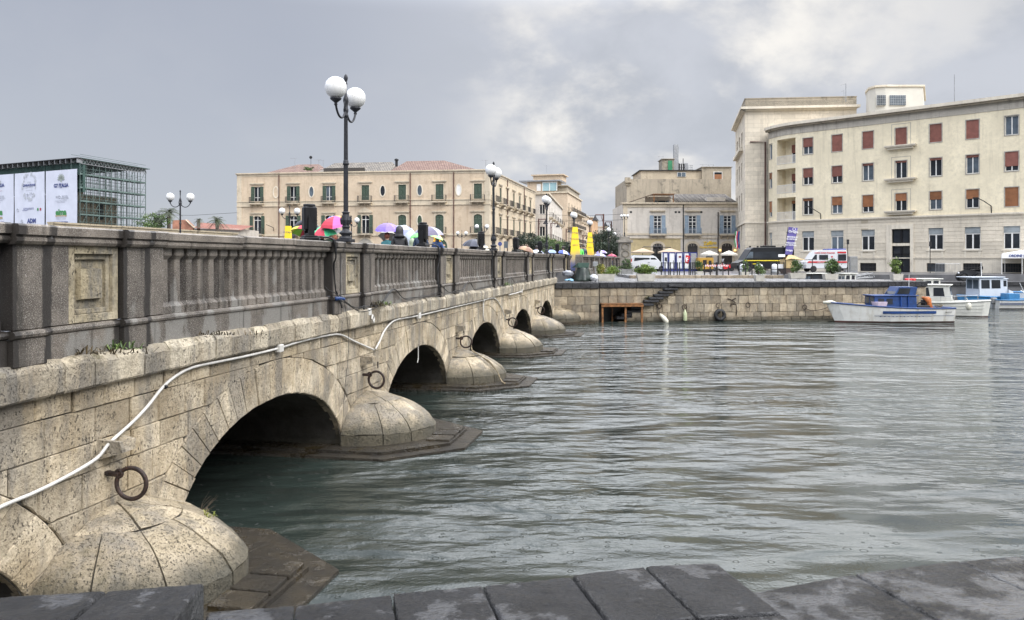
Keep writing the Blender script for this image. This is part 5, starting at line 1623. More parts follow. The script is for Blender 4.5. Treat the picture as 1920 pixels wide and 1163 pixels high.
# loggia interiors
la, lb = arc(at_px(1457)), arc(at_px(1491.5))
inw = (cen_ - (la + lb) / 2).normalized() * 1.5
WI = Wall((la.x + inw.x, la.y + inw.y), (lb.x + inw.x, lb.y + inw.y))
for r_, (z0, z1) in enumerate(lrows):
    n = 9; ts_ = [at_px(1491.5) + (at_px(1457) - at_px(1491.5)) * k / n for k in range(n + 1)]
    outer = [arc(t) for t in ts_]; inner = [(WI.p1 + (WI.p0 - WI.p1) * k / n).to_2d() for k in range(n + 1)]
    m = MB()
    for zz_ in (z0, z1):
        vs = [(p.x, p.y, zz_) for p in outer] + [(p.x, p.y, zz_) for p in inner]
        m.add(vs, [(k, k + 1, n + 2 + k, n + 1 + k) for k in range(n)])
    for o_, i_ in ((outer[0], inner[0]), (outer[-1], inner[-1])):
        m.add([(o_.x, o_.y, z0), (i_.x, i_.y, z0), (i_.x, i_.y, z1), (o_.x, o_.y, z1)], [(0, 1, 2, 3)])
    s = WI.L * .62
    WI.wall(m, z0, z1, [(s - .75, s + .75, z0 + .02, z0 + 2.45)], rev=.1)
    lg = m.build('loggia', YELLOWP, cb, fix=False)
    window(WI, lg, s - .75, s + .75, z0 + .02, z0 + 2.45, .15, FRAMEW, 2, None, GLASS_D, (.4, .35, .15)[r_], ROLLR if r_ < 2 else ROLLB)
    m = MB()
    for t in ts_:
        pass
    N_ = 26; pp = [arc(at_px(1491.5) + (at_px(1457) - at_px(1491.5)) * k / N_) for k in range(N_ + 1)]
    m.tube([(p.x, p.y, z0 + 1.0) for p in pp], .035, 4); m.tube([(p.x, p.y, z0 + .1) for p in pp], .025, 4)
    for p in pp: m.tube([(p.x, p.y, z0), (p.x, p.y, z0 + 1.0)], .02, 4)
    m.build('loggia_railing', FRAMEW, lg)
# body and roof of the building
m = MB()
pp = [arc(t) for t in (44, 30, 15, 0)] + [Vector(rp(1990))]
m.prism([(p.x + .35, p.y + .4) for p in pp] + [(70, 84), (62, 105), (40, 112)], 'z', 19.3, 19.9); m.build('roof', GREYW, cb)
m = MB(); m.prism([(rp(1990)[0], rp(1990)[1]), (70, 84), (62, 105), (40, 112), (33, 104), (36, 100), (60, 82)], 'z', 2.3, 19.3); m.build('rear_body', YELLOWP, cb)
# stair cabin with glass bricks
sc_ = thing('roof_cabin', 'white rounded stair cabin with glass brick windows on the cream building', 'roof cabin', (X(1680, 97), 97, 19.9))
YQ = 95.0
def q3(px, py, dy=0): return (X(px, YQ + dy), YQ + dy, EYE - (py - HY) * (YQ + dy) / F)
pl = [(X(1624, YQ + 3), YQ + 3), (X(1630, YQ + 1.0), YQ + 1.0), (X(1642, YQ), YQ), (X(1660, YQ - .3), YQ - .3), (X(1731, YQ - .3), YQ - .3), (X(1733, YQ + 8), YQ + 8), (X(1628, YQ + 9), YQ + 9)]
zt = q3(1680, 164)[2]; zb = 19.8
m = MB(); m.prism(pl, 'z', zb, zt); m.build('wall', mat('white_render', (.56, .54, .48), .8, .06, .5), sc_)
cx_ = sum(p[0] for p in pl) / 7; cy_ = sum(p[1] for p in pl) / 7
m = MB(); m.prism([(cx_ + (p[0] - cx_) * 1.05, cy_ + (p[1] - cy_) * 1.05) for p in pl], 'z', zt, zt + .22); m.build('roof', TRAVS, sc_)
for a, b_ in ((1644, 1660.5), (1668, 1698)):
    m = MB(); x0, x1 = X(a, YQ - .35), X(b_, YQ - .35); z0, z1 = q3(0, 199)[2], q3(0, 180)[2]
    m.box(x0, x1, YQ - .42, YQ - .28, z0, z1); g_ = m.build('glass_brick_window', mat('mortar_grid', (.45, .46, .46), .6), sc_)
    n, k_ = int((x1 - x0) / .2), 6
    m = MB()
    for i in range(n):
        for j in range(k_):
            m.box(x0 + (x1 - x0) * (i + .12) / n, x0 + (x1 - x0) * (i + .88) / n, YQ - .45, YQ - .42, z0 + (z1 - z0) * (j + .12) / k_, z0 + (z1 - z0) * (j + .88) / k_)
    m.build('glass_bricks', GLASS_L, g_, kind='stuff')
m = MB(); m.lathe([(.12, 0), (.12, .35), (.35, .35), (.35, .45)], 8, (X(1719, 97), 97, zt + .2)); m.build('roof_vent', STEEL, sc_)
for px_, y0, y1, nm in ((1586, 157, 186, 'tall thin roof aerial above the stone block'), (1789.5, 140, 185, 'tall thin lightning rod on the cream roof')):
    a = thing('roof_aerial', nm, 'antenna', (X(px_, 98), 98, Z(y1 + 3, 98)))
    m = MB(); m.tube([(X(px_, 98), 98, Z(y1 + 5, 98)), (X(px_, 98), 98, Z(y0, 98))], .05, 5)
    if px_ < 1700:
        m.tube([(X(1576, 98), 98, Z(160, 98)), (X(1587, 98), 98, Z(157.5, 98))], .03, 4); m.tube([(X(1582.5, 98), 98, Z(187, 98)), (X(1582.5, 98), 98, Z(170, 98)), (X(1578, 98), 98, Z(172, 98))], .03, 4)
    m.build('pole', STEEL, a)
# ---------------------------------------------------------------- tall stone block beside it
tb = thing('stone_block_building', 'taller plain travertine clad block standing left of the curved cream facade', 'building', (29.5, 100, 2.3))
WT = Wall((X(1397, 100), 100), (X(1606, 98.6), 98.6)); WU = Wall((X(1379, 116), 116), (X(1397, 100), 100))
ZTB = 23.7
ops = []
for s in (2.4, 6.4, 10.4):
    ops += [(s, s + 2.0, z0, z0 + 2.1) for z0 in (20.0 - 1.6,)] + [(s, s + 1.5, z0, z0 + 2.3) for z0 in (14.2, 10.2, 6.2)]
m = MB(); WT.wall(m, 2.3, ZTB); m.build('front_wall', TRAV, tb, fix=False)
m = MB(); WU.wall(m, 2.3, ZTB, ops, rev=.35); m.build('side_wall', TRAV, tb, fix=False)
for o in ops: window(WU, tb, *o, rev=.35, glass=GLASS_D, frame=FRAMES)
for s in (1.9,):
    m = WU.mb(); m.box(s, 13.2, -.5, .02, 17.9, 18.3); m.build('long_sill', TRAVS, tb)
for W in (WT, WU):
    m = W.mb(); m.box(-.3 if W is WU else -.6, W.L + .3, -.6, .3, ZTB - 1.05, ZTB - .75); m.box(0, W.L, -.25, .3, ZTB - 1.25, ZTB - 1.05); m.build('cornice', TRAVS, tb)
    m = W.mb(); m.box(0, W.L, .0, .35, ZTB - .75, ZTB + .3); m.box(-.04, W.L + .04, -.06, .4, ZTB + .3, ZTB + .4); m.build('parapet', GREYW, tb)
    m = W.mb(); m.box(-.02, W.L + .02, -.15, .02, 8.25, 8.45); m.build('string_course', TRAVS, tb)
zb = 3.4
while zb < 8.0:
    for W in (WT, WU):
        m = W.mb(); m.box(0, min(W.L, 5), -.035, 0, zb + .012, zb + .438); m.build('ashlar_course', TRAV, tb)
    zb += .45
m = MB(); m.prism([(WT.p0.x + .4, 100.4), (WT.p1.x, 99.1), (WT.p1.x + 2, 118), (WU.p0.x + .5, 116)], 'z', 2.4, ZTB - .1); m.build('body', GREYW, tb)
px_ = 1434.5; s = WT.s_(px_)
m = WT.mb(); m.tube([(s, -.12, 2.4), (s, -.12, WT.z_(px_, 266.5)), (WT.s_(1406), -.12, WT.z_(1406, 266.5))], .09, 6); m.build('downpipe', PIPE, tb)

# ---------------------------------------------------------------- scaffolded monument with banners, far left
sf = thing('scaffolded_building', 'stone building wrapped in green tinted scaffolding behind large white event banners', 'building', (X(150, 120), 120, 2.3))
WB = Wall((X(-120, 137), 137), (X(150, 120), 120)); WC = Wall((X(150, 120), 120), (X(273, 134), 134))
SCM = mat('scaffold_tube', (.09, .13, .12), .5, .2, 1)
SCG = mat('green_scaffold_deck', (.11, .16, .145), .6, .2, .5)
NET, t_, b_x = newmat('green_netting'); setin(t_, b_x, 'Base Color', mixc(t_, maprange(t_, noisen(t_, pos(t_), .8, 6, .7), .3, .7), (.015, .035, .03), (.05, .10, .085))); setin(t_, b_x, 'Roughness', .8)
ZS = 19.15
lev = [2.3 + 2.05 * k for k in range(9)]
LC = WC.L
e1, e2 = WC.d, -WB.d
MSK = Matrix(((e1.x, e2.x, 0, WC.p0.x), (e1.y, e2.y, 0, WC.p0.y), (0, 0, 1, 0), (0, 0, 0, 1)))
for k in range(12):
    s = LC * k / 11
    for v in (0, 1.6):
        m = WC.mb(); m.tube([(s, v, 2.3), (s, v, ZS - .4)], .055, 4); m.build('standard', SCM, sf)
m = WC.mb()
for z_ in lev[1:]:
    for dz in (0, .5, 1.0):
        for v in (0, 1.6): m.tube([(0, v, z_ + dz), (LC, v, z_ + dz)], .035, 4)
    for k in range(12): s = LC * k / 11; m.tube([(s, 0, z_), (s, 1.6, z_)], .035, 4)
for k in range(0, 11, 2):
    for z_ in lev[1:-1]: m.tube([(LC * k / 11, 0, z_), (LC * (k + 1) / 11, 0, z_ + 2.05)], .03, 4)
# second layer deeper in
m.M = MSK
for d_ in (5.0, 9.0):
    for k in range(12): s = LC * (k + .3) / 11; m.tube([(s, d_, 2.3), (s, d_, ZS - .4)], .05, 4)
    for z_ in lev[1:]: m.tube([(0, d_, z_), (LC, d_, z_)], .045, 4)
m.build('ledgers', SCM, sf, kind='stuff')
for z_ in lev[1:]:
    m = WC.mb(); m.box(0, LC, .1, 1.5, z_ - .06, z_); m.box(0, LC, -.03, .0, z_, z_ + .2); m.build('platform', SCG, sf)
# roof truss and sheet
m = MB(MSK); m.box(.2, LC + .6, -.5, 40, ZS - .10, ZS - .02); m.build('roof_sheet', NET, sf)
m = WC.mb()
for z_ in (ZS - .15, ZS - .85): m.tube([(0, -.2, z_), (LC, -.2, z_)], .06, 4)
for k in range(40):
    a, b_ = LC * k / 40, LC * (k + 1) / 40; zz_ = (ZS - .15, ZS - .85) if k % 2 else (ZS - .85, ZS - .15)
    m.tube([(a, -.2, zz_[0]), (b_, -.2, zz_[1])], .035, 4)
m.build('roof_truss', STEEL, sf)
m = WB.mb(); m.box(-2, WB.L, .5, .9, 14, ZS - .5); m.build('netting', NET, sf)
m = WB.mb(); m.box(-2, WB.L + .2, -.6, .8, ZS - .12, ZS); m.build('roof_edge', DARKM, sf)
for k in range(22):
    s = WB.L - k * 1.32; m = WB.mb(); m.box(s - .05, s + .05, -.55, .4, ZS - .75, ZS - .12); m.build('roof_bracket', STEEL, sf)
m = MB(MSK); m.box(1.5, LC * .74, 3.2, 24, 2.3, 14.0); m.box(1.5, LC * .22, 3.1, 8, 14.0, 15.6); m.build('masonry', plaster('brown_masonry', (.20, .17, .125), .5), sf)
for i, (s, z0) in enumerate(((3.2, 6.0), (7.2, 6.0), (10.8, 6.0), (6.5, 10.2))):
    m = MB(MSK); m.box(s, s + 1.0, 3.12, 3.25, z0, z0 + 2.6); m.build('window', GLASS_D, sf)
# banners
BANW = mat('banner_fabric', (.56, .58, .66), .8, .03, .6)
NAVY = mat('navy_print', (.045, .065, .20), .7, .02, 1); GREYPR = mat('grey_print', (.36, .38, .43), .7, .02, 1); GREENPR = mat('green_print', (.05, .22, .07), .7, .02, 1)
SAGE = mat('sage_print', (.33, .37, .34), .7, .05, 1); OCHPR = mat('ochre_print', (.36, .25, .09), .7, .02, 1); REDPR = mat('red_print', (.35, .04, .06), .7, .02, 1)
def bz(py, px=90): return WB.z_(px, py)
def banner(pa, pb, kind, lbl):
    b_ = thing('event_banner', lbl, 'banner', tuple(WB.M @ Vector((WB.s_((pa + pb) / 2), -.3, 2.4))), group='white banners hung on the scaffolding')
    s0, s1 = WB.s_(pa), WB.s_(pb); sm = (s0 + s1) / 2; w_ = s1 - s0
    m = WB.mb(); nx, nz = 8, 14; vs = []; 
    for j in range(nz + 1):
        for i in range(nx + 1):
            x = s0 + .05 + (w_ - .1) * i / nx; z_ = 2.4 + (17.45 - 2.4) * j / nz
            vs.append((x, -.42 + .015 * math.sin(i * 2.1 + j), z_))
    m.add(vs, [(j * (nx + 1) + i, j * (nx + 1) + i + 1, (j + 1) * (nx + 1) + i + 1, (j + 1) * (nx + 1) + i) for j in range(nz) for i in range(nx)])
    m.build('cloth', BANW, b_, fix=False)
    def T(s_, size, pxo, py, mm, nm='print', bold=.0, sx=1.0):
        zc = bz(py, (pa + pb) / 2)
        return text(s_, size, Matrix.Translation(WB.M @ Vector((sm + pxo * w_, -.48, zc))) @ WB.T, mm, nm, b_, bold=bold, sx=sx)
    def petals(zc, r, n, mm, r0=.25, zs=1.0, nm='emblem'):
        m = WB.mb()
        for k in range(n):
            a = math.pi * (.0 + k / (n - 1)) if n < 12 else 2 * math.pi * k / n
            m.M = WB.M @ Matrix.Translation((sm, -.47, zc)) @ Matrix.Rotation(-a, 4, 'Y')
            m.add([(r * r0, 0, 0), (r * .6, 0, r * .16), (r, 0, 0), (r * .6, 0, -r * .16)], [(0, 1, 2, 3)])
        m.build(nm, mm, b_, fix=False)
    if kind == 'g7':
        petals(bz(337, 120), .95, 9, SAGE); petals(bz(337, 120), .62, 8, SAGE, .1)
        m = WB.mb(); m.add([(sm - .32, -.47, bz(336)), (sm + .32, -.47, bz(336)), (sm + .12, -.47, bz(344)), (sm - .12, -.47, bz(344))], [(0, 1, 2, 3)]); m.build('emblem_stem', SAGE, b_, fix=False)
        m = WB.mb(); m.box(sm - .7, sm - .25, -.475, -.47, bz(341.3), bz(341)); m.box(sm + .25, sm + .7, -.475, -.47, bz(341.3), bz(341)); m.build('rule', NAVY, b_)
        T('G7 ITALIA', .78, 0, 351.5, NAVY, bold=.03)
        T('2024', .22, 0, 353.6, NAVY)
        m = WB.mb(); m.box(sm - 1.25, sm - .35, -.475, -.47, bz(353.6), bz(353.3)); m.box(sm + .35, sm + 1.25, -.475, -.47, bz(353.6), bz(353.3)); m.build('rule', REDPR if lbl.startswith('white banner cut') else NAVY, b_)
        T('FEDER', .42, .12, 371.0, GREYPR, sx=1.2); T('UNACOMA', .36, .12, 374.3, GREYPR, sx=1.0)
        m = WB.mb(); m.tube([(sm - .38 + .22 * math.cos(a * .628), -.47, bz(371.6) + .22 * math.sin(a * .628)) for a in range(10)], .04, 4, closed=True)
        for i in range(3):
            for j in range(2): m.box(sm - 1.25 + i * .18, sm - 1.13 + i * .18, -.475, -.47, bz(371 + j * 2.2), bz(369.6 + j * 2.2))
        m.build('emblem', GREYPR, b_)
        T('Federazione Nazionale Costruttori', .19, 0, 377.5, GREYPR); T('Macchine per Agricoltura', .19, 0, 380.0, GREYPR)
        T('eima', 1.35, 0, 403.5, GREENPR, bold=.06, sx=1.0)
        m = WB.mb(); m.box(sm - 1.28, sm + 1.28, -.475, -.47, bz(408), bz(404.6)); m.build('strip', OCHPR, b_)
        T('international', .42, 0, 407.4, BANW)
        T('TWENTY · FOUR', .28, 0, 412.0, GREYPR, sx=1.1)
        T('SEE YOU IN BOLOGNA', .32, 0, 418.3, NAVY, bold=.012); T('6-10 NOVEMBRE', .2, 0, 421.2, NAVY)
    else:
        zc = bz(350, 60)
        m = WB.mb()
        for k in range(22):
            if k in (5, 12, 20): continue
            a0_, a1_ = 2 * math.pi * (k + .08) / 22, 2 * math.pi * (k + .8) / 22; ro = 1.75 + .22 * ((k * 7) % 3 - 1) * .5; rw = .16 + .1 * ((k * 5) % 3)
            m.add([(sm + r * math.cos(a) * .98, -.47, zc + r * math.sin(a) * 1.22) for r, a in ((ro - rw, a0_), (ro + rw * .5, a0_), (ro + rw * .5, a1_), (ro - rw, a1_))], [(0, 1, 2, 3)])
        m.build('wreath_emblem', mat('pale_grey_print', (.44, .46, .50), .7, .05, 1), b_, fix=False)
        T('G7 ITALIA', .22, 0, 343.2, GREYPR); T('DIVINAZIONE', .50, 0, 350.0, NAVY, bold=.016); T('E X P O  2 4', .34, 0, 353.2, GREYPR)
        T('AGRICOLTURA E PESCA', .16, 0, 358, GREYPR); T('FEDER', .26, .06, 364.0, GREYPR); T('UNACOMA', .2, .06, 366.3, GREYPR)
        m = WB.mb(); m.tube([(sm - .42 + .17 * math.cos(a * .628), -.47, bz(364.3) + .17 * math.sin(a * .628)) for a in range(10)], .035, 4, closed=True); m.build('emblem', GREYPR, b_)
        T('MINISTERO DELL\'AGRICOLTURA', .18, -.02, 391.5, NAVY); T('DELLA SOVRANITA ALIMENTARE', .18, -.02, 393.5, NAVY); T('E DELLE FORESTE', .18, -.14, 395.5, NAVY)
        for q, mm in ((.26, GREENPR), (.345, REDPR)):
            m = WB.mb(); m.box(sm + (q) * w_, sm + (q + .045) * w_, -.475, -.47, bz(395), bz(390)); m.build('flag_stripe', mm, b_)
        T('ADM', .98, .08, 418.5, NAVY, bold=.04)
        m = WB.mb()
        for q, py in ((-.38, 392.5), (-.24, 414)):
            m.tube([(sm + q * w_ + .22 * math.cos(a * .628), -.47, bz(py) + .26 * math.sin(a * .628)) for a in range(10)], .04, 4, closed=True)
        m.build('emblem', GREYPR, b_)
banner(90.3, 150, 'g7', 'white G7 ITALIA banner at the right end of the scaffold front')
banner(32, 89, 'div', 'white DIVINAZIONE banner with grey wreath between the G7 banners')
banner(-28, 31, 'g7', 'white banner cut by the left edge showing TALIA and ma')
banner(-90, -30, 'div', 'white banner outside the left edge of the scaffold front')

# low wall, red roofed house and planting left of the palazzo
lw = thing('harbour_wall', 'long tan stained wall with overgrown top running behind the parapet', 'wall', (X(150, 72), 72, 0))
WW = Wall((X(100, 70), 70), (X(446, 98), 98))
STAINW = plaster('stained_wall', (.38, .32, .22), .6, streak=.8, dirtc=(.09, .075, .055))
n = 12
for k in range(n):
    m = WW.mb(); m.box(WW.L * k / n + .01, WW.L * (k + 1) / n - .01, 0, .6, -.5, 6.85); m.build('wall_section', STAINW, lw)
m = WW.mb(); m.box(0, WW.L, -.1, .7, 6.85, 7.0); m.build('coping', STAINW, lw)
rh = thing('red_roofed_house', 'low house with long dark red tile roof and brick gable left of the palazzo', 'house', (X(345, 112), 112, 2.3))
Yh = 112
m = MB(); m.box(X(352, Yh), X(447, Yh), Yh, Yh + 9, 2.3, Z(429, Yh)); m.build('wall', WHITEW, rh)
m = MB(); m.add([(X(366, Yh), Yh - .5, Z(428, Yh)), (X(455, Yh), Yh - .5, Z(432, Yh)), (X(455, Yh), Yh + 5, Z(421, Yh)), (X(350, Yh), Yh + 5, Z(414.5, Yh))], [(0, 1, 2, 3)]); m.build('roof', TILE_R, rh, fix=False)
m = MB(); m.prism([(X(325, Yh), 2.3), (X(364, Yh), 2.3), (X(364, Yh), Z(424, Yh)), (X(352, Yh), Z(412.5, Yh)), (X(325, Yh), Z(413.5, Yh))], 'y', Yh - .3, Yh + .1); m.build('gable', mat('brick_red_render', (.36, .17, .11), .85, .2, 1, dirt=.3), rh)
m = MB(); m.loft([[(X(351, Yh), Yh - .6, Z(412.3, Yh)), (X(351, Yh), Yh - .6, Z(413.6, Yh)), (X(351, Yh), Yh + .2, Z(413.6, Yh)), (X(351, Yh), Yh + .2, Z(412.3, Yh))], [(X(366, Yh), Yh - .6, Z(426.5, Yh)), (X(366, Yh), Yh - .6, Z(428, Yh)), (X(366, Yh), Yh + .2, Z(428, Yh)), (X(366, Yh), Yh + .2, Z(426.5, Yh))]]); m.build('gable_edge', PALE, rh)
cl = thing('pale_column', 'pale ringed cylindrical column at the left corner of the palazzo', 'column', (X(443.5, 96), 96, 2.3))
m = MB(); r_ = .32
m.lathe([(r_, 2.3 - 2.3), (r_, 6.3)] , 12, (X(443.5, 96), 96, 0))
for k in range(7): m.lathe([(r_ + .03, 2.5 + k * .62), (r_ + .03, 2.56 + k * .62)], 12, (X(443.5, 96), 96, 0))
m.lathe([(.5, 6.3), (.5, 6.6)], 12, (X(443.5, 96), 96, 0)); m.build('shaft', STEEL, cl)
# ================================================================ LAMPS
ORD = ['nearest', 'second nearest', 'third nearest', 'fourth nearest', 'fifth nearest', 'sixth nearest', 'seventh nearest']
def lamp_proto(three=False):
    t = thing('street_lamp', 'x', 'lamp')
    m = MB(); m.smooth = True
    m.smooth = False; m.box(-.135, .135, -.135, .135, 0, .06, .006); m.smooth = True
    m.lathe([(.115, .06), (.12, .08), (.09, .10), (.085, .13), (.118, .155), (.125, .175), (.112, .195), (.08, .215), (.068, .24), (.066, .275), (.078, .285), (.078, .30), (.062, .31), (.085, .37), (.092, .41), (.082, .46), (.064, .52), (.062, .55), (.078, .562), (.074, .575), (.05, .585)], 14)
    m.build('base', LAMPIRON, t)
    m = MB()
    for k in range(9):                       # acanthus leaves on the vase
        a = 2 * math.pi * k / 9
        m.M = Matrix.Rotation(a, 4, 'Z')
        m.add([(.082, -.022, .34), (.096, 0, .33), (.082, .022, .34), (.098, .030, .42), (.112, 0, .42), (.098, -.030, .42), (.088, 0, .53), (.092, 0, .50)], [(0, 1, 4, 5), (1, 2, 3, 4), (5, 4, 6), (4, 3, 6)])
    m.build('leaf_ornament', LAMPIRON, t)
    m = MB(); n = 16; rings = []
    for z_, r_ in ((.585, .046), (1.49, .044)):
        rings.append([((r_ if k % 2 else r_ * .88) * math.cos(math.pi * k / n), (r_ if k % 2 else r_ * .88) * math.sin(math.pi * k / n), z_) for k in range(2 * n)])
    m.loft(rings); m.smooth = True; m.lathe([(.046, 1.47), (.060, 1.485), (.060, 1.51), (.048, 1.53), (.052, 1.55), (.042, 1.57)], 12)
    m.smooth = False
    m.loft([[((r_ if k % 2 else r_ * .88) * math.cos(math.pi * k / n), (r_ if k % 2 else r_ * .88) * math.sin(math.pi * k / n), z_) for k in range(2 * n)] for z_, r_ in ((1.57, .041), (2.40, .036))])
    m.smooth = True; m.lathe([(.036, 2.38), (.052, 2.40), (.052, 2.43), (.036, 2.46), (.05, 2.50), (.05, 2.54), (.036, 2.58), (.044, 2.66), (.055, 2.70), (.05, 2.75), (.03, 2.80), (.018, 2.86), (.022, 2.95), (.028, 3.02), (.03, 3.04), (.018, 3.06), (.032, 3.10), (.04, 3.14), (.03, 3.185), (.008, 3.215)], 10)
    m.build('shaft', LAMPIRON, t)
    angs = (0, math.pi) if not three else (R(20), R(140), R(260))
    for a in angs:
        Rm = Matrix.Rotation(a, 4, 'Z')
        m = MB(Rm); m.smooth = True
        pts = [(.03, 0, 2.50), (.10, 0, 2.40), (.20, 0, 2.345), (.31, 0, 2.355), (.40, 0, 2.42), (.455, 0, 2.50), (.475, 0, 2.58)]
        m.tube(smoothpath(pts, 3), .021, 7); m.lathe([(.02, 2.52), (.034, 2.54), (.024, 2.57), (.045, 2.59), (.10, 2.635), (.108, 2.66), (.09, 2.668)], 12, (.478, 0, 0))
        m.tube([(.05, 0, 2.48), (.075, 0, 2.56), (.06, 0, 2.64), (.04, 0, 2.70)], .014, 5)
        ar = m.build('arm', LAMPIRON, t)
        m = MB(Rm); m.smooth = True; m.sphere((.478, 0, 2.855), .202, 24, 14); m.build('globe', OPAL, ar)
    return t
lp = lamp_proto()
LG = 'twin globe lamps along the bridge'
def lamp_at(px, Y, z, label, rz=None, three=None, group=LG, s=1.0, off=.18):
    src = lp3 if three else lp
    Xw = X(px, Y)
    return copy_tree(src, (Xw, Y, z), (R(90) - TH) if rz is None else rz, label, group, s if s != 1.0 else None)
# first the prototype itself
lp.location = (X(648.5, 15.1), 15.1, 3.945); lp.rotation_euler = (0, 0, R(90) - TH); lp['label'] = 'tallest twin globe cast iron lamp standing on the near balustrade'; lp['group'] = LG
lamp_at(925.5, 28.5, 3.945, 'twin globe lamp on the balustrade in front of the palazzo corner')
lamp_at(1025, 42.1, 3.945, 'twin globe lamp on the balustrade with globes overlapping before the cream street house')
PED = mat('lamp_pedestal', (.22, .20, .17), .7, .2, 2)
def on_ped(px, Y, label, rz=None, h=1.04, s=1.0):
    xw = X(px, Y)
    pd = thing('lamp_pedestal', 'stone pedestal under the ' + label, 'pedestal', (xw, Y, 2.86), 0, 'stone pedestals under street lamps')
    m = MB(); m.box(xw - .2, xw + .2, Y - .2, Y + .2, 2.86, 2.86 + h - .1, .01); m.build('block', PED, pd)
    m = MB(); m.box(xw - .25, xw + .25, Y - .25, Y + .25, 2.86 + h - .098, 2.86 + h, .01); m.build('cap', PED, pd)
    return lamp_at(px, Y, 2.86 + h, label, rz, s=s)
on_ped(1076, 55.5, 'globe lamp rising from the wider yellow banner wrap')
on_ped(1106, 66.5, 'globe lamp rising from the narrower yellow banner wrap')
on_ped(1141.5, 82, 'farther globe lamp before the dark tree, left of the pair'); on_ped(1153.5, 95, 'small globe lamp before the dark tree, right of the pair')
lamp_at(338, 40.0, 3.945, 'twin globe lamp standing alone against the sky left of the palazzo', rz=R(12))
lamp_at(543, 51.4, 3.945, 'white twin globe lamp before the left end of the palazzo', rz=R(8))
on_ped(659, 62, 'lamp half hidden behind the big lamp shaft', rz=R(40)); on_ped(866, 92, 'small twin globe lamp before the palazzo ground floor', rz=R(5)); on_ped(903.5, 74, 'twin globe lamp before the last shuttered door of the palazzo front', rz=R(5))
lp3 = lamp_proto(True)
pil = thing('gate_pillar', 'big carved stone pillar with moulded cap beside the street', 'pillar', (X(1174, 84), 84, 2.3))
Yp = 84
m = MB(); x0, x1 = X(1162, Yp), X(1183, Yp); m.box(x0, x1, Yp, Yp + 1.2, 2.3, Z(455, Yp), .02); m.build('shaft', PED, pil)
m = MB(); m.box(x0 - .2, x1 + .2, Yp - .2, Yp + 1.4, Z(455, Yp), Z(450, Yp), .02); m.box(x0 + .1, x1 - .1, Yp + .1, Yp + 1.1, Z(450, Yp), Z(443.5, Yp), .02); m.build('cap', PED, pil)
m = MB(); xm = (x0 + x1) / 2
for zc in (Z(463, Yp), Z(476, Yp)):
    m.tube([(xm + .38 * math.cos(a * .5236), Yp - .03, zc + .33 * math.sin(a * .5236)) for a in range(12)], .05, 5, closed=True)
m.build('carving', CREAM, pil)
lp3.location = (xm, Yp + .6, Z(443.5, Yp)); lp3.scale = (.78,) * 3
tag(lp3, 'three globe lamp on top of the carved stone pillar', 'lamp')
# yellow tapered wraps
wm_, t_, b_x = newmat('yellow_banner_print')
z_ = xyz(t_, pos(t_))[2]
c_ = mixc(t_, maprange(t_, mathn(t_, 'ADD', z_, mathn(t_, 'MULTIPLY', noisen(t_, pos(t_), 2.2, 3), .8)), 3.6, 4.9), (.10, .12, .26), (.78, .56, .02))
c_ = mixc(t_, mathn(t_, 'MULTIPLY', maprange(t_, noisen(t_, mapn(t_, pos(t_), (2.5, 2.5, .3)), 1.5, 2), .5, .6), maprange(t_, z_, 3.4, 5.0, .9, 0)), c_, (.70, .28, .05))
setin(t_, b_x, 'Base Color', c_); setin(t_, b_x, 'Roughness', .6)
def wrap(px, Y, wb, wt, ytop, label):
    xw = X(px, Y); zt = Z(ytop, Y)
    t = thing('banner_wrap', label, 'banner', (xw, Y, 2.86), 0, 'yellow tapered banners round the lamp posts')
    m = MB(); 
    def sq(h, z): return [(xw - h, Y - h, z), (xw + h, Y - h, z), (xw + h, Y + h, z), (xw - h, Y + h, z)]
    m.loft([sq(wb, 2.87), sq(wb * .62 + wt * .38, 2.87 + (zt - 2.87) * .4), sq(wt, zt)], cap=False); m.build('cloth', wm_, t, fix=False)
    for k, (s_, txt) in enumerate(((.13, 'G7 ITALIA'), (.10, 'DIVINAZIONE'), (.10, 'EXPO 24'))):
        zc = zt - .45 - .42 * k; f = (zt - zc) / (zt - 2.87); w_ = wt + (wb - wt) * f
        text(txt, s_, Matrix.Translation((xw, Y - w_ - .02, zc)) @ Matrix.Rotation(R(90), 4, 'X'), NAVY, 'print', t)
    return t
wrap(1078, 55.0, .44, .17, 426, 'larger yellow tapered banner with blue hem left of its twin')
wrap(1106, 66.0, .42, .16, 436, 'smaller yellow tapered banner with blue hem right of its twin')
wrap(540.5, 50.8, .26, .16, 424, 'yellow tapered banner under the lamp at the left palazzo end')

# ================================================================ STAGE LIGHTS and CABLES on the parapet
def stage_proto():
    t = thing('stage_light', 'x', 'stage light')
    m = MB(); m.box(-.20, .20, -.13, .13, 0, .055, .012); m.box(-.17, .17, -.11, .11, .055, .085, .01); m.build('base', BLACKP, t)
    for s in (-1, 1):
        m = MB(); x = s * .145
        m.prism([(-.055, .08), (.055, .08), (.05, .40), (.03, .43), (-.03, .43), (-.05, .40)], 'x', x - .018, x + .018); m.build('yoke_arm', BLACKP, t)
    m = MB(); m.box(-.155, .155, -.05, .05, .085, .125, .01); m.build('yoke', BLACKP, t)
    m = MB(); m.box(-.115, .115, -.115, .115, .17, .60, .03); m.build('head', BLACKP, t)
    m = MB(); m.smooth = True; m.lathe([(.10, .60), (.105, .605), (.105, .635), (.09, .64)], 16); m.build('lens_ring', DARKM, t)
    m = MB()
    for k in range(6): m.box(-.09, .09, -.122, -.112, .24 + k * .05, .25 + k * .05)
    m.build('vent_slats', DARKM, t)
    return t
sp_ = stage_proto()
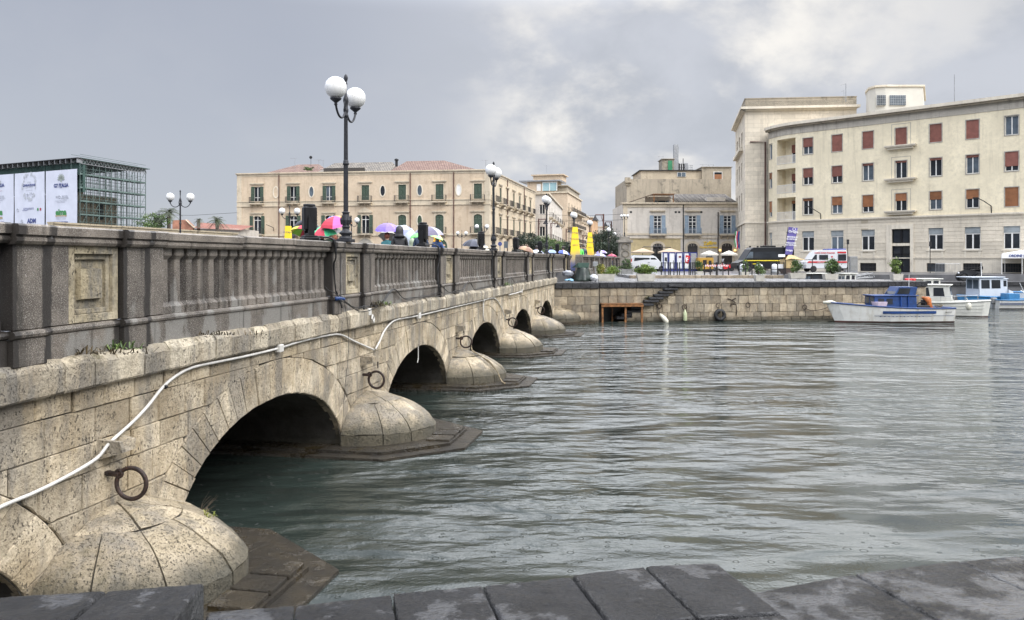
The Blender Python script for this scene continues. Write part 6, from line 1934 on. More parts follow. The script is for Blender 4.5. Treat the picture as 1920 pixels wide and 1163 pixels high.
spx = [(598, 'big black moving head stage light left of the tallest lamp'), (805.5, 'black stage light standing before the dark plaid umbrella'), (911.5, 'black stage light just left of the lamp by the palazzo corner'),
       (975, 'black stage light beside the brown umbrella'), (1019, 'black stage light left of the third lamp post foot'), (1050.5, 'small black stage light right of the third lamp post'), (1074, 'small black stage light before the larger yellow banner')]
for i, (px, lb_) in enumerate(spx):
    q = MBR @ Vector((fu(px), .18, 3.95))
    o = sp_ if i == 0 else copy_tree(sp_, tuple(q), (R(90) - TH) + R(rnd.uniform(-25, 25)))
    o.location = q; o.rotation_euler = (0, 0, R(90) - TH + R(38) if i == 0 else o.rotation_euler[2])
    if i == 0: WM[o] = Matrix.Translation(q) @ Matrix.Rotation(o.rotation_euler[2], 4, 'Z')
    o['label'] = lb_; o['group'] = 'stage lights along the parapet'
CAB = mat('black_cable', (.012, .012, .013), .4, .1, 5)
def wob(pts, a=.012, sub=4):
    out = smoothpath(pts, sub)
    return [p + Vector((rnd.uniform(-a, a), rnd.uniform(-a, a), rnd.uniform(-a, a))) * .6 for p in out]
for i, (px, _) in enumerate(spx[:5]):
    u0 = fu(px)
    t = thing('cable_bundle', ['black cables spilling over the coping beside the biggest stage light', 'black cables over the coping under the stage light by the plaid umbrella', 'black cables hanging down below the light left of the second lamp', 'black cables hanging below the stage light by the brown umbrella', 'black cables hanging below the light left of the third lamp'][i], 'cable', tuple(MBR @ Vector((u0 + .4, -.1, 2.7))), 0, 'black power cables draped on the balustrade')
    for k in range(5 if i < 3 else 3):
        a = rnd.uniform(-.07, .07); b_ = rnd.uniform(-.1, .1)
        pts = [(u0 + .1, .15, 4.01), (u0 + .30 + a, .02, 4.02), (u0 + .45 + a, -.10, 3.96), (u0 + .52 + a, -.12, 3.75 + b_)]
        if k < 3 and i: pts += [(u0 + .50 + b_, -.09, 3.3), (u0 + .48 + a, -.11, 2.95), (u0 + .55 + a, -.14, 2.72 + abs(b_)), (u0 + .8 + a * 4, -.13, 2.70)]
        elif k < 2: pts += [(u0 + .57 + a, -.06, 3.5), (u0 + .60, -.05, 3.1), (u0 + .66, -.07, 2.96), (u0 + .8 + a, -.12, 2.72)]
        m = MB(MBR); m.smooth = True; m.tube(wob(pts), .011 if i else .014, 5); m.build('cable', CAB, t)
# long loose cables lying on the ledge between lights
for i in range(3):
    ua, ub = fu((628, 822, 925)[i]), fu((822, 925, 985)[i])
    t = thing('loose_cable', ['loose cables trailing on the ledge under the third row of balusters', 'loose cables trailing on the ledge past the second lamp', 'loose cables trailing on the ledge far along the bridge'][i], 'cable', tuple(MBR @ Vector((ua, -.1, 2.65))), 0, 'loose cables lying along the bridge ledge')
    for k in range(2):
        pts = [(ua + (ub - ua) * j / 9, -.045 - .05 * rnd.random(), 2.66 + (.24 if j in (0, 4) else .0) + rnd.uniform(-.02, .07)) for j in range(10)]
        m = MB(MBR); m.smooth = True; m.tube(wob(pts, .01), .009, 5); m.build('cable', CAB, t)
for j in range(1):
    t = thing('loose_cable', 'thin black cable loop with blue plug at the second panel plinth', 'cable', tuple(FP(640, 580, .1)))
    m = MB(); m.smooth = True; m.tube(wob([FP(x, y, .10) for x, y in ((600, 538), (606, 544), (618, 549), (630, 560), (645, 570), (660, 582), (680, 583), (700, 575), (712, 567))], .002), .008, 5); m.build('cable', CAB, t)
    m = MB(); m.smooth = True; m.tube([FP(620, 560, .09), FP(629, 560, .11)], .035, 10); m.tube([FP(629, 560, .11), FP(634, 561, .12)], .028, 10); m.build('plug', BLUEP, t)
    m = MB(); m.tube(wob([FP(x, y, .11) for x, y in ((634, 563), (641, 600), (643, 640), (641, 680), (637, 720), (634, 760), (632, 800))], .004), .004, 4); m.build('hanging_wire', CAB, t)
# rope on the third cutwater
t = thing('mooring_rope', 'frayed rope lying over the third cutwater from its ring', 'rope', tuple(FP(862, 655, .3)))
cc = PU[3]
m = MB(MBR); m.smooth = True
ROPE = mat('old_rope', (.20, .16, .10), .9, .3, 12)
for k in range(3):
    o = rnd.uniform(-.05, .05)
    m.tube(wob([(cc + .0, -.42, 1.10), (cc - .15 + o, -.5, .93), (cc - .35 + o, -.80, .80), (cc - .45, -1.05 + o, .64), (cc - .55, -1.30, .42), (cc - .62 + o, -1.45, .16), (cc - .9 + o * 2, -1.62, .11)], .012), .012, 5)
m.build('strands', ROPE, t)

# ================================================================ UMBRELLAS and PEOPLE
def cloth(name, c): return mat(name, c, .55, .08, 3)
UMAT = {}
def um(c):
    k = 'umbrella_%02d%02d%02d' % tuple(int(99 * x) for x in c)
    return mat(k, c, .5, .06, 3)
def umbrella(px, pyt, Y, r, cols, label, tilt=(0, 0), n=8, rise=.55, zdeck=2.9, group='open umbrellas of the crowd on the bridge', rz=0.0):
    top = P(px, pyt, Y)
    t = thing('umbrella', label, 'umbrella', tuple(top), 0, group)
    T_ = Matrix.Translation(top) @ Euler((tilt[0], tilt[1], rz)).to_matrix().to_4x4()
    K = 5; sub = 3
    mats_ = [um(c) for c in cols]
    m = MB(T_); m.smooth = False
    for g in range(n):
        m.cm = g % len(cols)
        vs = []
        for i in range(K + 1):
            q = i / K; rr = r * math.sin(q * 1.25) / math.sin(1.25); zz_ = -r * rise * (1 - math.cos(q * 1.25)) / (1 - math.cos(1.25))
            for j in range(sub + 1):
                a0_, a1_ = 2 * math.pi * g / n, 2 * math.pi * (g + 1) / n
                p0, p1 = Vector((math.cos(a0_), math.sin(a0_))), Vector((math.cos(a1_), math.sin(a1_)))
                d_ = p0.lerp(p1, j / sub) * rr
                sag = .035 * r * q * math.sin(math.pi * j / sub) * 2
                vs.append((d_.x * (1 - sag * .6), d_.y * (1 - sag * .6), zz_ + (sag * .4 if i == K else -sag * .2)))
        W_ = sub + 1
        m.add(vs, [(i * W_ + j, (i + 1) * W_ + j, (i + 1) * W_ + j + 1, i * W_ + j + 1) for i in range(K) for j in range(sub)])
    m.build('canopy', mats_, t, fix=False)
    m = MB(T_); m.tube([(0, 0, .06), (0, 0, -.78)], .007, 5); m.tube([(0, 0, -.70), (0, 0, -.82), (.03, 0, -.85), (.05, 0, -.82)], .013, 6)
    for g in range(n):
        a = 2 * math.pi * g / n; m.tube([(r * .98 * math.cos(a), r * .98 * math.sin(a), -r * rise), (r * .5 * math.cos(a), r * .5 * math.sin(a), -r * rise * .35), (0, 0, -.05)], .003, 3)
    m.build('shaft', DARKM, t)
    return t
SKINM = mat('skin', (.42, .25, .17), .6, .08, 5)
HAIR = {k: mat('hair_' + k, c, .6, .2, 9) for k, c in (('dark', (.02, .015, .012)), ('brown', (.09, .045, .025)), ('red', (.20, .06, .03)))}
def person(px, Y, h, coat, trous, label, zf=2.9, hood=None, hair='dark', face=0.0, arm='hold', group='people under umbrellas on the bridge'):
    """one continuous skinned body; face = heading in degrees (0 looks away from the viewer)"""
    xw = X(px, Y)
    s = h / 1.75
    V = {'pel': (0, 0, .98), 'wai': (0, 0, 1.12), 'che': (0, .01, 1.34), 'neck': (0, 0, 1.50), 'hd0': (0, .01, 1.57), 'hd1': (0, .02, 1.70),
         'lh': (-.10, 0, .92), 'lk': (-.11, .03, .50), 'la': (-.11, -.01, .09), 'lt': (-.12, .15, .035), 'rh': (.10, 0, .92), 'rk': (.11, .0, .50), 'ra': (.12, -.03, .09), 'rt': (.13, .13, .035),
         'ls': (-.19, 0, 1.42), 'rs': (.19, 0, 1.42)}
    if arm == 'hold':
        V.update({'re': (.25, .06, 1.17), 'rw': (.13, .26, 1.30), 'rf': (.10, .32, 1.36)})
    else: V.update({'re': (.25, -.02, 1.14), 'rw': (.24, .08, .90), 'rf': (.23, .12, .82)})
    V.update({'le': (-.25, -.02, 1.14), 'lw': (-.23, .08, .90), 'lf': (-.22, .12, .82)})
    E = [('pel', 'wai'), ('wai', 'che'), ('che', 'neck'), ('neck', 'hd0'), ('hd0', 'hd1'), ('pel', 'lh'), ('lh', 'lk'), ('lk', 'la'), ('la', 'lt'), ('pel', 'rh'), ('rh', 'rk'), ('rk', 'ra'), ('ra', 'rt'),
         ('che', 'ls'), ('ls', 'le'), ('le', 'lw'), ('lw', 'lf'), ('che', 'rs'), ('rs', 're'), ('re', 'rw'), ('rw', 'rf')]
    RD = {'pel': .15, 'wai': .15, 'che': .17, 'neck': .062, 'hd0': .075, 'hd1': .095, 'lh': .10, 'rh': .10, 'lk': .065, 'rk': .065, 'la': .045, 'ra': .045, 'lt': .04, 'rt': .04,
          'ls': .075, 'rs': .075, 'le': .052, 're': .052, 'lw': .034, 'rw': .034, 'lf': .035, 'rf': .035}
    names = list(V); me = bpy.data.meshes.new('body')
    me.from_pydata([V[n_] for n_ in names], [(names.index(a), names.index(b_)) for a, b_ in E], [])
    ob = bpy.data.objects.new('body_tmp', me); COL.objects.link(ob)
    md = ob.modifiers.new('s', 'SKIN'); md.use_smooth_shade = True
    for i, n_ in enumerate(names):
        sv = me.skin_vertices[0].data[i]; sv.radius = (RD[n_], RD[n_] * (.72 if n_ in ('che', 'wai', 'pel') else 1)); sv.use_root = n_ == 'pel'
    sb = ob.modifiers.new('u', 'SUBSURF'); sb.levels = 1; sb.render_levels = 1
    dg = bpy.context.evaluated_depsgraph_get()
    me2 = bpy.data.meshes.new_from_object(ob.evaluated_get(dg))
    bpy.data.objects.remove(ob)
    for m_ in (coat, trous, SKINM, BLACKP): me2.materials.append(m_)
    for p_ in me2.polygons:
        c_ = p_.center
        if c_.z > 1.53: k = 2
        elif c_.z < .09: k = 3
        elif c_.z < .86 and abs(c_.x) < .19: k = 1
        elif (Vector(c_) - Vector(V['lf'])).length < .065 or (Vector(c_) - Vector(V['rf'])).length < .065: k = 2
        else: k = 0
        p_.material_index = k
    M_ = TM((xw, Y, zf), R(face), s)
    t = thing('person', label, 'person', (xw, Y, zf), 0, group)
    me2.transform(M_); me2.name = 'body'
    o = bpy.data.objects.new('body', me2); link(o, t)
    # face
    m = MB(M_); m.smooth = True; m.sphere((0, .118, 1.655), .014, 6, 5, (1, 1.2, 1.6)); m.build('nose', SKINM, t)
    for q in (-.034, .034):
        m = MB(M_); m.sphere((q, .104, 1.685), .011, 6, 5); m.build('eye', BLACKP, t)
    m = MB(M_); m.box(-.025, .025, .10, .112, 1.607, 1.615); m.build('mouth', mat('lips', (.25, .08, .07), .5), t)
    if hood:
        m = MB(M_); m.smooth = True; rings = []
        for (z_, ry, rx, y0) in ((1.46, .17, .20, -.01), (1.52, .13, .14, -.015), (1.60, .142, .128, -.012), (1.70, .150, .132, -.005), (1.78, .125, .11, .0), (1.83, .06, .05, -.005), (1.84, .01, .01, -.01)):
            rings.append([(rx * math.cos(2 * math.pi * k / 14), min(.09, y0 + ry * math.sin(2 * math.pi * k / 14)), z_) for k in range(14)])
        m.loft(rings); m.build('hood', hood, t)
    else:
        m = MB(M_); m.smooth = True; m.sphere((0, -.012, 1.70), .118, 12, 8, (.95, 1.0, 1.08)); m.build('hair', HAIR[hair], t)
    # hands: palm with five fingers on each arm
    for sd, wk, fk in ((1, 'rw', 'rf'), (-1, 'lw', 'lf')):
        a, b_ = Vector(V[wk]), Vector(V[fk]); dd_ = (b_ - a).normalized(); sd_ = dd_.orthogonal().normalized()
        m = MB(M_); m.smooth = True
        for k in range(4): st_ = b_ + sd_ * (.02 * (k - 1.5)); m.tube([st_, st_ + dd_ * .045, st_ + dd_ * (.07 + .008 * (k in (1, 2))) + Vector((0, 0, -.015))], [.010, .009, .006], 5)
        m.tube([b_ - dd_ * .02 + sd_ * .03, b_ + dd_ * .01 + sd_ * .055, b_ + dd_ * .04 + sd_ * .06], [.011, .010, .007], 5)
        m.build('fingers', SKINM, t)
    return t
TEAL = cloth('teal_coat', (.02, .13, .15)); BLK = cloth('black_coat', (.018, .018, .020)); NAV = cloth('navy_coat', (.02, .035, .07)); PALEG = cloth('pale_green_cape', (.34, .40, .28)); GRY = cloth('grey_coat', (.14, .14, .15)); JEAN = cloth('jeans', (.03, .045, .08)); RED = cloth('red_jacket', (.32, .03, .03)); HIV = cloth('hi_vis', (.15, .75, .12)); TAN = cloth('tan_coat', (.25, .17, .10))
person(726, 27.5, 1.60, TEAL, JEAN, 'person in teal coat under the purple umbrella', hair='red', face=-10)
person(749, 26.5, 1.77, BLK, BLK, 'person seen from behind in black hooded raincoat', hood=BLK, face=6)
person(773, 27.0, 1.38, PALEG, JEAN, 'short person in pale green hooded rain cape', hood=PALEG, face=10)
person(789, 26.5, 1.72, NAV, NAV, 'person in navy coat just left of the second stage light', hair='dark', face=-15)
person(628, 27.8, 1.52, RED, JEAN, 'person with red hair under the rainbow umbrella', hair='red', face=180)
person(640, 28.5, 1.50, GRY, BLK, 'person with brown hair right of the green umbrella', hair='brown', face=20)
person(573, 33.0, 1.60, GRY, JEAN, 'person under the yellow and red umbrella', hair='dark', face=30)
person(604, 28.0, 1.66, BLK, JEAN, 'person hidden behind the largest stage light', hair='dark', face=0)
person(820, 29.5, 1.62, cloth('blue_jacket', (.03, .07, .20)), JEAN, 'person in blue jacket right of the second stage light', hair='brown', face=-30)
person(889, 38.0, 1.62, BLK, BLK, 'person under the wide black umbrella', hair='dark', face=5)
person(988, 50, 1.62, TAN, JEAN, 'person under the brown umbrella', hair='brown', face=0)
person(1087.5, 58.5, 1.75, HIV, NAV, 'person in bright green safety jacket at the bridge end', hair='dark', face=170, arm='down')
person(1094, 59.5, 1.80, NAV, NAV, 'person in dark navy jacket beside the green jacket', hair='dark', face=180, arm='down')
Yw, Rd_, Gr, Wh, Pu, Bk, Bl, Or, Mg, Sb = (.62, .58, .04), (.50, .03, .06), (.06, .48, .22), (.45, .48, .48), (.20, .13, .62), (.03, .032, .045), (.05, .09, .42), (.75, .30, .08), (.48, .07, .30), (.12, .35, .75)
umbrella(572, 425, 33.0, .56, [Yw, Rd_, (.25, .55, .05), Yw], 'yellow red and green umbrella left of the largest stage light', (R(-14), R(14)), rz=.5)
umbrella(606, 424, 28.2, .60, [Gr, Wh, Gr, Wh, Gr, Rd_, Gr, Wh], 'green and white umbrella behind the largest stage light', (R(10), R(-12)), rz=.2)
umbrella(628, 405, 28.0, .58, [Or, Or, Sb, Sb, Rd_, Mg], 'large rainbow umbrella with red and pink panels beside the tallest lamp', (R(14), R(4)), n=6, rise=.62, rz=-.5236)
umbrella(726, 418.5, 27.6, .44, [Pu], 'plain purple umbrella over the teal coat', (R(8), R(0)), rise=.62)
umbrella(741, 433, 29.5, .60, [(.30, .28, .24), (.38, .36, .30)], 'grey plaid umbrella behind the black hooded person', (R(-20), R(10)))
umbrella(768, 432, 28.0, .50, [(.33, .37, .44), (.42, .44, .46), (.20, .22, .36)], 'pale blue and white umbrella tipped over sideways', (R(30), R(42)))
umbrella(803, 425, 28.5, .56, [(.10, .09, .15), (.30, .29, .36), (.08, .07, .12)], 'dark plaid umbrella behind the second stage light', (R(6), R(0)))
umbrella(781, 437.5, 28.0, .28, [(.18, .68, .16)], 'small bright green umbrella left of the second stage light', (R(0), R(-8)))
umbrella(821, 440.5, 29.5, .26, [(.30, .70, .30), (.55, .70, .25)], 'small green umbrella right of the second stage light', (R(0), R(20)))
umbrella(889, 448.5, 38.0, .58, [Bk, (.05, .055, .08)], 'wide black umbrella left of the third stage light', (R(6), 0), n=10)
umbrella(988, 462, 50, .56, [(.20, .10, .06), (.33, .22, .13)], 'brown striped umbrella right of the fourth stage light', (R(0), R(16)))
umbrella(1006, 468.5, 52, .50, [Wh, (.45, .50, .70)], 'white and blue umbrella left of the third lamp', (R(-5), 0))
umbrella(1033, 468.5, 54, .50, [(.20, .28, .55), (.30, .38, .60)], 'blue umbrella right of the third lamp', (R(-5), 0))
umbrella(1056, 469.5, 50, .48, [Wh, Bl], 'white and navy umbrella behind the sixth stage light', (R(-5), R(8)))
umbrella(1124, 475.0, 64, .55, [Wh, (.22, .20, .52)], 'white and purple umbrella between the second yellow banner and the pillar', (R(-5), 0))
umbrella(1128, 469.5, 74, .55, [(.24, .18, .50), Wh], 'purple and white umbrella behind the white one before the dark tree', (R(-5), 0))
umbrella(1147, 476.5, 74, .50, [(.35, .05, .10)], 'dark red umbrella left of the stone pillar', (R(-5), 0))
for i, (px, Y, lb_) in enumerate(((1006, 52, 'person under the white and blue umbrella'), (1033, 54, 'person under the blue umbrella by the third lamp'), (1056, 50, 'person under the white and navy umbrella'), (1124, 64, 'person under the white and purple umbrella'), (1147, 74, 'person under the dark red umbrella'))):
    person(px, Y, 1.6 - .03 * i, (GRY, NAV, TAN, BLK, RED)[i], JEAN, lb_, hair='dark', face=30 * i)
# yellow ribbed stack, arch, canopy
t = thing('ribbed_sign', 'orange yellow ribbed plastic stack right of the second stage light', 'sign', tuple(P(820, 462, 33)))
YE2 = mat('orange_yellow_plastic', (.75, .38, .02), .4, .1, 3)
for k in range(7):
    a = P(812 + (k % 2), 462 - 3.9 * k, 33); b_ = P(827 - (k % 3) * .6, 458.6 - 3.9 * k, 33)
    m = MB(); m.box(a.x, b_.x, 33, 33.35, a.z, b_.z, .02); m.build('rib', YE2, t)
t = thing('inflatable_arch', 'dark grey inflatable arch behind the yellow and red umbrella', 'arch', (X(572, 60), 60, 2.9))
m = MB(); m.smooth = True; c_ = P(574, 447, 60)
m.tube([(c_.x + 1.05 * math.cos(math.pi * k / 16), 60, c_.z + 1.25 * math.sin(math.pi * k / 16)) for k in range(17)], .19, 10); m.tube([(c_.x - 1.05, 60, c_.z), (c_.x - 1.05, 60, 2.86)], .19, 10); m.tube([(c_.x + 1.05, 60, c_.z), (c_.x + 1.05, 60, 2.86)], .19, 10); m.build('tube', mat('arch_fabric', (.06, .062, .07), .5), t)
t = thing('market_canopy', 'low cream canopy right of the wide black umbrella', 'canopy', tuple(P(900, 470, 44)))
m = MB(); a, b_ = P(872, 470, 44), P(912, 461, 44); m.loft([[(a.x, 43, a.z - .05), (b_.x + .3, 43, a.z - .05), (b_.x + .3, 46, a.z - .05), (a.x, 46, a.z - .05)], [(a.x + .6, 44, b_.z - .02), (b_.x, 44, b_.z), (b_.x, 45, b_.z), (a.x + .6, 45, b_.z - .02)]]); m.build('roof', mat('cream_canvas', (.55, .50, .38), .7), t)
for x_ in (a.x + .1, b_.x + .2):
    for y_ in (43.1, 45.9): m = MB(); m.tube([(x_, y_, 2.9), (x_, y_, a.z)], .03, 5); m.build('pole', STEEL, t)
t = thing('road_sign', 'round dark road sign on a post before the palazzo corner', 'sign', tuple(P(937, 480, 60)))
m = MB(); q = P(937.5, 457.5, 60); m.tube([(q.x, 60, 2.86), (q.x, 60, q.z)], .04, 6); m.build('post', STEEL, t)
m = MB(); m.M = Matrix.Translation((q.x, 59.9, q.z)) @ Matrix.Rotation(R(90), 4, 'X'); m.lathe([(.16, -.02), (.16, .02)], 16); m.lathe([(.001, .021), (.05, .022)], 8); m.build('disc', NAVY, t)
t = thing('information_board', 'dark rectangular board beside the round road sign', 'sign', tuple(P(948.5, 480, 60)))
m = MB(); q = P(948.5, 459, 60); m.box(q.x - .15, q.x + .15, 59.9, 59.96, q.z - .25, q.z + .25); m.build('panel', mat('board_grey', (.09, .11, .13), .5), t)
m = MB(); m.tube([(q.x - .12, 59.98, 2.86), (q.x - .12, 59.98, q.z + .25)], .03, 5); m.build('post', STEEL, t)

# street poles with hooked lanterns and wires
def hook_pole(px, Y, yt, arm_px, label):
    p = P(px, yt, Y)
    t = thing('hooked_street_lamp', label, 'lamp', (p.x, Y, 2.6), 0, 'tall dark street lamps with hooked arms')
    m = MB(); m.tube([(p.x, Y, 2.5), (p.x, Y, p.z)], .10, 6); m.build('pole', PIPE, t)
    q = P(arm_px, yt, Y); m = MB(); m.tube([(p.x, Y, p.z - .1), (q.x, Y, p.z - .1)], .07, 5); m.tube([(p.x, Y, p.z - 1.2), (p.x + (q.x - p.x) * .3, Y, p.z - .2)], .04, 4); m.build('arm', PIPE, t)
    m = MB(); m.lathe([(.05, -.15), (.15, -.4), (.42, -.75), (.40, -.8)], 10, (q.x, Y, p.z)); m.build('lantern', DARKM, t)
hook_pole(1131.5, 95, 401.5, 1116, 'tallest hooked street lamp rising above the dark tree')
hook_pole(1146.5, 120, 415, 1135, 'second hooked street lamp right of the tallest above the tree')
hook_pole(1154.5, 145, 423, 1146, 'third hooked street lamp close before the pale wall edge')
hook_pole(1158, 160, 424, 1150, 'thin hooked street lamp right behind the third one')
hook_pole(1010, 115, 410, 1023, 'hooked street lamp before the cream street house, left one')
hook_pole(1033, 140, 418, 1046, 'hooked street lamp before the cream street house, right one')
hook_pole(1061.5, 170, 429, 1067, 'hooked street lamp before the beige apartment block')
hook_pole(1093, 170, 441, 1101, 'hooked street lamp between the two yellow banners')
for k, px in enumerate((1162, 1164.5, 1167)): 
    p = P(px, 431 + k, 170); t = thing('street_pole', ['thin bare pole left of the pale house edge', 'thin bare pole close to the pale house edge', 'thin bare pole touching the pale house edge'][k], 'pole', (p.x, 170, 2.6)); m = MB(); m.tube([(p.x, 170, 2.5), (p.x, 170, p.z)], .12, 5); m.build('pole', PIPE, t)
t = thing('overhead_wires', 'thin overhead wires crossing the street to the pale house', 'wire', (X(1080, 112), 112, 12))
for (a, b_) in (((1012, 402), (1168, 401.8)), ((1050, 412.5), (1168, 412)), ((940, 412), (1110, 414)), ((275, 402.5), (445, 399))):
    pa, pb = P(*a, 112), P(*b_, 112); m = MB(); m.tube([pa, (pa + pb) / 2 + Vector((0, 0, -.25)), pb], .028, 4); m.build('wire', DARKM, t)

# ================================================================ VEGETATION
def foliage(name, par, c, rad, n, size, m_, seed=1, hollow=.35, flat=.5, squash=1.0, clumps=14):
    rr = random.Random(seed); mb = MB()
    cl = []
    for _ in range(clumps):
        while True:
            v = Vector((rr.uniform(-1, 1), rr.uniform(-1, 1), rr.uniform(-1, 1)))
            if hollow < v.length < 1: break
        cl.append((v, rr.uniform(.25, .5)))
    for _ in range(n):
        v, cr = rr.choice(cl)
        o = Vector((rr.gauss(0, .5), rr.gauss(0, .5), rr.gauss(0, .45))) * cr
        p = Vector((c[0] + (v.x + o.x) * rad[0], c[1] + (v.y + o.y) * rad[1], c[2] + (v.z + o.z) * rad[2]))
        s = size * rr.uniform(.6, 1.4)
        a = Vector((rr.gauss(0, 1), rr.gauss(0, 1), rr.gauss(0, .6))).normalized(); b_ = a.orthogonal().normalized()
        b_ = (Matrix.Rotation(rr.uniform(0, 6.28), 3, a) @ b_)
        q = a.cross(b_)
        mb.add([tuple(p - b_ * s), tuple(p + q * s * flat), tuple(p + b_ * s), tuple(p - q * s * flat)], [(0, 1, 2, 3)])
    return mb.build(name, m_, par, fix=False)
def tree(px, pyc, Y, rad, label, n, size, m_, zg=2.9, seed=1, lift=0.0):
    c = P(px, pyc, Y)
    t = thing('tree', label, 'tree', (c.x, Y, zg))
    m = MB(); m.smooth = True; m.tube([(c.x, Y, zg), (c.x + .05, Y, zg + (c.z - zg) * .5), (c.x - .05, Y, c.z)], [.22, .15, .08], 8)
    for k in range(5):
        a = k * 1.26; m.tube([(c.x, Y, zg + (c.z - zg) * .45), (c.x + rad[0] * .5 * math.cos(a), Y + rad[1] * .5 * math.sin(a), c.z + rad[2] * .3)], [.09, .03], 6)
    m.build('trunk', BARK, t)
    foliage('crown', t, c, rad, n, size, m_, seed, clumps=26)
    return t
tree(1138, 458, 88, (1.7, 1.7, 1.55), 'broad dark green tree closing the street behind the lamps', 7000, .085, LEAFD, seed=4)
tree(1123, 460, 93, (1.1, 1.2, 1.3), 'dark tree crown joining the left side of the broad street tree', 3500, .085, LEAFD, seed=5)
tree(1151, 463, 96, (1.1, 1.2, 1.2), 'dark tree crown joining the right side of the broad street tree', 3500, .085, LEAFD, seed=6)
tree(992, 459, 74, (1.25, 1.2, .95), 'dark rounded oleander tree at the foot of the palazzo side', 4500, .07, LEAFD, seed=7)
tree(1012, 459, 78, (1.2, 1.2, .9), 'green oleander tree behind the third lamp', 3500, .07, LEAF, seed=8)
tree(1037, 462, 84, (1.3, 1.2, .75), 'low green tree right of the third lamp', 3500, .07, LEAF, seed=9)
tree(1062, 465, 88, (1.0, 1.2, .6), 'small low tree left of the larger yellow banner', 2000, .07, LEAFD, seed=19)
def palm(px, py, Y, r, label, seed):
    rr = random.Random(seed); c = P(px, py, Y)
    t = thing('palm_tree', label, 'palm', (c.x, Y, 2.3), 0)
    m = MB(); m.smooth = True; m.tube([(c.x, Y, 2.3), (c.x + .1, Y, c.z * .6), (c.x, Y, c.z)], [.28, .22, .25], 8); m.build('trunk', BARK, t)
    m = MB()
    for k in range(34):
        a = rr.uniform(0, 6.28); el = rr.uniform(-.5, 1.2); L = r * rr.uniform(.75, 1.1)
        d_ = Vector((math.cos(a) * math.cos(el), math.sin(a) * math.cos(el), math.sin(el)))
        pts = [c + d_ * L * q - Vector((0, 0, 1)) * L * .55 * q * q for q in (0, .3, .6, 1.0)]
        for i in range(3):
            p0, p1 = pts[i], pts[i + 1]
            sd = (p1 - p0).cross(Vector((0, 0, 1))).normalized()
            for j in range(7):
                q = p0.lerp(p1, j / 7)
                for sg in (-1, 1):
                    e_ = q + sd * sg * r * .26 * (1 - .6 * (i * 7 + j) / 21) + (p1 - p0).normalized() * r * .12 - Vector((0, 0, r * .10))
                    m.add([tuple(q), tuple(q + (p1 - p0) * .07), tuple(e_)], [(0, 1, 2)])
    m.build('crown', PALM, t, fix=False)
palm(316, 399, 105, 1.9, 'palm tree with ragged crown above the harbour wall', 3)
palm(407, 413, 108, 1.6, 'low palm crown above the dark red roof', 4)
palm(372, 413, 112, .8, 'tiny palm crown on the dark red roof line', 5)
t = thing('bush', 'green bush left of the palm above the harbour wall', 'bush', (X(290, 104), 104, 2.3))
foliage('leaves', t, P(289, 417, 104), (1.8, 1.2, 1.0), 1800, .10, LEAF, 11)
t = thing('bush', 'low dark bush spreading between scaffolding and palm', 'bush', (X(279, 104), 104, 2.3))
foliage('leaves', t, P(302, 413, 106), (1.2, 1.2, .9), 1200, .10, LEAFD, 12)
t = thing('roof_weeds', 'green weeds growing on the palazzo roof edge', 'plant', tuple(P(581, 316, 128)))
foliage('leaves', t, P(580, 315.5, 127.6), (.9, .3, .35), 500, .09, LEAF, 13)
# planters
CONC = mat('concrete_planter', (.40, .38, .33), .75, .12, 3, 0, .3, 20, dirt=.25)
CONCD = mat('grey_planter', (.26, .26, .25), .75, .12, 3, dirt=.3)
def planter(xa, xb, yt, yb, plants, label, q=1.29, taper=.88, m_=CONC, pl='plant', dep=.5):
    Y = q * F / (yb - HY); z0 = EYE - q
    xa, xb = X(xa, Y), X(xb, Y); zt = Z(yt, Y); xm = (xa + xb) / 2
    t = thing('planter', label, 'planter', (xm, Y + dep / 2, z0), 0, 'concrete planters on the quay')
    m = MB(); hw = (xb - xa) / 2
    def rg(s, z, e=0): return [(xm - hw * s + e, Y + e, z), (xm + hw * s - e, Y + e, z), (xm + hw * s - e, Y + dep - e, z), (xm - hw * s + e, Y + dep - e, z)]
    m.loft([rg(taper, z0 + .02), rg(1, zt - .05), rg(1.03, zt - .05), rg(1.03, zt), rg(1.0, zt, .05), rg(1, zt - .06, .05)], cap=False); m.add(rg(.98, zt - .06, .05) + rg(taper, z0 + .02), [(0, 1, 2, 3), (4, 5, 6, 7)]); m.build('box', m_, t, fix=False)
    for (pa, pb, y0, y1, mt, n_, seed) in plants:
        a, b_ = X(pa, Y), X(pb, Y); za, zb_ = Z(y1, Y), Z(y0, Y)
        p_ = thing('shrub', label.split(' planter')[0] + ' planter shrub', 'shrub', ((a + b_) / 2, Y + dep / 2, zt)) if False else None
        st = MB(); st.smooth = True
        rr = random.Random(seed)
        for k in range(5): st.tube([((a + b_) / 2 + rr.uniform(-.1, .1), Y + dep / 2, zt - .05), ((a + b_) / 2 + rr.uniform(-.35, .35) * (b_ - a), Y + dep / 2 + rr.uniform(-.2, .2), (za + zb_) / 2 + .1)], .015, 4)
        sh = thing('shrub', ('' if seed not in (22, 25) else 'right hand ' if seed == 22 else 'lower ') + pl + ' growing in the ' + label, 'shrub', ((a + b_) / 2, Y + dep / 2, zt - .05), 0)
        st.build('stems', BARK, sh)
        foliage('leaves', sh, ((a + b_) / 2, Y + dep / 2, (za + zb_) / 2), ((b_ - a) / 2 * .85, dep * .6, (zb_ - za) / 2 * .88), n_, .05, mt, seed, .1, clumps=22)
    return t
planter(1121, 1153, 514, 528, [(1118, 1136, 493, 517, LEAFY, 900, 21), (1132, 1164, 498, 516, LEAFL, 1100, 22)], 'wide planter left of the steps', pl='mixed yellow and green shrub')
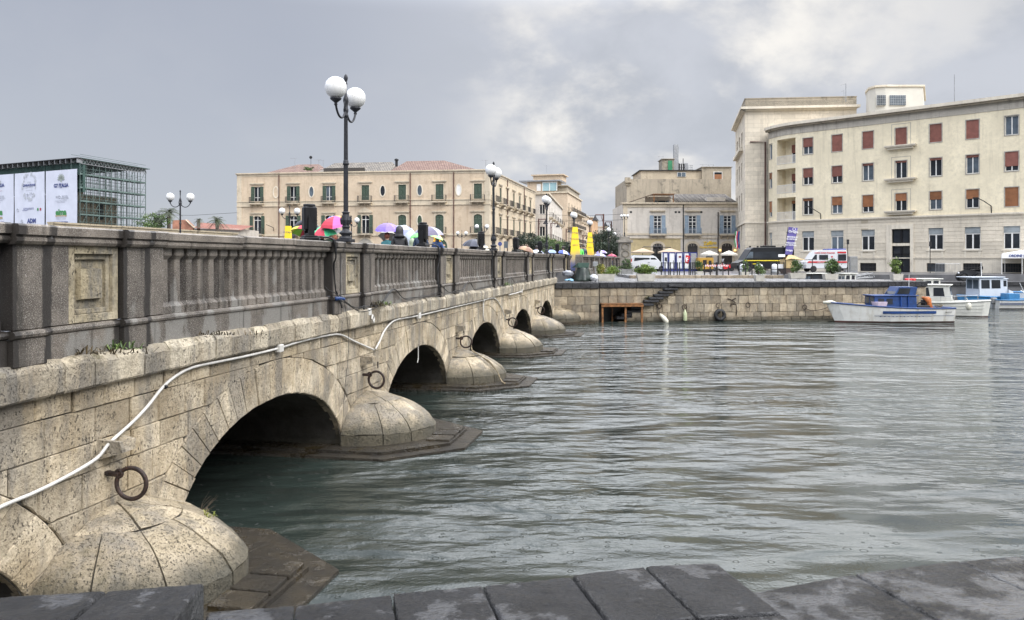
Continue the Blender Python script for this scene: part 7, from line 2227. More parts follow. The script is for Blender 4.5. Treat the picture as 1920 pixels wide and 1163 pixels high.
planter(1195, 1229, 514, 528, [(1190, 1232, 494, 516, LEAFL, 1900, 23)], 'wide planter above the steps', pl='bright green shrub')
planter(1159, 1189, 505, 516.5, [(1164, 1184, 484, 505, LEAF, 900, 24), (1158, 1190, 497, 506, LEAF, 500, 25)], 'dark grey planter behind the wide ones', m_=CONCD, pl='thin green shrub')
planter(1306.5, 1318.5, 509, 519, [(1304, 1320, 486, 510, LEAF, 800, 26)], 'small square planter by the portable cabins', pl='upright green shrub')
planter(1390.5, 1405, 510, 521, [(1391, 1406, 487, 511, LEAF, 800, 27)], 'small planter before the front of the black van', pl='slim green shrub')
planter(1417.5, 1434, 516, 528, [(1418, 1436, 489, 516, LEAF, 1000, 28)], 'small planter nearest the quay edge before the black van', pl='bushy green shrub')
planter(1482, 1512, 512, 523, [(1484, 1507, 486, 513, LEAF, 1400, 29)], 'long planter before the tan tent', pl='spreading green shrub')
planter(1547, 1572, 514, 525.5, [(1546, 1576, 484, 516, LEAF, 2000, 30)], 'planter before the ambulance rear', pl='largest bushy green shrub')
planter(1675, 1694, 514, 526.5, [(1674, 1694, 486, 515, LEAFL, 1300, 31)], 'planter before the building entrance door', pl='rounded green shrub')
# weeds on the bridge
def weed(p, r, n, m_, label, seed, long=0, L=.14):
    rr = random.Random(seed); t = thing('weed', label, 'plant', tuple(p))
    m = MB()
    for k in range(n):
        a = rr.uniform(0, 6.28); el = rr.uniform(.1, 1.3); l_ = L * rr.uniform(.5, 1.2)
        d_ = Vector((math.cos(a) * math.cos(el), math.sin(a) * math.cos(el), math.sin(el)))
        b0 = Vector(p) + Vector((rr.gauss(0, r[0]), rr.gauss(0, r[1]), 0))
        s_ = d_.cross(Vector((0, 0, 1))).normalized() * .006
        mid_ = b0 + d_ * l_ * .6; e_ = b0 + d_ * l_ - Vector((0, 0, l_ * .25))
        m.add([tuple(b0 - s_), tuple(b0 + s_), tuple(mid_ + s_ * 1.3), tuple(mid_ - s_ * 1.3), tuple(e_)], [(0, 1, 2, 3), (3, 2, 4)])
    m.build('leaves', m_, t, fix=False)
    if long:
        m = MB()
        for k in range(long):
            a = rr.uniform(-.5, 1.2); L_ = rr.uniform(.18, .38); d_ = Vector((math.cos(a), -.3 + rr.uniform(-.3, .3), rr.uniform(.4, 1.2))).normalized()
            m.tube([Vector(p), Vector(p) + d_ * L_ * .5 + Vector((rr.uniform(-.03, .03), 0, 0)), Vector(p) + d_ * L_], [.004, .003, .0015], 4)
            q = Vector(p) + d_ * L_ * .6; m.tube([q, q + Vector((.07, 0, .05))], .0015, 3)
        m.build('twigs', BARK, t)
DRY = leafmat('dry_weeds', (.05, .04, .02), (.13, .09, .04))
weed(MBR @ Vector((8.78, -.035, 2.63)), (.15, .05), 60, LEAF, 'green fern tuft on the ledge below the first carved panel', 41)
weed(MBR @ Vector((8.3, -.03, 2.63)), (.35, .05), 110, DRY, 'dry weeds along the ledge at the left picture edge', 42)
weed(MBR @ Vector((16.9, -.04, 2.63)), (.16, .16), 160, DRY, 'dark dead weed clump on the ledge by the second panel', 43, L=.2)
weed(MBR @ Vector((17.2, -.04, 2.63)), (.12, .10), 90, LEAFL, 'green weed tuft beside the dark dead clump', 44)
weed(MBR @ Vector((30.9, -.04, 2.63)), (.14, .08), 90, LEAFL, 'green weed tuft on the ledge below the second lamp', 45, L=.22)
weed(MBR @ Vector((10.4, -.03, 2.63)), (.4, .03), 120, DRY, 'thin dry weeds in the ledge joint right of the first panel', 46, L=.09)
for q, lb_, sd, m_ in (((9.82, -.42, .53), 'dry twiggy weed in a joint of the nearest cutwater', 47, DRY), ((9.35, -.78, .66), 'small mossy tuft on top of the nearest cutwater', 48, LEAFY)):
    weed(MBR @ Vector(q), (.05, .04), 60 if sd == 47 else 40, m_, lb_, sd, long=9 if sd == 47 else 0, L=.10)
weed(MQ @ Vector((2.9, -.05, 1.35)), (.10, .03), 90, LEAF, 'green weed hanging on the quay wall above the timber platform', 49, L=.3)
# ================================================================ VEHICLES
def side_body(name, prof, w, mats, par, M_, inset=.10, zi=.9):
    """vehicle shell: side outline (x,z) lofted across the width, upper part leaning in"""
    m = MB(M_)
    zmx = max(p[1] for p in prof)
    def ring(y, e):
        out = []
        cx = sum(p[0] for p in prof) / len(prof); cz = sum(p[1] for p in prof) / len(prof)
        for x, z in prof:
            out.append((x + (cx - x) * e, y * (1 - (inset * max(0, (z - zi)) / (zmx - zi) if z > zi else 0)), z + (cz - z) * e * .8))
        return out
    m.loft([ring(-w / 2, .035), ring(-w / 2 + .06, .0), ring(w / 2 - .06, .0), ring(w / 2, .035)])
    return m.build(name, mats, par)
def wheel(M_, par, x, y, r=.33, w=.22, rim=None):
    m = MB(M_ @ Matrix.Translation((x, y, r)) @ Matrix.Rotation(R(90), 4, 'X')); m.smooth = True
    m.lathe([(r * .62, -w / 2), (r * .92, -w / 2), (r, -w * .35), (r, w * .35), (r * .92, w / 2), (r * .62, w / 2)], 20)
    wl = m.build('wheel', RUBBER, par)
    m = MB(M_ @ Matrix.Translation((x, y, r)) @ Matrix.Rotation(R(90), 4, 'X')); m.lathe([(.05, w * .52), (r * .3, w * .50), (r * .62, w * .42), (r * .62, -w * .42), (.05, -w * .45)], 14); m.build('rim', rim or STEEL, wl)
def plate(M_, par, name, pts, y, m_, th=.012, lab=None):
    m = MB(M_); m.prism(pts, 'y', y - th, y + th); return m.build(name, m_, par, label=lab)
CWHITE = mat('car_white', (.52, .53, .545), .25, .03, 1); CBLACK = mat('car_black', (.010, .011, .013), .35, .08, 1, spec=.25)
REDP = mat('signal_red', (.48, .02, .025), .35, .05, 2); YELP = mat('yellow_stripe', (.70, .55, .03), .4, .05, 2)
LAMPG = mat('headlamp_glass', (.55, .56, .58), .15, .05, 3)
def veh(name, label, cat, px, Y, rz, z=2.31):
    loc = (X(px, Y), Y, z); return thing(name, label, cat, loc, rz), TM(loc, rz)
# white estate van, front to the right
t, M_ = veh('white_car', 'white high roofed car parked left of the portable cabins', 'car', 1215, 88, R(2), 2.33)
pr = [(-2.0, .28), (2.05, .28), (2.12, .55), (2.05, .88), (1.25, 1.06), (.72, 1.62), (.45, 1.76), (-1.75, 1.80), (-2.05, 1.55), (-2.12, .9), (-2.1, .5)]
side_body('body', pr, 1.8, CWHITE, t, M_)
for pts in ([(-1.75, 1.12), (.0, 1.12), (.0, 1.52), (-1.65, 1.55)], [(.12, 1.10), (1.10, 1.10), (.62, 1.52), (.12, 1.52)]): plate(M_, t, 'side_window', pts, -.845, GLASS_D)
for x in (-1.35, 1.3): 
    for y in (-.80, .80): wheel(M_, t, x, y)
m = MB(M_); m.box(-1.6, .3, -.72, -.68, 1.80, 1.86); m.box(-1.6, .3, .68, .72, 1.80, 1.86); m.build('roof_rail', DARKM, t)
plate(M_, t, 'headlight', [(1.75, .78), (2.05, .72), (2.02, .86), (1.75, .92)], -.88, LAMPG)
plate(M_, t, 'door_handle', [(-.2, .98), (.02, .98), (.02, 1.02), (-.2, 1.02)], -.905, DARKM)
plate(M_, t, 'tail_light', [(-2.11, .9), (-2.0, .9), (-1.95, 1.4), (-2.05, 1.45)], -.86, REDP)
# black police style van
t, M_ = veh('black_van', 'long black van with yellow stripe parked before the stone block', 'van', 1429, 80, R(184), 2.33)
M_ = M_; L = 2.95
pr = [(-L, .40), (L - .05, .40), (L + .02, .70), (L - .05, 1.0), (L - .75, 1.28), (L - 1.45, 2.35), (L - 1.75, 2.55), (-L + .1, 2.60), (-L, 2.3)]
side_body('body', pr, 2.0, CBLACK, t, M_)
plate(M_, t, 'side_window', [(-L + .85, 1.45), (1.20, 1.45), (1.20, 2.12), (-L + .85, 2.12)], .955, GLASS_D)
plate(M_, t, 'front_window', [(1.30, 1.38), (L - .85, 1.38), (L - 1.35, 2.1), (1.30, 2.1)], .955, GLASS_L)
plate(M_, t, 'stripe', [(-L + .9, 1.18), (L - .6, 1.18), (L - .7, 1.27), (-L + .9, 1.27)], 1.004, YELP)
plate(M_, t, 'stripe', [(.6, .86), (1.5, .86), (1.5, .93), (.6, .93)], 1.006, YELP)
for x in (-1.75, 1.85):
    for y in (-.88, .90): wheel(M_, t, x, y, .36)
for x in (-2.0, -.9, .6, 1.4): m = MB(M_); m.box(x - .07, x + .07, .3, .44, 2.55, 2.70); m.build('roof_light', BLACKP, t)
m = MB(M_); m.box(-1.3, .1, -.4, .4, 2.58, 2.74, .06); m.build('air_conditioner', BLACKP, t)
plate(M_, t, 'headlight', [(L - .35, .78), (L - .05, .74), (L - .1, .95), (L - .4, 1.02)], .98, LAMPG)
text('CARABINIERI', .14, M_ @ Matrix.Translation((-1.75, 1.02, 1.02)) @ Matrix.Rotation(R(180), 4, 'Z') @ Matrix.Rotation(R(90), 4, 'X'), YELP, 'lettering', t) if False else None
# ambulance, front to the left
t, M_ = veh('ambulance', 'white ambulance with red stripe parked before the cream building', 'ambulance', 1543, 82.5, R(180), 2.36)
L = 2.15
pr = [(-L, .38), (L, .38), (L + .05, .75), (L - .05, 1.05), (L - .55, 1.35), (L - 1.05, 2.05), (L - 1.4, 2.28), (-L + .1, 2.32), (-L, 2.1)]
side_body('body', pr, 1.95, CWHITE, t, M_)
plate(M_, t, 'side_window', [(-.15, 1.28), (.75, 1.28), (.75, 1.78), (-.15, 1.78)], .955, GLASS_D)
plate(M_, t, 'front_window', [(1.0, 1.28), (L - .62, 1.30), (L - .98, 1.8), (1.0, 1.8)], .955, GLASS_D)
plate(M_, t, 'rear_window', [(-L + .12, 1.2), (-L + .95, 1.2), (-L + .95, 1.85), (-L + .12, 1.85)], .955, GLASS_D)
plate(M_, t, 'red_stripe', [(-L + .05, .96), (L - .15, .96), (L - .25, 1.12), (-L + .05, 1.12)], .985, REDP)
plate(M_, t, 'red_stripe', [(-L + .1, 1.95), (-L + 1.0, 1.95), (-L + 1.0, 2.12), (-L + .1, 2.12)], .92, REDP)
TT = M_ @ Matrix.Translation((.2, .935, 1.93)) @ Matrix.Rotation(R(180), 4, 'Z') @ Matrix.Rotation(R(90), 4, 'X')
text('CROCE ROSSA ITALIANA', .19, TT, REDP, 'lettering', t, bold=.006); text('AMBULANZA', .12, M_ @ Matrix.Translation((.6, 1.003, .995)) @ Matrix.Rotation(R(180), 4, 'Z') @ Matrix.Rotation(R(90), 4, 'X'), PUREW, 'lettering', t)
m = MB(M_); m.box(-L + .05, -.2, -.6, .8, 2.30, 2.42, .03); m.build('light_bar', mat('blue_light_bar', (.03, .05, .30), .25), t)
m = MB(M_); m.box(-.62, -.52, .93, .95, 1.50, 1.68); m.box(-.67, -.47, .932, .952, 1.56, 1.62); m.build('cross', REDP, t)
for x in (-1.25, 1.35):
    for y in (-.86, .88): wheel(M_, t, x, y, .34)
m = MB(M_); m.box(-L - .06, -L + .25, -.95, .95, .30, .55, .03); m.build('bumper', CBLACK, t)
# quad bike
t, M_ = veh('quad_bike', 'black quad bike standing above the white boats', 'quad bike', 1817, 68.9, R(172), 1.76)
for x in (-.55, .62):
    for y in (-.42, .42): wheel(M_, t, x, y, .30, .24, DARKM)
m = MB(M_); m.loft([[(-.9, -.2, .62), (-.9, .2, .62), (-.9, .15, .8), (-.9, -.15, .8)], [(-.2, -.22, .5), (-.2, .22, .5), (-.2, .16, .92), (-.2, -.16, .92)], [(.35, -.25, .45), (.35, .25, .45), (.35, .15, 1.0), (.35, -.15, 1.0)], [(.95, -.15, .5), (.95, .15, .5), (.95, .1, .78), (.95, -.1, .78)]]); m.build('body', CBLACK, t)
m = MB(M_)
for x in (-.55, .62):
    for s in (-1, 1): m.loft([[(x + .40 * math.cos(a), s * .28, .30 + .40 * math.sin(a)), (x + .40 * math.cos(a), s * .56, .30 + .40 * math.sin(a)), (x + .36 * math.cos(a), s * .56, .30 + .36 * math.sin(a)), (x + .36 * math.cos(a), s * .28, .30 + .36 * math.sin(a))] for a in [math.pi * k / 7 for k in range(1, 7)]])
m.build('mudguards', CBLACK, t)
m = MB(M_); m.tube([(.35, -.38, 1.12), (.42, 0, 1.02), (.35, .38, 1.12)], .02, 6); m.build('handlebar', DARKM, t)
m = MB(M_); m.box(-.8, -.1, -.18, .18, .9, 1.02, .05); m.build('seat', BLACKP, t)
m = MB(M_); m.box(-1.0, -.45, -.35, .35, 1.02, 1.05); m.box(-1.0, -.97, -.35, .35, 1.05, 1.3); m.build('rack', DARKM, t)
m = MB(M_); m.sphere((.93, .17, .72), .09, 8, 6); m.build('headlight', LAMPG, t)
# red scooter behind the barrier tape
for k, (px, lb_) in enumerate(((1349, 'red and white scooter parked before the restaurant doors'), (1362, 'red scooter right of the red and white one'))):
    t, M_ = veh('scooter', lb_, 'scooter', px, 90, R(12 + 160 * k), 2.33)
    for x in (-.6, .62): wheel(M_, t, x, 0, .24, .12)
    m = MB(M_); m.loft([[(-.75, -.13, .5), (-.75, .13, .5), (-.75, .1, .72), (-.75, -.1, .72)], [(-.1, -.16, .3), (-.1, .16, .3), (-.1, .14, .78), (-.1, -.14, .78)], [(.1, -.14, .25), (.1, .14, .25), (.1, .14, .35), (.1, -.14, .35)], [(.45, -.2, .3), (.45, .2, .3), (.40, .2, .95), (.40, -.2, .95)], [(.6, -.12, .3), (.6, .12, .3), (.48, .1, 1.0), (.48, -.1, 1.0)]]); m.build('body', REDP if k else CWHITE, t)
    m = MB(M_); m.box(-.75, -.1, -.14, .14, .78, .87, .03); m.build('seat', BLACKP, t)
    m = MB(M_); m.tube([(.42, -.33, 1.12), (.45, 0, 1.02), (.42, .33, 1.12)], .025, 6); m.build('handlebar', DARKM, t)
    m = MB(M_); m.loft([[(.45, -.2, 1.05), (.45, .2, 1.05), (.47, .2, 1.05), (.47, -.2, 1.05)], [(.25, -.17, 1.45), (.25, .17, 1.45), (.27, .17, 1.45), (.27, -.17, 1.45)]]); m.build('windscreen', CWHITE, t)

# ================================================================ STREET FURNITURE ON THE FAR SIDE
BLUEF = mat('dark_blue_frame', (.02, .03, .16), .4, .08, 1); TOIW = mat('cabin_panel', (.62, .63, .64), .45, .05, 1)
cab_px = [(1243, 1253, 'leftmost white cabin with a black sign'), (1253.5, 1266.5, 'white cabin with a plain door, second from left'), (1267.5, 1280.5, 'white cabin with a dark red door notice'), (1281.5, 1293, 'white cabin with a slanted red and white notice'), (1293.5, 1307.5, 'grey sided cabin at the right end of the row')]
for i, (a, b_, lb_) in enumerate(cab_px):
    Yc = 87.0; x0, x1 = X(a, Yc), X(b_, Yc); z0, z1 = 2.31, Z(473.5, Yc)
    t = thing('portable_cabin', lb_, 'cabin', ((x0 + x1) / 2, Yc, z0), 0, 'portable cabins in a row on the square')
    m = MB(); m.box(x0 + .03, x1 - .03, Yc + .03, Yc + 1.1, z0 + .35, z1); m.build('body', TOIW, t)
    m = MB(); m.box(x0, x0 + .09, Yc, Yc + .1, z0 + .35, z1 + .02); m.box(x1 - .09, x1, Yc, Yc + .1, z0 + .35, z1 + .02); m.box(x0 + .09, x1 - .09, Yc, Yc + .08, z1 - .10, z1 + .02); m.box(x0, x1, Yc, Yc + 1.15, z0 + .05, z0 + .35); m.build('frame', BLUEF, t)
    m = MB(); m.box(x0 + .12, x1 - .12, Yc - .02, Yc + .03, z0 + .42, z1 - .14, .01); d_ = m.build('door', TOIW if i < 4 else STEEL, t)
    m = MB(); m.box(x1 - .22, x1 - .17, Yc - .05, Yc - .02, z0 + 1.1, z0 + 1.25); m.build('handle', DARKM, d_)
    if i == 0: plate(Matrix(), t, 'notice', [(x0 + .2, z0 + 1.2), (x1 - .15, z0 + 1.2), (x1 - .15, z0 + 1.6), (x0 + .2, z0 + 1.6)], Yc - .03, DARKM)
    if i == 2: plate(Matrix(), t, 'notice', [(x0 + .3, z0 + 1.55), (x1 - .2, z0 + 1.55), (x1 - .2, z0 + 1.75), (x0 + .3, z0 + 1.75)], Yc - .03, mat('dark_red', (.15, .02, .03), .5))
    if i == 3:
        plate(Matrix(), t, 'notice', [(x0 + .18, z0 + 1.05), (x0 + .5, z0 + .85), (x0 + .75, z0 + 1.75), (x0 + .25, z0 + 1.85)], Yc - .03, REDP); text('F', .6, Matrix.Translation((x0 + .43, Yc - .05, z0 + 1.15)) @ Matrix.Rotation(R(90), 4, 'X') @ Matrix.Rotation(R(12), 4, 'Z'), PUREW, 'print', t, bold=.02)
# generator
Yg = 86; t = thing('generator', 'orange yellow generator box left of the red scooters', 'generator', tuple(P(1322, 512, Yg)))
gx0, gx1 = X(1309, Yg), X(1338, Yg); gz0, gz1 = Z(505, Yg), Z(483.5, Yg)
m = MB(); m.box(gx0, gx1, Yg, Yg + 1.1, gz0, gz1, .03); m.build('housing', mat('generator_orange', (.42, .24, .035), .5, .1, 2), t)
for a, b_ in ((1318, 1325), (1329, 1334)): m = MB(); m.box(X(a, Yg), X(b_, Yg), Yg - .03, Yg + .01, gz0 + .45, gz1 - .25 + (.0 if a < 1320 else -.05)); m.build('grille', DARKM, t)
m = MB(); m.box(gx0 + .1, gx1 - .1, Yg + .1, Yg + 1.0, 2.31, gz0); m.build('skid', DARKM, t)
m = MB(); m.sphere((X(1332, Yg), Yg + .5, gz1 + .05), .4, 10, 6, (1, 1, .55)); m.build('exhaust_cover', DARKM, t)
# patio umbrellas
def patio(px, pyt, pyb, Y, half_px, col, label, sq=False):
    top = P(px, pyt, Y); r = half_px / F * Y; zb = Z(pyb, Y)
    t = thing('patio_umbrella', label, 'umbrella', (top.x, Y, 2.31), 0, 'cafe parasols before the townhouse')
    m = MB(); n = 8; r1 = [(top.x + r * math.cos(2 * math.pi * (k + .5) / n) , Y + r * math.sin(2 * math.pi * (k + .5) / n), zb) for k in range(n)]
    m.loft([[(p[0], p[1], p[2] - .18) for p in r1], r1, [(top.x + .05 * math.cos(2 * math.pi * (k + .5) / n), Y + .05 * math.sin(2 * math.pi * (k + .5) / n), top.z) for k in range(n)]], cap=False)
    m.build('canopy', col, t, fix=False)
    m = MB(); m.tube([(top.x, Y, 2.31), (top.x, Y, top.z + .12)], .04, 6); m.build('pole', DARKM, t)
    m = MB(); m.box(top.x - .35, top.x + .35, Y - .35, Y + .35, 2.31, 2.41, .02); m.build('foot', DARKM, t)
BEI = mat('beige_canvas', (.40, .31, .22), .75, .08, 1); CRE = mat('cream_parasol', (.62, .58, .50), .75, .06, 1)
patio(1205, 465.5, 472.5, 100, 22, BEI, 'wide beige parasol above the white car roof'); patio(1256, 465.5, 472.5, 100, 24, BEI, 'wide beige parasol behind the portable cabins')
patio(1330, 470, 476.5, 98, 17, CRE, 'cream parasol left of the two by the restaurant sign'); patio(1367, 470, 476.5, 98, 16, CRE, 'cream parasol right of the two by the restaurant lamps')
t = thing('lighting_truss', 'black stand with horizontal bar and round lights over the beige parasols', 'light stand', (X(1232, 98), 98, 2.31))
m = MB(); m.tube([(X(1232, 98), 98, 2.31), (X(1232, 98), 98, Z(463, 98))], .09, 6); m.box(X(1222, 98), X(1243, 98), 97.6, 98.3, 2.31, Z(476, 98)); m.build('column', BLACKP, t)
m = MB(); m.tube([(X(1206, 98), 98, Z(463, 98)), (X(1258, 98), 98, Z(464, 98))], .05, 5); m.build('bar', BLACKP, t)
for px in (1227, 1236.5): m = MB(); m.sphere((X(px, 98), 97.8, Z(464, 98)), .2, 10, 7); m.build('light', BLACKP, t)
# flags
for px, cl_, lb_ in ((1380, [(.05, .25, .08), (.6, .6, .6), (.5, .03, .04)], 'hanging green white and red flag at the stone block corner'), (1383.5, [(.02, .035, .16)] * 3, 'hanging dark blue flag right of the tricolour')):
    Yf = 99; t = thing('flag', lb_, 'flag', (X(px, Yf), Yf, Z(466, Yf)))
    for k in range(3):
        m = MB(); x = X(px, Yf) + (k - 1) * .10; n = 8
        m.loft([[(x - .05 + .06 * math.sin(j * .9 + k), Yf - .06 * k, Z(434 + 30 * j / n, Yf)), (x + .06 + .05 * math.sin(j * .9 + k), Yf - .06 * (k + 1), Z(434 + (30 + k * 2) * j / n, Yf))] for j in range(n + 1)], cap=False, closed=False); m.build('cloth', um(cl_[k]), t, fix=False)
    m = MB(); m.tube([(X(px, Yf), Yf + .1, Z(432, Yf)), (X(px, Yf) + .3, 100.8, Z(446, Yf))], .03, 5); m.build('pole', DARKM, t)
# feather banner
t = thing('feather_banner', 'tilted purple feather banner with white lettering beside the black van', 'banner', tuple(P(1480, 512, 79)))
Yb = 79.0; PURP = mat('purple_banner', (.115, .095, .30), .7, .05, 2)
m = MB(); q = [P(1472, 477.5, Yb), P(1485, 478, Yb), P(1496, 427.5, Yb), P(1478.5, 425.5, Yb)]
n = 8; L_, R_ = [], []
for j in range(n + 1):
    a = q[0].lerp(q[3], j / n); b_ = q[1].lerp(q[2], j / n); o = Vector((0, .05 * math.sin(j * 1.3), 0)); L_.append(a + o); R_.append(b_ - o)
m.loft([[tuple(a), tuple(b_)] for a, b_ in zip(L_, R_)], cap=False, closed=False); m.build('cloth', PURP, t, fix=False)
m = MB(); m.tube([P(1467, 512, Yb), P(1471, 478, Yb), P(1477.5, 425, Yb)], .03, 5); m.build('pole', DARKM, t)
for i, (s_, sz, py) in enumerate((('VINI', .26, 435), ('SERVIZIO', .2, 447), ('INFORMAZIONI', .16, 450.5), ('ACCOGLIENZA', .16, 456), ('PUNTO', .18, 459), ('G7', .2, 470))):
    pass
for s_, sz, px, py in (('Ortigia', .34, 1487.5, 436.5), ('BENVENUTI', .20, 1485.5, 446), ('IN ORTIGIA', .20, 1484.5, 450), ('WELCOME', .20, 1483, 457), ('TO ORTIGIA', .20, 1482.5, 461), ('Ortigia', .24, 1479.5, 471)):
    p = P(px, py, Yb - .12); text(s_, sz, Matrix.Translation(p) @ Matrix.Rotation(R(90), 4, 'X') @ Matrix.Rotation(R(-3), 4, 'Z'), PUREW, 'print', t, bold=.004)
p = P(1489, 430, Yb - .1); m = MB(); m.tube([(p.x + .15 * math.cos(k * .628), p.y, p.z + .15 * math.sin(k * .628)) for k in range(10)], .022, 4, closed=True); m.build('emblem', PUREW, t)
# tan tent / stall
Yt = 73.5; t = thing('tan_stall', 'small tan canopied stall before the black van rear', 'stall', tuple(P(1488, 512, Yt))); TANC = mat('tan_canvas', (.42, .31, .15), .8, .1, 2)
x0, x1 = X(1472, Yt), X(1505, Yt)
ridge = Z(478, Yt); eav = Z(487.5, Yt)
m = MB(); m.loft([[(x0, Yt, eav), (x0 + .6, Yt + .8, ridge), (x0 + .2, Yt + 1.6, eav)], [(x0 + .55, Yt - .1, eav + .12), (x0 + .9, Yt + .8, ridge), (x0 + .8, Yt + 1.6, eav)], [(x1 - .55, Yt - .15, eav + .05), (x1 - .55, Yt + .8, ridge - .05), (x1 - .4, Yt + 1.6, eav)], [(x1 + .5, Yt - .1, eav + .0), (x1 + .1, Yt + .8, eav + .12), (x1, Yt + 1.6, eav)]], cap=False); m.build('canopy', TANC, t, fix=False)
m = MB(); m.box(x0 + .02, X(1490, Yt), Yt + .05, Yt + 1.5, Z(503, Yt), eav + .05); m.build('side_cloth', TANC, t)
m = MB(); m.box(x0 + .05, X(1490, Yt), Yt + .1, Yt + 1.4, 2.31, Z(503, Yt)); m.build('counter', mat('dark_timber', (.055, .035, .028), .6), t)
for x_ in (x0 + .05, X(1523, Yt)): m = MB(); m.tube([(x_, Yt, 2.31), (x_, Yt, Z(487, Yt))], .04, 5); m.build('post', DARKM, t)
m = MB(); m.tube([(X(1508, Yt), Yt, Z(487.5, Yt)), (X(1523, Yt), Yt, Z(487.2, Yt))], .035, 5); m.build('rail', DARKM, t)
for (px0, px1, y0, y1, nm, lb_) in ((1459.5, 1472, 477, 482, 'notice_sign', 'small white notice sign left of the tan stall roof'), (1459, 1470.5, 495.5, 503.5, 'notice_sign', 'white notice board low beside the tan stall')):
    t = thing('notice_sign', lb_, 'sign', tuple(P(px0, 512, 74)))
    m = MB(); a, b_ = P(px0, y1, 74), P(px1, y0, 74); m.box(a.x, b_.x, 74, 74.04, a.z, b_.z); m.build('board', PUREW, t)
    text('INFO POINT', .13, Matrix.Translation(((a.x + b_.x) / 2, 73.98, (a.z + b_.z) / 2 - .05)) @ Matrix.Rotation(R(90), 4, 'X'), NAVY, 'print', t) if False else None
    m = MB(); m.tube([(b_.x - .03, 74.06, 2.31), (b_.x - .03, 74.06, b_.z)], .025, 5); m.tube([(a.x + .03, 74.06, 2.31), (a.x + .03, 74.06, b_.z)], .025, 5); m.build('legs', DARKM, t)
for px, lb_ in ((1393, 'white domed bollard lamp behind the first small planter'), (1424, 'white domed bollard lamp behind the second small planter'), (1452, 'white domed barrel by the van wheel')):
    Yk = 66; p = P(px, 503, Yk); t = thing('white_barrel', lb_, 'barrel', (p.x, Yk, 2.5)); m = MB(); m.smooth = True; m.lathe([(.26, 2.5), (.30, 2.7), (.30, 3.05), (.24, 3.2), (.10, 3.28)], 14, (p.x, Yk, 0)); m.build('shell', CWHITE, t)
# black railings on the kerb wall
def rail(pxa, pxb, label, Y=56.2, z0=2.53, h=.92, tape=False):
    xa, xb = X(pxa, Y), X(pxb, Y); t = thing('railing', label, 'railing', ((xa + xb) / 2, Y, z0), 0, 'black railing bays behind the quay')
    for x_ in (xa, (xa + xb) / 2, xb):
        m = MB(); m.box(x_ - .035, x_ + .035, Y - .03, Y + .03, z0, z0 + h, .005); m.build('post', DARKM, t)
    for zz_ in (h - .04, .42):
        m = MB(); m.box(xa, xb, Y - .02, Y + .02, z0 + zz_ - .03, z0 + zz_ + .01); m.build('rail', DARKM, t)
    if tape:
        n = 14
        for k in range(n):
            m = MB(); a = xa + (xb - xa) * k / n; b_ = xa + (xb - xa) * (k + 1) / n; sh = .05
            zz0 = z0 + .62 + .02 * math.sin(k)
            m.add([(a, Y - .05, zz0), (b_, Y - .05, zz0), (b_ + sh, Y - .05, zz0 + .12), (a + sh, Y - .05, zz0 + .12)], [(0, 1, 2, 3)]); m.build('tape', REDP if k % 2 else PUREW, t, fix=False)
for i, (a, b_) in enumerate(((1240, 1254), (1257, 1270), (1274, 1292), (1295, 1303))): rail(a, b_, ['black railing bay under the leftmost cabins', 'black railing bay under the second cabin', 'black railing bay under the middle cabins', 'short black railing bay under the last cabin'][i])
rail(1321, 1343, 'black railing bay with red and white tape, left half', tape=True); rail(1345, 1366, 'black railing bay with red and white tape, right half', tape=True)
rail(1386, 1410, 'black railing bay before the van bonnet'); rail(1446, 1470, 'black railing bay before the rear of the black van')
t = thing('crowd_barrier', 'long grey crowd barrier along the street behind the quay plants', 'barrier', (X(1180, 62), 62, 2.31))
for xa, xb in ((1142, 1162), (1165, 1185), (1330, 1352)):
    Yq_ = 62; m = MB(); a, b_ = X(xa, Yq_), X(xb, Yq_); m.tube([(a, Yq_, 2.35), (a, Yq_, 3.35), (b_, Yq_, 3.35), (b_, Yq_, 2.35)], .02, 5)
    for k in range(9): x_ = a + (b_ - a) * (k + 1) / 10; m.tube([(x_, Yq_, 2.5), (x_, Yq_, 3.35)], .01, 4)
    m.build('panel', DARKM, t)
# side balustrade beyond the bridge
GRAN2 = PED
t = thing('street_balustrade', 'stone balustrade along the street ramp right of the bridge end', 'balustrade', (X(1092, 51), 51, 2.3))
WBb = Wall((X(1091, 51), 51), (X(1162, 82), 82))
n = 9
for k in range(n + 1):
    s = WBb.L * k / n; m = WBb.mb(); m.box(s - .22, s + .22, -.06, .4, 2.3, 3.80); m.build('pier', GRAN, t)
    if k < n:
        s1 = WBb.L * (k + 1) / n
        m = WBb.mb(); m.box(s + .22, s1 - .22, .0, .34, 2.3, 2.86); m.build('plinth', GRANPLI, t)
        nb = 9
        for j in range(nb):
            q = WBb.M @ Vector((s + .22 + (s1 - s - .44) * (j + .5) / nb, .17, 2.86)); place('baluster', balm, t, tuple(q), 0, (1.5, 1.5, 1.16))
        m = WBb.mb(); m.box(s + .0, s1 - .0, -.08, .42, 3.80, 3.96, .02); m.build('coping', GRANCAP, t)
t = thing('electric_box', 'small grey electric box before the street balustrade', 'box', tuple(P(1116, 515, 50)))
a, b_ = P(1112, 499, 50), P(1121, 491, 50); m = MB(); m.box(a.x, b_.x, 50, 50.2, a.z - .02, b_.z, .01); m.build('case', STEEL, t); m = MB(); m.tube([((a.x + b_.x) / 2, 50.1, 2.31), ((a.x + b_.x) / 2, 50.1, a.z)], .03, 5); m.build('post', STEEL, t)
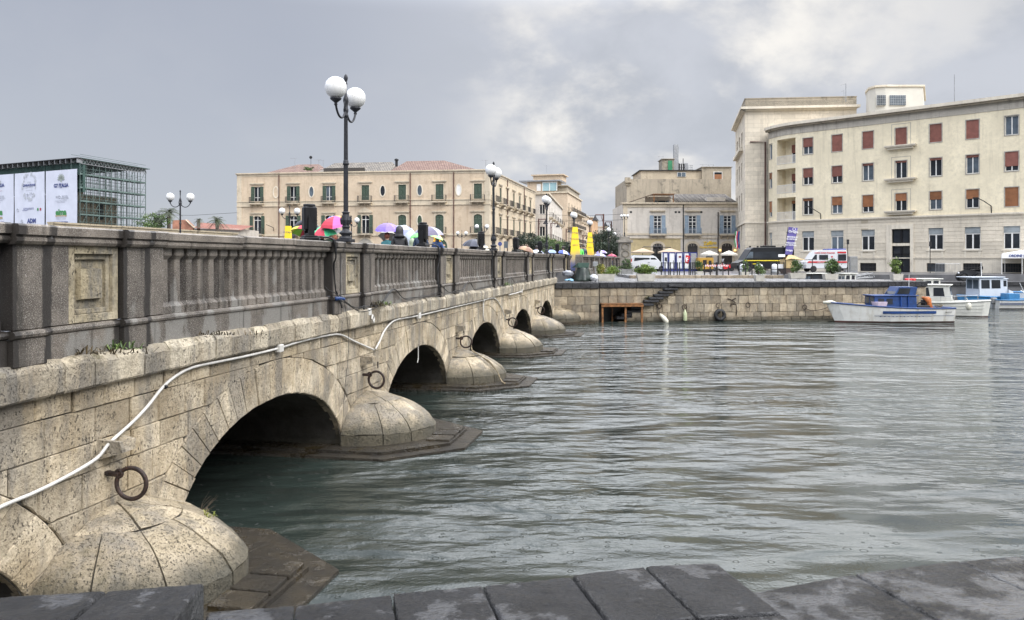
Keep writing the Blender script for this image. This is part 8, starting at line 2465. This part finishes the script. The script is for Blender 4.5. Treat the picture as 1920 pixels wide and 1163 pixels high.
# tarp covered stand at the quay corner
Ys = 46.6; t = thing('covered_kiosk', 'dark green tarpaulin covered stand with boxy green top on the quay corner', 'covered stand', (X(1094, Ys), Ys, 2.3))
TARP = mat('dark_green_tarp', (.018, .028, .022), .35, .3, 3, 0, .3, 5, .03); TARPL = mat('green_lid', (.075, .13, .105), .45, .1, 3)
m = MB(); m.smooth = True; rings = []; n = 30
for j in range(9):
    q = j / 8; z_ = Z(527.5, Ys) + (Z(501.5, Ys) - Z(527.5, Ys)) * q
    rings.append([(X(1093.5, Ys) + (X(1111, Ys) - X(1079, Ys)) / 2 * ((1.22 - .58 * q ** .7) + (.10 * (1 - q)) * math.sin(k * 2.1 + j * .3) * (k % 3 == 0)) * math.cos(2 * math.pi * k / n), Ys + .25 + .55 * ((1.1 - .4 * q) + .10 * (1 - q) * math.sin(k * 1.7)) * math.sin(2 * math.pi * k / n), z_) for k in range(n)])
m.loft(rings); m.build('tarpaulin', TARP, t)
m = MB(); a, b_ = X(1083.5, Ys), X(1104.5, Ys); z0, z1 = Z(502, Ys), Z(493, Ys)
m.loft([[(a + .06, Ys - .1, z0), (b_ - .04, Ys - .1, z0), (b_ - .04, Ys + .7, z0), (a - .3, Ys + .7, z0)], [(a, Ys - .15, z1), (b_, Ys - .15, z1), (b_, Ys + .7, z1), (a + .1, Ys + .7, z1)]]); m.build('lid', TARPL, t)
for px, py, rr_, mt, nm, lb_ in ((1065, 513, (.34, .25, .18), mat('silver_tarp', (.30, .31, .34), .3, .2, 4, bmp=.5, bscale=6), 'plastic_sheet', 'crumpled silver grey plastic sheet left of the covered stand'), (1067, 525.5, (.24, .15, .07), mat('blue_bag', (.22, .42, .58), .4, .15, 6, bmp=.5), 'plastic_bag', 'pale blue plastic bag lying on the quay corner'), (1114, 521, (.22, .3, .2), mat('white_sheet', (.55, .56, .58), .5, .1, 4), 'plastic_sheet', 'white plastic sheet right of the covered stand')):
    Y_ = 46.2 if py > 520 else 46.9; p = P(px, py, Y_); t = thing(nm, lb_, 'bag' if 'bag' in nm else 'sheet', tuple(p))
    m = MB(); m.smooth = True; m.sphere(tuple(p), 1, 18, 12, rr_); m.v = [tuple(Vector(v) + Vector((mnoise.noise(Vector(v) * 7), mnoise.noise(Vector(v) * 7 + Vector((5, 0, 0))), mnoise.noise(Vector(v) * 9 + Vector((0, 5, 0))))) * .10) for v in m.v]; m.build('sheet', mt, t)
# wall cabinets by the cream building
for px0, px1, y0, y1, lb_ in ((1586, 1593, 492, 510, 'grey utility cabinet left of the taller one'), (1594, 1608, 481, 510, 'tall grey utility cabinet against the cream building')):
    Yk = 86; t = thing('utility_cabinet', lb_, 'cabinet', tuple(P(px0, y1, Yk))); a, b_ = P(px0, y1, Yk), P(px1, y0, Yk)
    m = MB(); m.box(a.x, b_.x, Yk, Yk + .6, 2.3, b_.z, .01); m.build('case', STEEL, t); m = MB(); m.box(a.x + .08, b_.x - .08, Yk - .02, Yk, 2.5, b_.z - .1); m.build('door', mat('cabinet_grey', (.24, .24, .23), .5), t)
for px, y0, lb_ in ((1589.5, 452, 'thin pole with dark round head near the utility cabinets'), (1744, 456, 'thin sign pole right of the entrance door')):
    Yk = 79; p = P(px, y0, Yk); t = thing('sign_pole', lb_, 'pole', (p.x, Yk, 2.3)); m = MB(); m.tube([(p.x, Yk, 2.3), (p.x, Yk, p.z)], .04, 6); m.build('post', DARKM, t)
    m = MB(); m.box(p.x - .12, p.x + .12, Yk - .06, Yk - .02, p.z - .35, p.z + .15); m.build('plate', DARKM, t)
# white gazebo
Yz = 73; t = thing('white_gazebo', 'white pop up gazebo marked ORDINE DI MALTA at the right edge', 'gazebo', (X(1950, Yz), Yz, 2.0))
x0, x1, xk = X(1878, Yz), X(2010, Yz), X(1882, Yz + 6); ze, zt_ = Z(476, Yz), Z(471, Yz)
m = MB(); m.add([(x0, Yz, ze), (x1, Yz, ze), (x1 + 3, Yz + 6, ze), (xk, Yz + 6, ze), ((x0 + x1) / 2 + 2.2, Yz + 3, zt_ + .4)], [(0, 1, 4), (1, 2, 4), (2, 3, 4), (3, 0, 4)]); m.build('roof', CANVAS_W, t, fix=False)
m = MB(); m.box(x0, x1, Yz - .02, Yz, ze - .42, ze); m.add([(x0, Yz, ze - .42), (xk, Yz + 6, ze - .42), (xk, Yz + 6, ze), (x0, Yz, ze)], [(0, 1, 2, 3)]); m.build('valance', CANVAS_W, t)
text('ORDINE DI MALTA', .34, Matrix.Translation((X(1891, Yz), Yz - .05, ze - .30)) @ Matrix.Rotation(R(90), 4, 'X'), NAVY, 'print', t, align='LEFT', bold=.01)
for x_, y_ in ((x0 + .05, Yz + .05), (X(1917, Yz), Yz + .05), (xk + .05, Yz + 5.9)): m = MB(); m.tube([(x_, y_, 1.75 if y_ < 72 else 2.3), (x_, y_, ze - .1)], .035, 5); m.build('leg', FRAMEW, t)
t = thing('crowd_barrier', 'thin metal crowd barrier before the cellar grilles', 'barrier', (X(1780, 76), 76, 2.31))
m = MB(); a, b_ = X(1754, 75), X(1800, 75); m.tube([(a, 75, 2.31), (a, 75, 3.25), (b_, 75, 3.25), (b_, 75, 2.31)], .025, 5)
for k in range(16): x_ = a + (b_ - a) * (k + 1) / 17; m.tube([(x_, 75, 2.45), (x_, 75, 3.25)], .012, 4)
m.tube([(a, 75, 2.45), (b_, 75, 2.45)], .015, 4); m.build('panel', STEEL, t)

# ================================================================ FENDERS, TYRE, RINGS ON THE QUAY WALL
FEND = mat('fender_white', (.62, .60, .50), .45, .1, 5, dirt=.3)
def qp(px, py, out=.1): s = qs(px); return MQ @ Vector((s, -out, qzz(px, py)))
t = thing('boat_fender', 'slanted white boat fender hanging half in the water', 'fender', tuple(qp(1240, 598)))
m = MB(); m.smooth = True; m.tube([qp(1236, 588, .15), qp(1237.5, 591, .18), qp(1243, 597, .25), qp(1247, 603, .28), qp(1248.5, 606, .3)], [.03, .10, .14, .14, .06], 12); m.build('body', FEND, t)
m = MB(); m.tube([qp(1233, 572, .03), qp(1235, 580, .05), qp(1236, 589, .14)], .015, 5); m.tube([qp(1231, 566, .03), qp(1232, 590, .08)], .012, 5); m.build('rope', CAB, t)
t = thing('boat_fender', 'upright greenish bottle shaped fender on the quay wall', 'fender', tuple(qp(1282, 602)))
m = MB(); m.smooth = True; m.tube([qp(1283, 580, .12), qp(1283, 583, .14), qp(1283, 587, .15), qp(1283, 600, .15), qp(1283, 601.5, .15)], [.02, .05, .115, .115, .10], 14); m.build('body', mat('greenish_fender', (.42, .46, .28), .4, .1, 5), t)
m = MB(); m.tube([qp(1282.5, 571, .05), qp(1283, 581, .12)], .012, 5); m.build('rope', ROPE, t)
t = thing('tyre_fender', 'black tyre hanging on the quay wall as fender', 'tyre', tuple(qp(1348, 603)))
m = MB(MQ); m.smooth = True; s0, z0 = qs(1348), qzz(1348, 590.5)
m.tube([(s0 + .26 * math.cos(2 * math.pi * k / 24), -.16, z0 + .26 * math.sin(2 * math.pi * k / 24)) for k in range(24)], .115, 10, closed=True); m.build('tyre', RUBBER, t)
m = MB(MQ); m.smooth = True; m.tube([(s0, -.30, z0 - .2), (s0 + .04, -.32, z0 + .05), (s0, -.2, z0 + .35), (s0 - .02, -.03, z0 + .55)], .02, 6); m.build('rope', ROPE, t)
for i, (px, py) in enumerate(((1236, 574), (1282.5, 576), (1346, 573), (1402, 572), (1508, 576), (1668, 575))):
    s0, z0 = qs(px), qzz(px, py); m = MB(MQ); m.smooth = True
    m.tube([(s0 + .13 * math.cos(2 * math.pi * k / 16), -.05, z0 + .14 * math.sin(2 * math.pi * k / 16)) for k in range(16)], .02, 6, closed=True); m.build('wall_ring', IRON, quay)
m = MB(MQ)
for a, b_ in (((1364, 560), (1372, 563)), ((1372, 563), (1380, 559)), ((1372, 563), (1379, 568)), ((1370, 570), (1380, 571)), ((1380, 571), (1381, 590)), ((1369, 575), (1370, 572))): m.tube([(qs(a[0]), -.03, qzz(*a)), (qs(b_[0]), -.03, qzz(*b_))], .025, 5)
m.build('broken_bracket', IRON, quay)
t = thing('mooring_chain', 'rusty sagging mooring rope from the quay ring to the blue boat bow', 'rope', tuple(qp(1509, 578)))
m = MB(); m.smooth = True; m.tube(smoothpath([qp(1509, 578, .06), qp(1518, 582, .1), qp(1530, 581, .3), qp(1542, 575, .6), P(1553, 567, 46.5)], 4), .018, 5); m.build('rope', IRON, t)

# ================================================================ BOATS
def hull(t, M_, L, B, H, bow, mats, stations=14, sheer=.25, rake=.35, transom=.75, boot=.10, name='hull', fl=.75):
    """bow towards -x; open top; returns the sheer points of both sides"""
    m = MB(M_); m.smooth = True; rings = []; sh = []
    for i in range(stations + 1):
        q = i / stations; x = -L / 2 + L * q
        b_ = B / 2 * (min(1, (q / .42)) ** .65 if q < .42 else 1 - (1 - transom) * ((q - .42) / .58) ** 2)
        b_ = max(b_, .02); zt = H + bow * (1 - q) ** 2.2 + sheer * .3 * max(0, q - .6)
        xr = x - rake * (1 - q) ** 3
        half = [(0, -.35), (.45 * b_, -.30), (fl * b_, -.05), (.86 * b_, boot), (.95 * b_, zt * .55), (b_, zt)]
        xs = lambda z: x + (xr - x) * max(0, z) / max(zt, .1)
        r_ = [(xs(z), -y, z) for y, z in reversed(half)] + [(xs(z), y, z) for y, z in half[1:]]
        rings.append(r_); sh.append((r_[0], r_[-1]))
    n = len(rings[0]); vs = [p for r_ in rings for p in r_]
    for i in range(stations):
        for k in range(n - 1):
            m.cm = 1 if k in (2, 3, 4, 5, 6, 7) and not (k in (0, 1, 8, 9)) and max(rings[i][k][2], rings[i][k + 1][2]) <= boot + .01 else 0
            m.add([rings[i][k], rings[i][k + 1], rings[i + 1][k + 1], rings[i + 1][k]], [(0, 1, 2, 3)])
    m.cm = 0; m.add(rings[-1], [tuple(range(n))])
    m.build(name, mats, t, fix=False)
    m = MB(M_); ins = [[(a[0] + .02, a[1] * .93, a[2] - .12), (b2[0] + .02, b2[1] * .93, b2[2] - .12)] for a, b2 in sh]
    m.loft(ins, cap=False, closed=False); m.build('deck', mats[2], t, fix=False)
    return sh
def rails(t, M_, sh, r, m_, name='gunwale', dz=.0):
    for s in (0, 1):
        m = MB(M_); m.smooth = True; m.tube([(p[s][0], p[s][1], p[s][2] + dz) for p in sh], r, 6); m.build(name, m_, t)
    m = MB(M_); m.tube([sh[-1][0], sh[-1][1]], r, 6); m.build(name, m_, t)
def cabin(t, M_, x0, x1, w, z0, z1, m_, wins, lean=.0, roofm=None, ro=.12, name='cabin'):
    m = MB(M_); m.loft([[(x0, -w / 2, z0), (x1, -w / 2, z0), (x1, w / 2, z0), (x0, w / 2, z0)], [(x0 + lean, -w / 2 * .94, z1), (x1, -w / 2 * .94, z1), (x1, w / 2 * .94, z1), (x0 + lean, w / 2 * .94, z1)]]); c_ = m.build(name, m_, t)
    if roofm: m = MB(M_); m.box(x0 + lean - ro, x1 + ro, -w / 2 - ro * .3, w / 2 + ro * .3, z1, z1 + .06, .02); m.build('roof', roofm, c_)
    for (a, b_, c0, c1) in wins:
        for s in (-1, 1):
            f = lambda z: s * (w / 2 * (1 - .06 * (z - z0) / (z1 - z0)) + .008)
            m = MB(M_); m.add([(a, f(c0), c0), (b_, f(c0), c0), (b_, f(c1), c1), (a + min(lean, .15) * .6, f(c1), c1)], [(0, 1, 2, 3)]); m.build('window', GLASS_D, c_, fix=False)
    m = MB(M_); z_a = z0 + (z1 - z0) * .45; z_b = z0 + (z1 - z0) * .9
    for s in (-1, 1):
        xx = lambda z: x0 + lean * (z - z0) / (z1 - z0) - .01
        m.add([(xx(z_a), s * .06, z_a), (xx(z_a), s * w * .42, z_a), (xx(z_b), s * w * .40, z_b), (xx(z_b), s * .06, z_b)], [(0, 1, 2, 3)])
    m.build('windscreen', GLASS_L, c_, fix=False)
    return c_
HW = mat('hull_white', (.56, .56, .53), .4, .08, 1.5, dirt=.3, dirtc=(.26, .21, .12), streak=.5); BOOT = mat('red_brown_boot', (.075, .025, .02), .6, .3, 3)
HG = mat('hull_ivory', (.57, .57, .52), .4, .08, 1.5, dirt=.3, dirtc=(.3, .28, .2))
# blue and white fishing boat
Yb = 46.1; loc = (X(1672, Yb), Yb, 0); rz = R(1.5)
t = thing('fishing_boat', 'white wooden fishing boat with blue rail and blue wheelhouse at the quay', 'boat', loc, rz); M_ = TM(loc, rz)
sh = hull(t, M_, 6.7, 1.9, .80, .36, [HW, BOOT, BLUEP], rake=.55, transom=.8, boot=.08)
rails(t, M_, sh, .045, BLUEP)
def side_y(x, z, q=.98): 
    i = max(0, min(len(sh) - 2, int((x + 3.35) / 6.7 * 14))); return sh[i][0][1] * q
def stripe(x0, x1, z0, z1, m_, nm='stripe', n=10):
    m = MB(M_); pts = []
    for k in range(n + 1):
        x = x0 + (x1 - x0) * k / n; f = (x + 3.35) / 6.7 * 14; i = max(0, min(13, int(f))); g_ = f - i; y = sh[i][0][1] * (1 - g_) + sh[i + 1][0][1] * g_
        pts.append([(x, y * .985 - .015, z0), (x, y * .995 - .015, z1)])
    m.loft(pts, cap=False, closed=False); return m.build(nm, m_, t, fix=False)
stripe(-.95, 2.15, .53, .68, BLUEP); stripe(-1.4, 1.9, .385, .41, BLUEP, 'line'); stripe(1.9, 3.25, .40, .42, BLUEP, 'line')
for k in range(12): stripe(-1.1 + k * .22, -1.04 + k * .22, .35, .385, BLUEP, 'scallop', 1)
cb_ = cabin(t, M_, -1.30, 1.15, 1.25, .72, 1.52, BLUEP, [(-1.1, -.75, 1.05, 1.38), (-.62, -.25, 1.05, 1.38)], 0, BLUEP, .12, 'wheelhouse')
m = MB(M_); m.box(.18, .22, -.68, -.62, .75, 1.5); m.box(.62, .66, -.68, -.62, .75, 1.5); m.build('planking', mat('blue_plank_paint', (.008, .05, .22), .4), cb_)  # planking strips in a second blue paint
m = MB(M_); m.loft([[(-.15, -.58, 1.58), (1.1, -.58, 1.58), (1.1, .58, 1.58), (-.15, .58, 1.58)], [(.15, -.55, 2.05), (1.22, -.55, 2.05), (1.22, .55, 2.05), (.15, .55, 2.05)]]); wsn = m.build('screen_house', BLUEP, t)
m = MB(M_); m.add([(.0, -.59, 1.65), (.72, -.59, 1.65), (.82, -.565, 1.98), (.18, -.565, 1.98)], [(0, 1, 2, 3)]); m.add([(-.13, -.5, 1.63), (-.13, .5, 1.63), (.12, .47, 1.98), (.12, -.47, 1.98)], [(0, 1, 2, 3)]); m.build('window', GLASS_D, wsn, fix=False)
m = MB(M_); m.tube([(.85, -.3, 2.05), (.87, -.3, 2.75)], .015, 5); m.build('antenna', FRAMEW, t)
stripe(2.6, 3.15, .60, .602, HW, 'x', 1) if False else None
text('5R0227', .13, M_ @ Matrix.Translation((2.85, side_y(2.85, .6) - .045, .56)) @ Matrix.Rotation(R(90), 4, 'X'), BLACKP, 'registration', t)
m = MB(M_); m.smooth = True; m.tube([(-4.05, -.02, 1.13), (-3.6, -.08, 1.16), (-3.25, -.14, 1.06)], [.08, .11, .07], 10); m.build('bow_fender', FEND, t)
tb_ = thing('tub', 'pale lilac plastic tub on the deck of the blue boat', 'tub', tuple(M_ @ Vector((-1.0, -.72, .84)))); m = MB(M_); m.loft([octa(.28, 0), octa(.36, .36)]); m.v = [tuple(Vector(v) + (M_.to_3x3() @ Vector((-1.0, -.55, .84)))) for v in m.v]; m.build('tub', mat('lilac_plastic', (.62, .52, .62), .45), tb_)
tb_ = thing('engine_cover', 'crumpled orange cover over the engine at the blue boat stern', 'cover', tuple(M_ @ Vector((2.1, 0, .8)))); m = MB(M_); m.smooth = True
m.loft([[(1.95, -.28, .76), (2.32, -.28, .76), (2.32, -.1, .76), (1.95, -.1, .76)], [(1.96, -.30, 1.1), (2.20, -.30, 1.1), (2.20, -.1, 1.1), (1.96, -.1, 1.1)], [(1.72, -.30, 1.36), (2.16, -.30, 1.36), (2.16, -.05, 1.36), (1.72, -.05, 1.36)], [(1.78, -.25, 1.46), (2.06, -.25, 1.46), (2.06, -.08, 1.46), (1.78, -.08, 1.46)]]); m.v = [tuple(Vector(v) + Vector((mnoise.noise(Vector(v) * 9), 0, mnoise.noise(Vector(v) * 9 + Vector((9, 0, 0))))) * .06) for v in m.v]; m.build('cover', mat('orange_cloth', (.42, .12, .025), .6, .2, 8), tb_)
m = MB(M_); m.box(1.3, 2.1, -.35, .3, .72, .98, .05); m.box(1.80, 2.05, -.25, .2, .95, 1.28, .04); m.tube([(1.35, -.2, .98), (1.6, -.2, 1.15), (2.0, -.2, 1.1)], .04, 6); m.build('engine', DARKM, t)
t2 = thing('tyre_fender', 'small black tyre between the blue boat bow and quay', 'tyre', tuple(P(1563, 580, 46.3))); m = MB(); m.smooth = True; q = P(1563.5, 580.5, 46.5); m.tube([(q.x + .15 * math.cos(k * .45), q.y, q.z + .19 * math.sin(k * .45)) for k in range(14)], .07, 8, closed=True); m.build('tyre', RUBBER, t2)
# deck gear on the blue boat
loc = (X(1672, 46.1), 46.1, 0); M_ = TM(loc, R(1.5))
gb = thing('fishing_net', 'heap of brown fishing net on the blue boat foredeck', 'net', tuple(M_ @ Vector((-1.9, 0, .95)))); m = MB(M_); m.smooth = True
m.sphere((-1.95, 0, .93), 1, 16, 9, (.45, .4, .17)); m.v = [tuple(Vector(v) + Vector((0, 0, mnoise.noise(Vector(v) * 11))) * .08) for v in m.v]; m.build('netting', ROPE, gb)
gb = thing('deck_rope', 'coiled pale rope on the stern deck of the blue boat', 'rope', tuple(M_ @ Vector((2.8, 0, .85)))); m = MB(M_); m.smooth = True
m.tube([(2.78 + (.10 + .012 * k / 3) * math.cos(k * .7), (.10 + .012 * k / 3) * math.sin(k * .7), .80 + .005 * k) for k in range(40)], .016, 5); m.build('coil', ROPE, gb)
# white cabin boat
Yb = 51.8; loc = (X(1776, Yb), Yb, 0); rz = R(180 - 32)
t = thing('cabin_boat', 'white planked cabin boat moored behind the blue boat', 'boat', loc, rz); M_ = TM(loc, rz)
sh = hull(t, M_, 4.6, 2.0, .82, .20, [HG, BOOT, HG], rake=.15, transom=.95, boot=.03); rails(t, M_, sh, .05, HG)
for zz_ in (.25, .42, .58, .74):
    m = MB(M_)
    for s in (0, 1): m.tube([(p[s][0], p[s][1] * (.955 + .045 * zz_) * 1.005, zz_ * p[s][2] / .82) for p in sh[1:]], .012, 4)
    m.build('strake', mat('seam_grey', (.35, .35, .33), .5), t)
cabin(t, M_, -.35, 2.1, 1.55, .78, 1.95, HG, [(.1, .75, 1.25, 1.8), (.95, 1.65, 1.25, 1.8)], .22, HG, .16)
m = MB(M_)
for k in range(2, 11, 2):
    for s in (0, 1): p = sh[k][s]; m.tube([(p[0], p[1] * .95, p[2]), (p[0], p[1] * .95, p[2] + .38)], .014, 5)
for s in (0, 1): m.tube([(p[s][0], p[s][1] * .95, p[s][2] + .38) for p in sh[2:11]], .014, 5)
m.build('hand_rail', STEEL, t)
t3 = thing('boat_fender', 'white pear shaped fender hanging on the white cabin boat bow', 'fender', tuple(P(1815, 578, 50.5))); m = MB(); q = P(1816, 574, 50.6); m.smooth = True; m.sphere(tuple(q), .17, 12, 9, (1, 1, 1.5)); m.tube([q + Vector((0, 0, .2)), q + Vector((0, .2, .5))], .012, 4); m.build('body', FEND, t3)
# light blue and white boat
Yb = 60.5; loc = (X(1846, Yb), Yb, 0); rz = R(8)
t = thing('wheelhouse_boat', 'boat with light blue hull and pale grey wheelhouse with mast', 'boat', loc, rz); M_ = TM(loc, rz)
PGREY = mat('pale_blue_grey', (.46, .50, .55), .4, .05, 1)
sh = hull(t, M_, 4.4, 2.0, .80, .12, [LBLUE, LBLUE, PGREY], rake=.1, transom=.9); rails(t, M_, sh, .06, LBLUE)
cabin(t, M_, -1.0, 1.0, 1.5, .75, 2.25, PGREY, [(-.85, -.15, 1.45, 2.1), (0.0, .75, 1.45, 2.1)], .0, PGREY, .1)
m = MB(M_); m.box(-1.75, 1.1, -.85, .85, 2.27, 2.34, .03); m.build('canopy_roof', PGREY, t)
cabin(t, M_, 1.02, 1.45, 1.2, .75, 2.15, PGREY, [(1.1, 1.38, 1.6, 2.05)], .0, PGREY, .08, 'fore_cabin')
m = MB(M_); m.tube([(-.25, 0, 2.3), (-.3, 0, 3.45)], .025, 6); m.build('mast', FRAMEW, t)
m = MB(M_); m.loft([[(1.45, -.8, .8), (2.1, -.5, .85), (2.1, .5, .85), (1.45, .8, .8)], [(1.45, -.75, 1.35), (2.05, -.45, 1.2), (2.05, .45, 1.2), (1.45, .75, 1.35)]]); m.build('fore_deck', PGREY, t)
# small striped boat at the edge
Yb = 59.0; loc = (X(1902, Yb), Yb, 0); rz = R(180)
t = thing('open_boat', 'small white boat with blue stripes and blue box at the right edge', 'boat', loc, rz); M_ = TM(loc, rz)
sh = hull(t, M_, 3.0, 1.5, .62, .12, [HW, BOOT, HW], rake=.1, transom=.9, boot=.04)
rails(t, M_, sh, .045, LBLUE)
m = MB(M_)
for s in (0, 1):
    for zz_ in (.32, .42): m.tube([(p[s][0], p[s][1] * .985, zz_) for p in sh[1:]], .022, 4)
m.build('stripe', BLUEP, t)
m = MB(M_); m.box(-.1, .75, -.5, .5, .55, 1.12, .02); m.build('box', LBLUE, t)
m = MB(M_); m.box(1.35, 1.75, -.15, .15, .35, .80, .06); m.box(1.5, 1.62, -.05, .05, -.2, .4); m.build('outboard_motor', mat('outboard_grey', (.20, .20, .20), .4), t)
m = MB(M_); m.tube([(-1.0, 0, .6), (-.4, 0, 1.9)], .018, 5); m.tube([(-1.3, .2, .7), (-.4, .1, 1.35)], .03, 5); m.build('poles', FRAMEW, t)
Yb = 61.5; loc = (X(1935, Yb), Yb, 0); rz = R(180); t = thing('open_boat', 'pale boat hull cut off by the right picture edge', 'boat', loc, rz); M_ = TM(loc, rz); sh = hull(t, M_, 3.4, 1.6, 1.1, .1, [PGREY, LBLUE, PGREY], transom=.9); rails(t, M_, sh, .04, LBLUE)
# boats in the basin behind the jetty
for px, Y_, L_, w_, zt, lb_, wn in ((1530, 57.0, 3.6, 1.5, Z(511.5, 57), 'white roofed motor boat behind the jetty left of the ambulance planter', 2), (1588, 57.5, 2.6, 1.4, Z(511.5, 57.5), 'white boat wheelhouse showing above the jetty right of the ambulance planter', 2), (1738, 54.8, 3.6, 1.6, Z(521.5, 54.8), 'long low white boat canopy at the end of the jetty', 3)):
    loc = (X(px, Y_), Y_, 0); rz = R(3); t = thing('motor_boat', lb_, 'boat', loc, rz, 'white boats in the basin behind the jetty'); M_ = TM(loc, rz)
    sh = hull(t, M_, L_, w_, .9 if px < 1700 else .7, .2, [HG, BOOT, HG], transom=.9); rails(t, M_, sh, .05, HG)
    wc = 1.9 * (.42 if px == 1588 else .62)
    c_ = cabin(t, M_, -wc * .6, wc * .5, w_ * .8, .8, zt - .08, HG if px != 1530 else DARKM, [(-wc * .45, -.05, zt - .65, zt - .18), (.05, wc * .4, zt - .65, zt - .18)], .1, HG, .18)
    if px == 1530: m = MB(M_); m.loft([[(-1.6, -.6, zt - .62), (.9, -.6, zt - .62), (.9, .6, zt - .62), (-1.6, .6, zt - .62)], [(-1.4, -.55, zt - .5), (.8, -.55, zt - .42), (.8, .55, zt - .42), (-1.4, .55, zt - .5)]]); m.build('fore_deck', HG, t)
t = thing('life_buoys', 'red and white float bundle beside the jetty end', 'buoy', tuple(P(1707, 526, 54)))
for k in range(3): m = MB(); m.smooth = True; q = P(1700 + k * 6.5, 524.5, 53.2); m.tube([q + Vector((-.11, 0, 0)), q + Vector((.11, 0, 0))], [.09, .10], 10); m.build('float', REDP, t)
t = thing('gangway', 'pale metal gangway lying behind the jetty', 'gangway', tuple(P(1618, 522, 60)))
m = MB()
for dy in (0, .8):
    m.tube([P(1603, 519, 60) + Vector((0, dy, 0)), P(1637, 512.5, 60) + Vector((0, dy, 0))], .035, 5); m.tube([P(1603, 523, 60) + Vector((0, dy, 0)), P(1637, 520, 60) + Vector((0, dy, 0))], .035, 5)
    for k in range(5): a = 1603 + k * 8.5; m.tube([P(a, 519 - k * 1.6, 60) + Vector((0, dy, 0)), P(a + 3, 523 - k * .75, 60) + Vector((0, dy, 0))], .025, 4)
m.build('frame', STEEL, t)
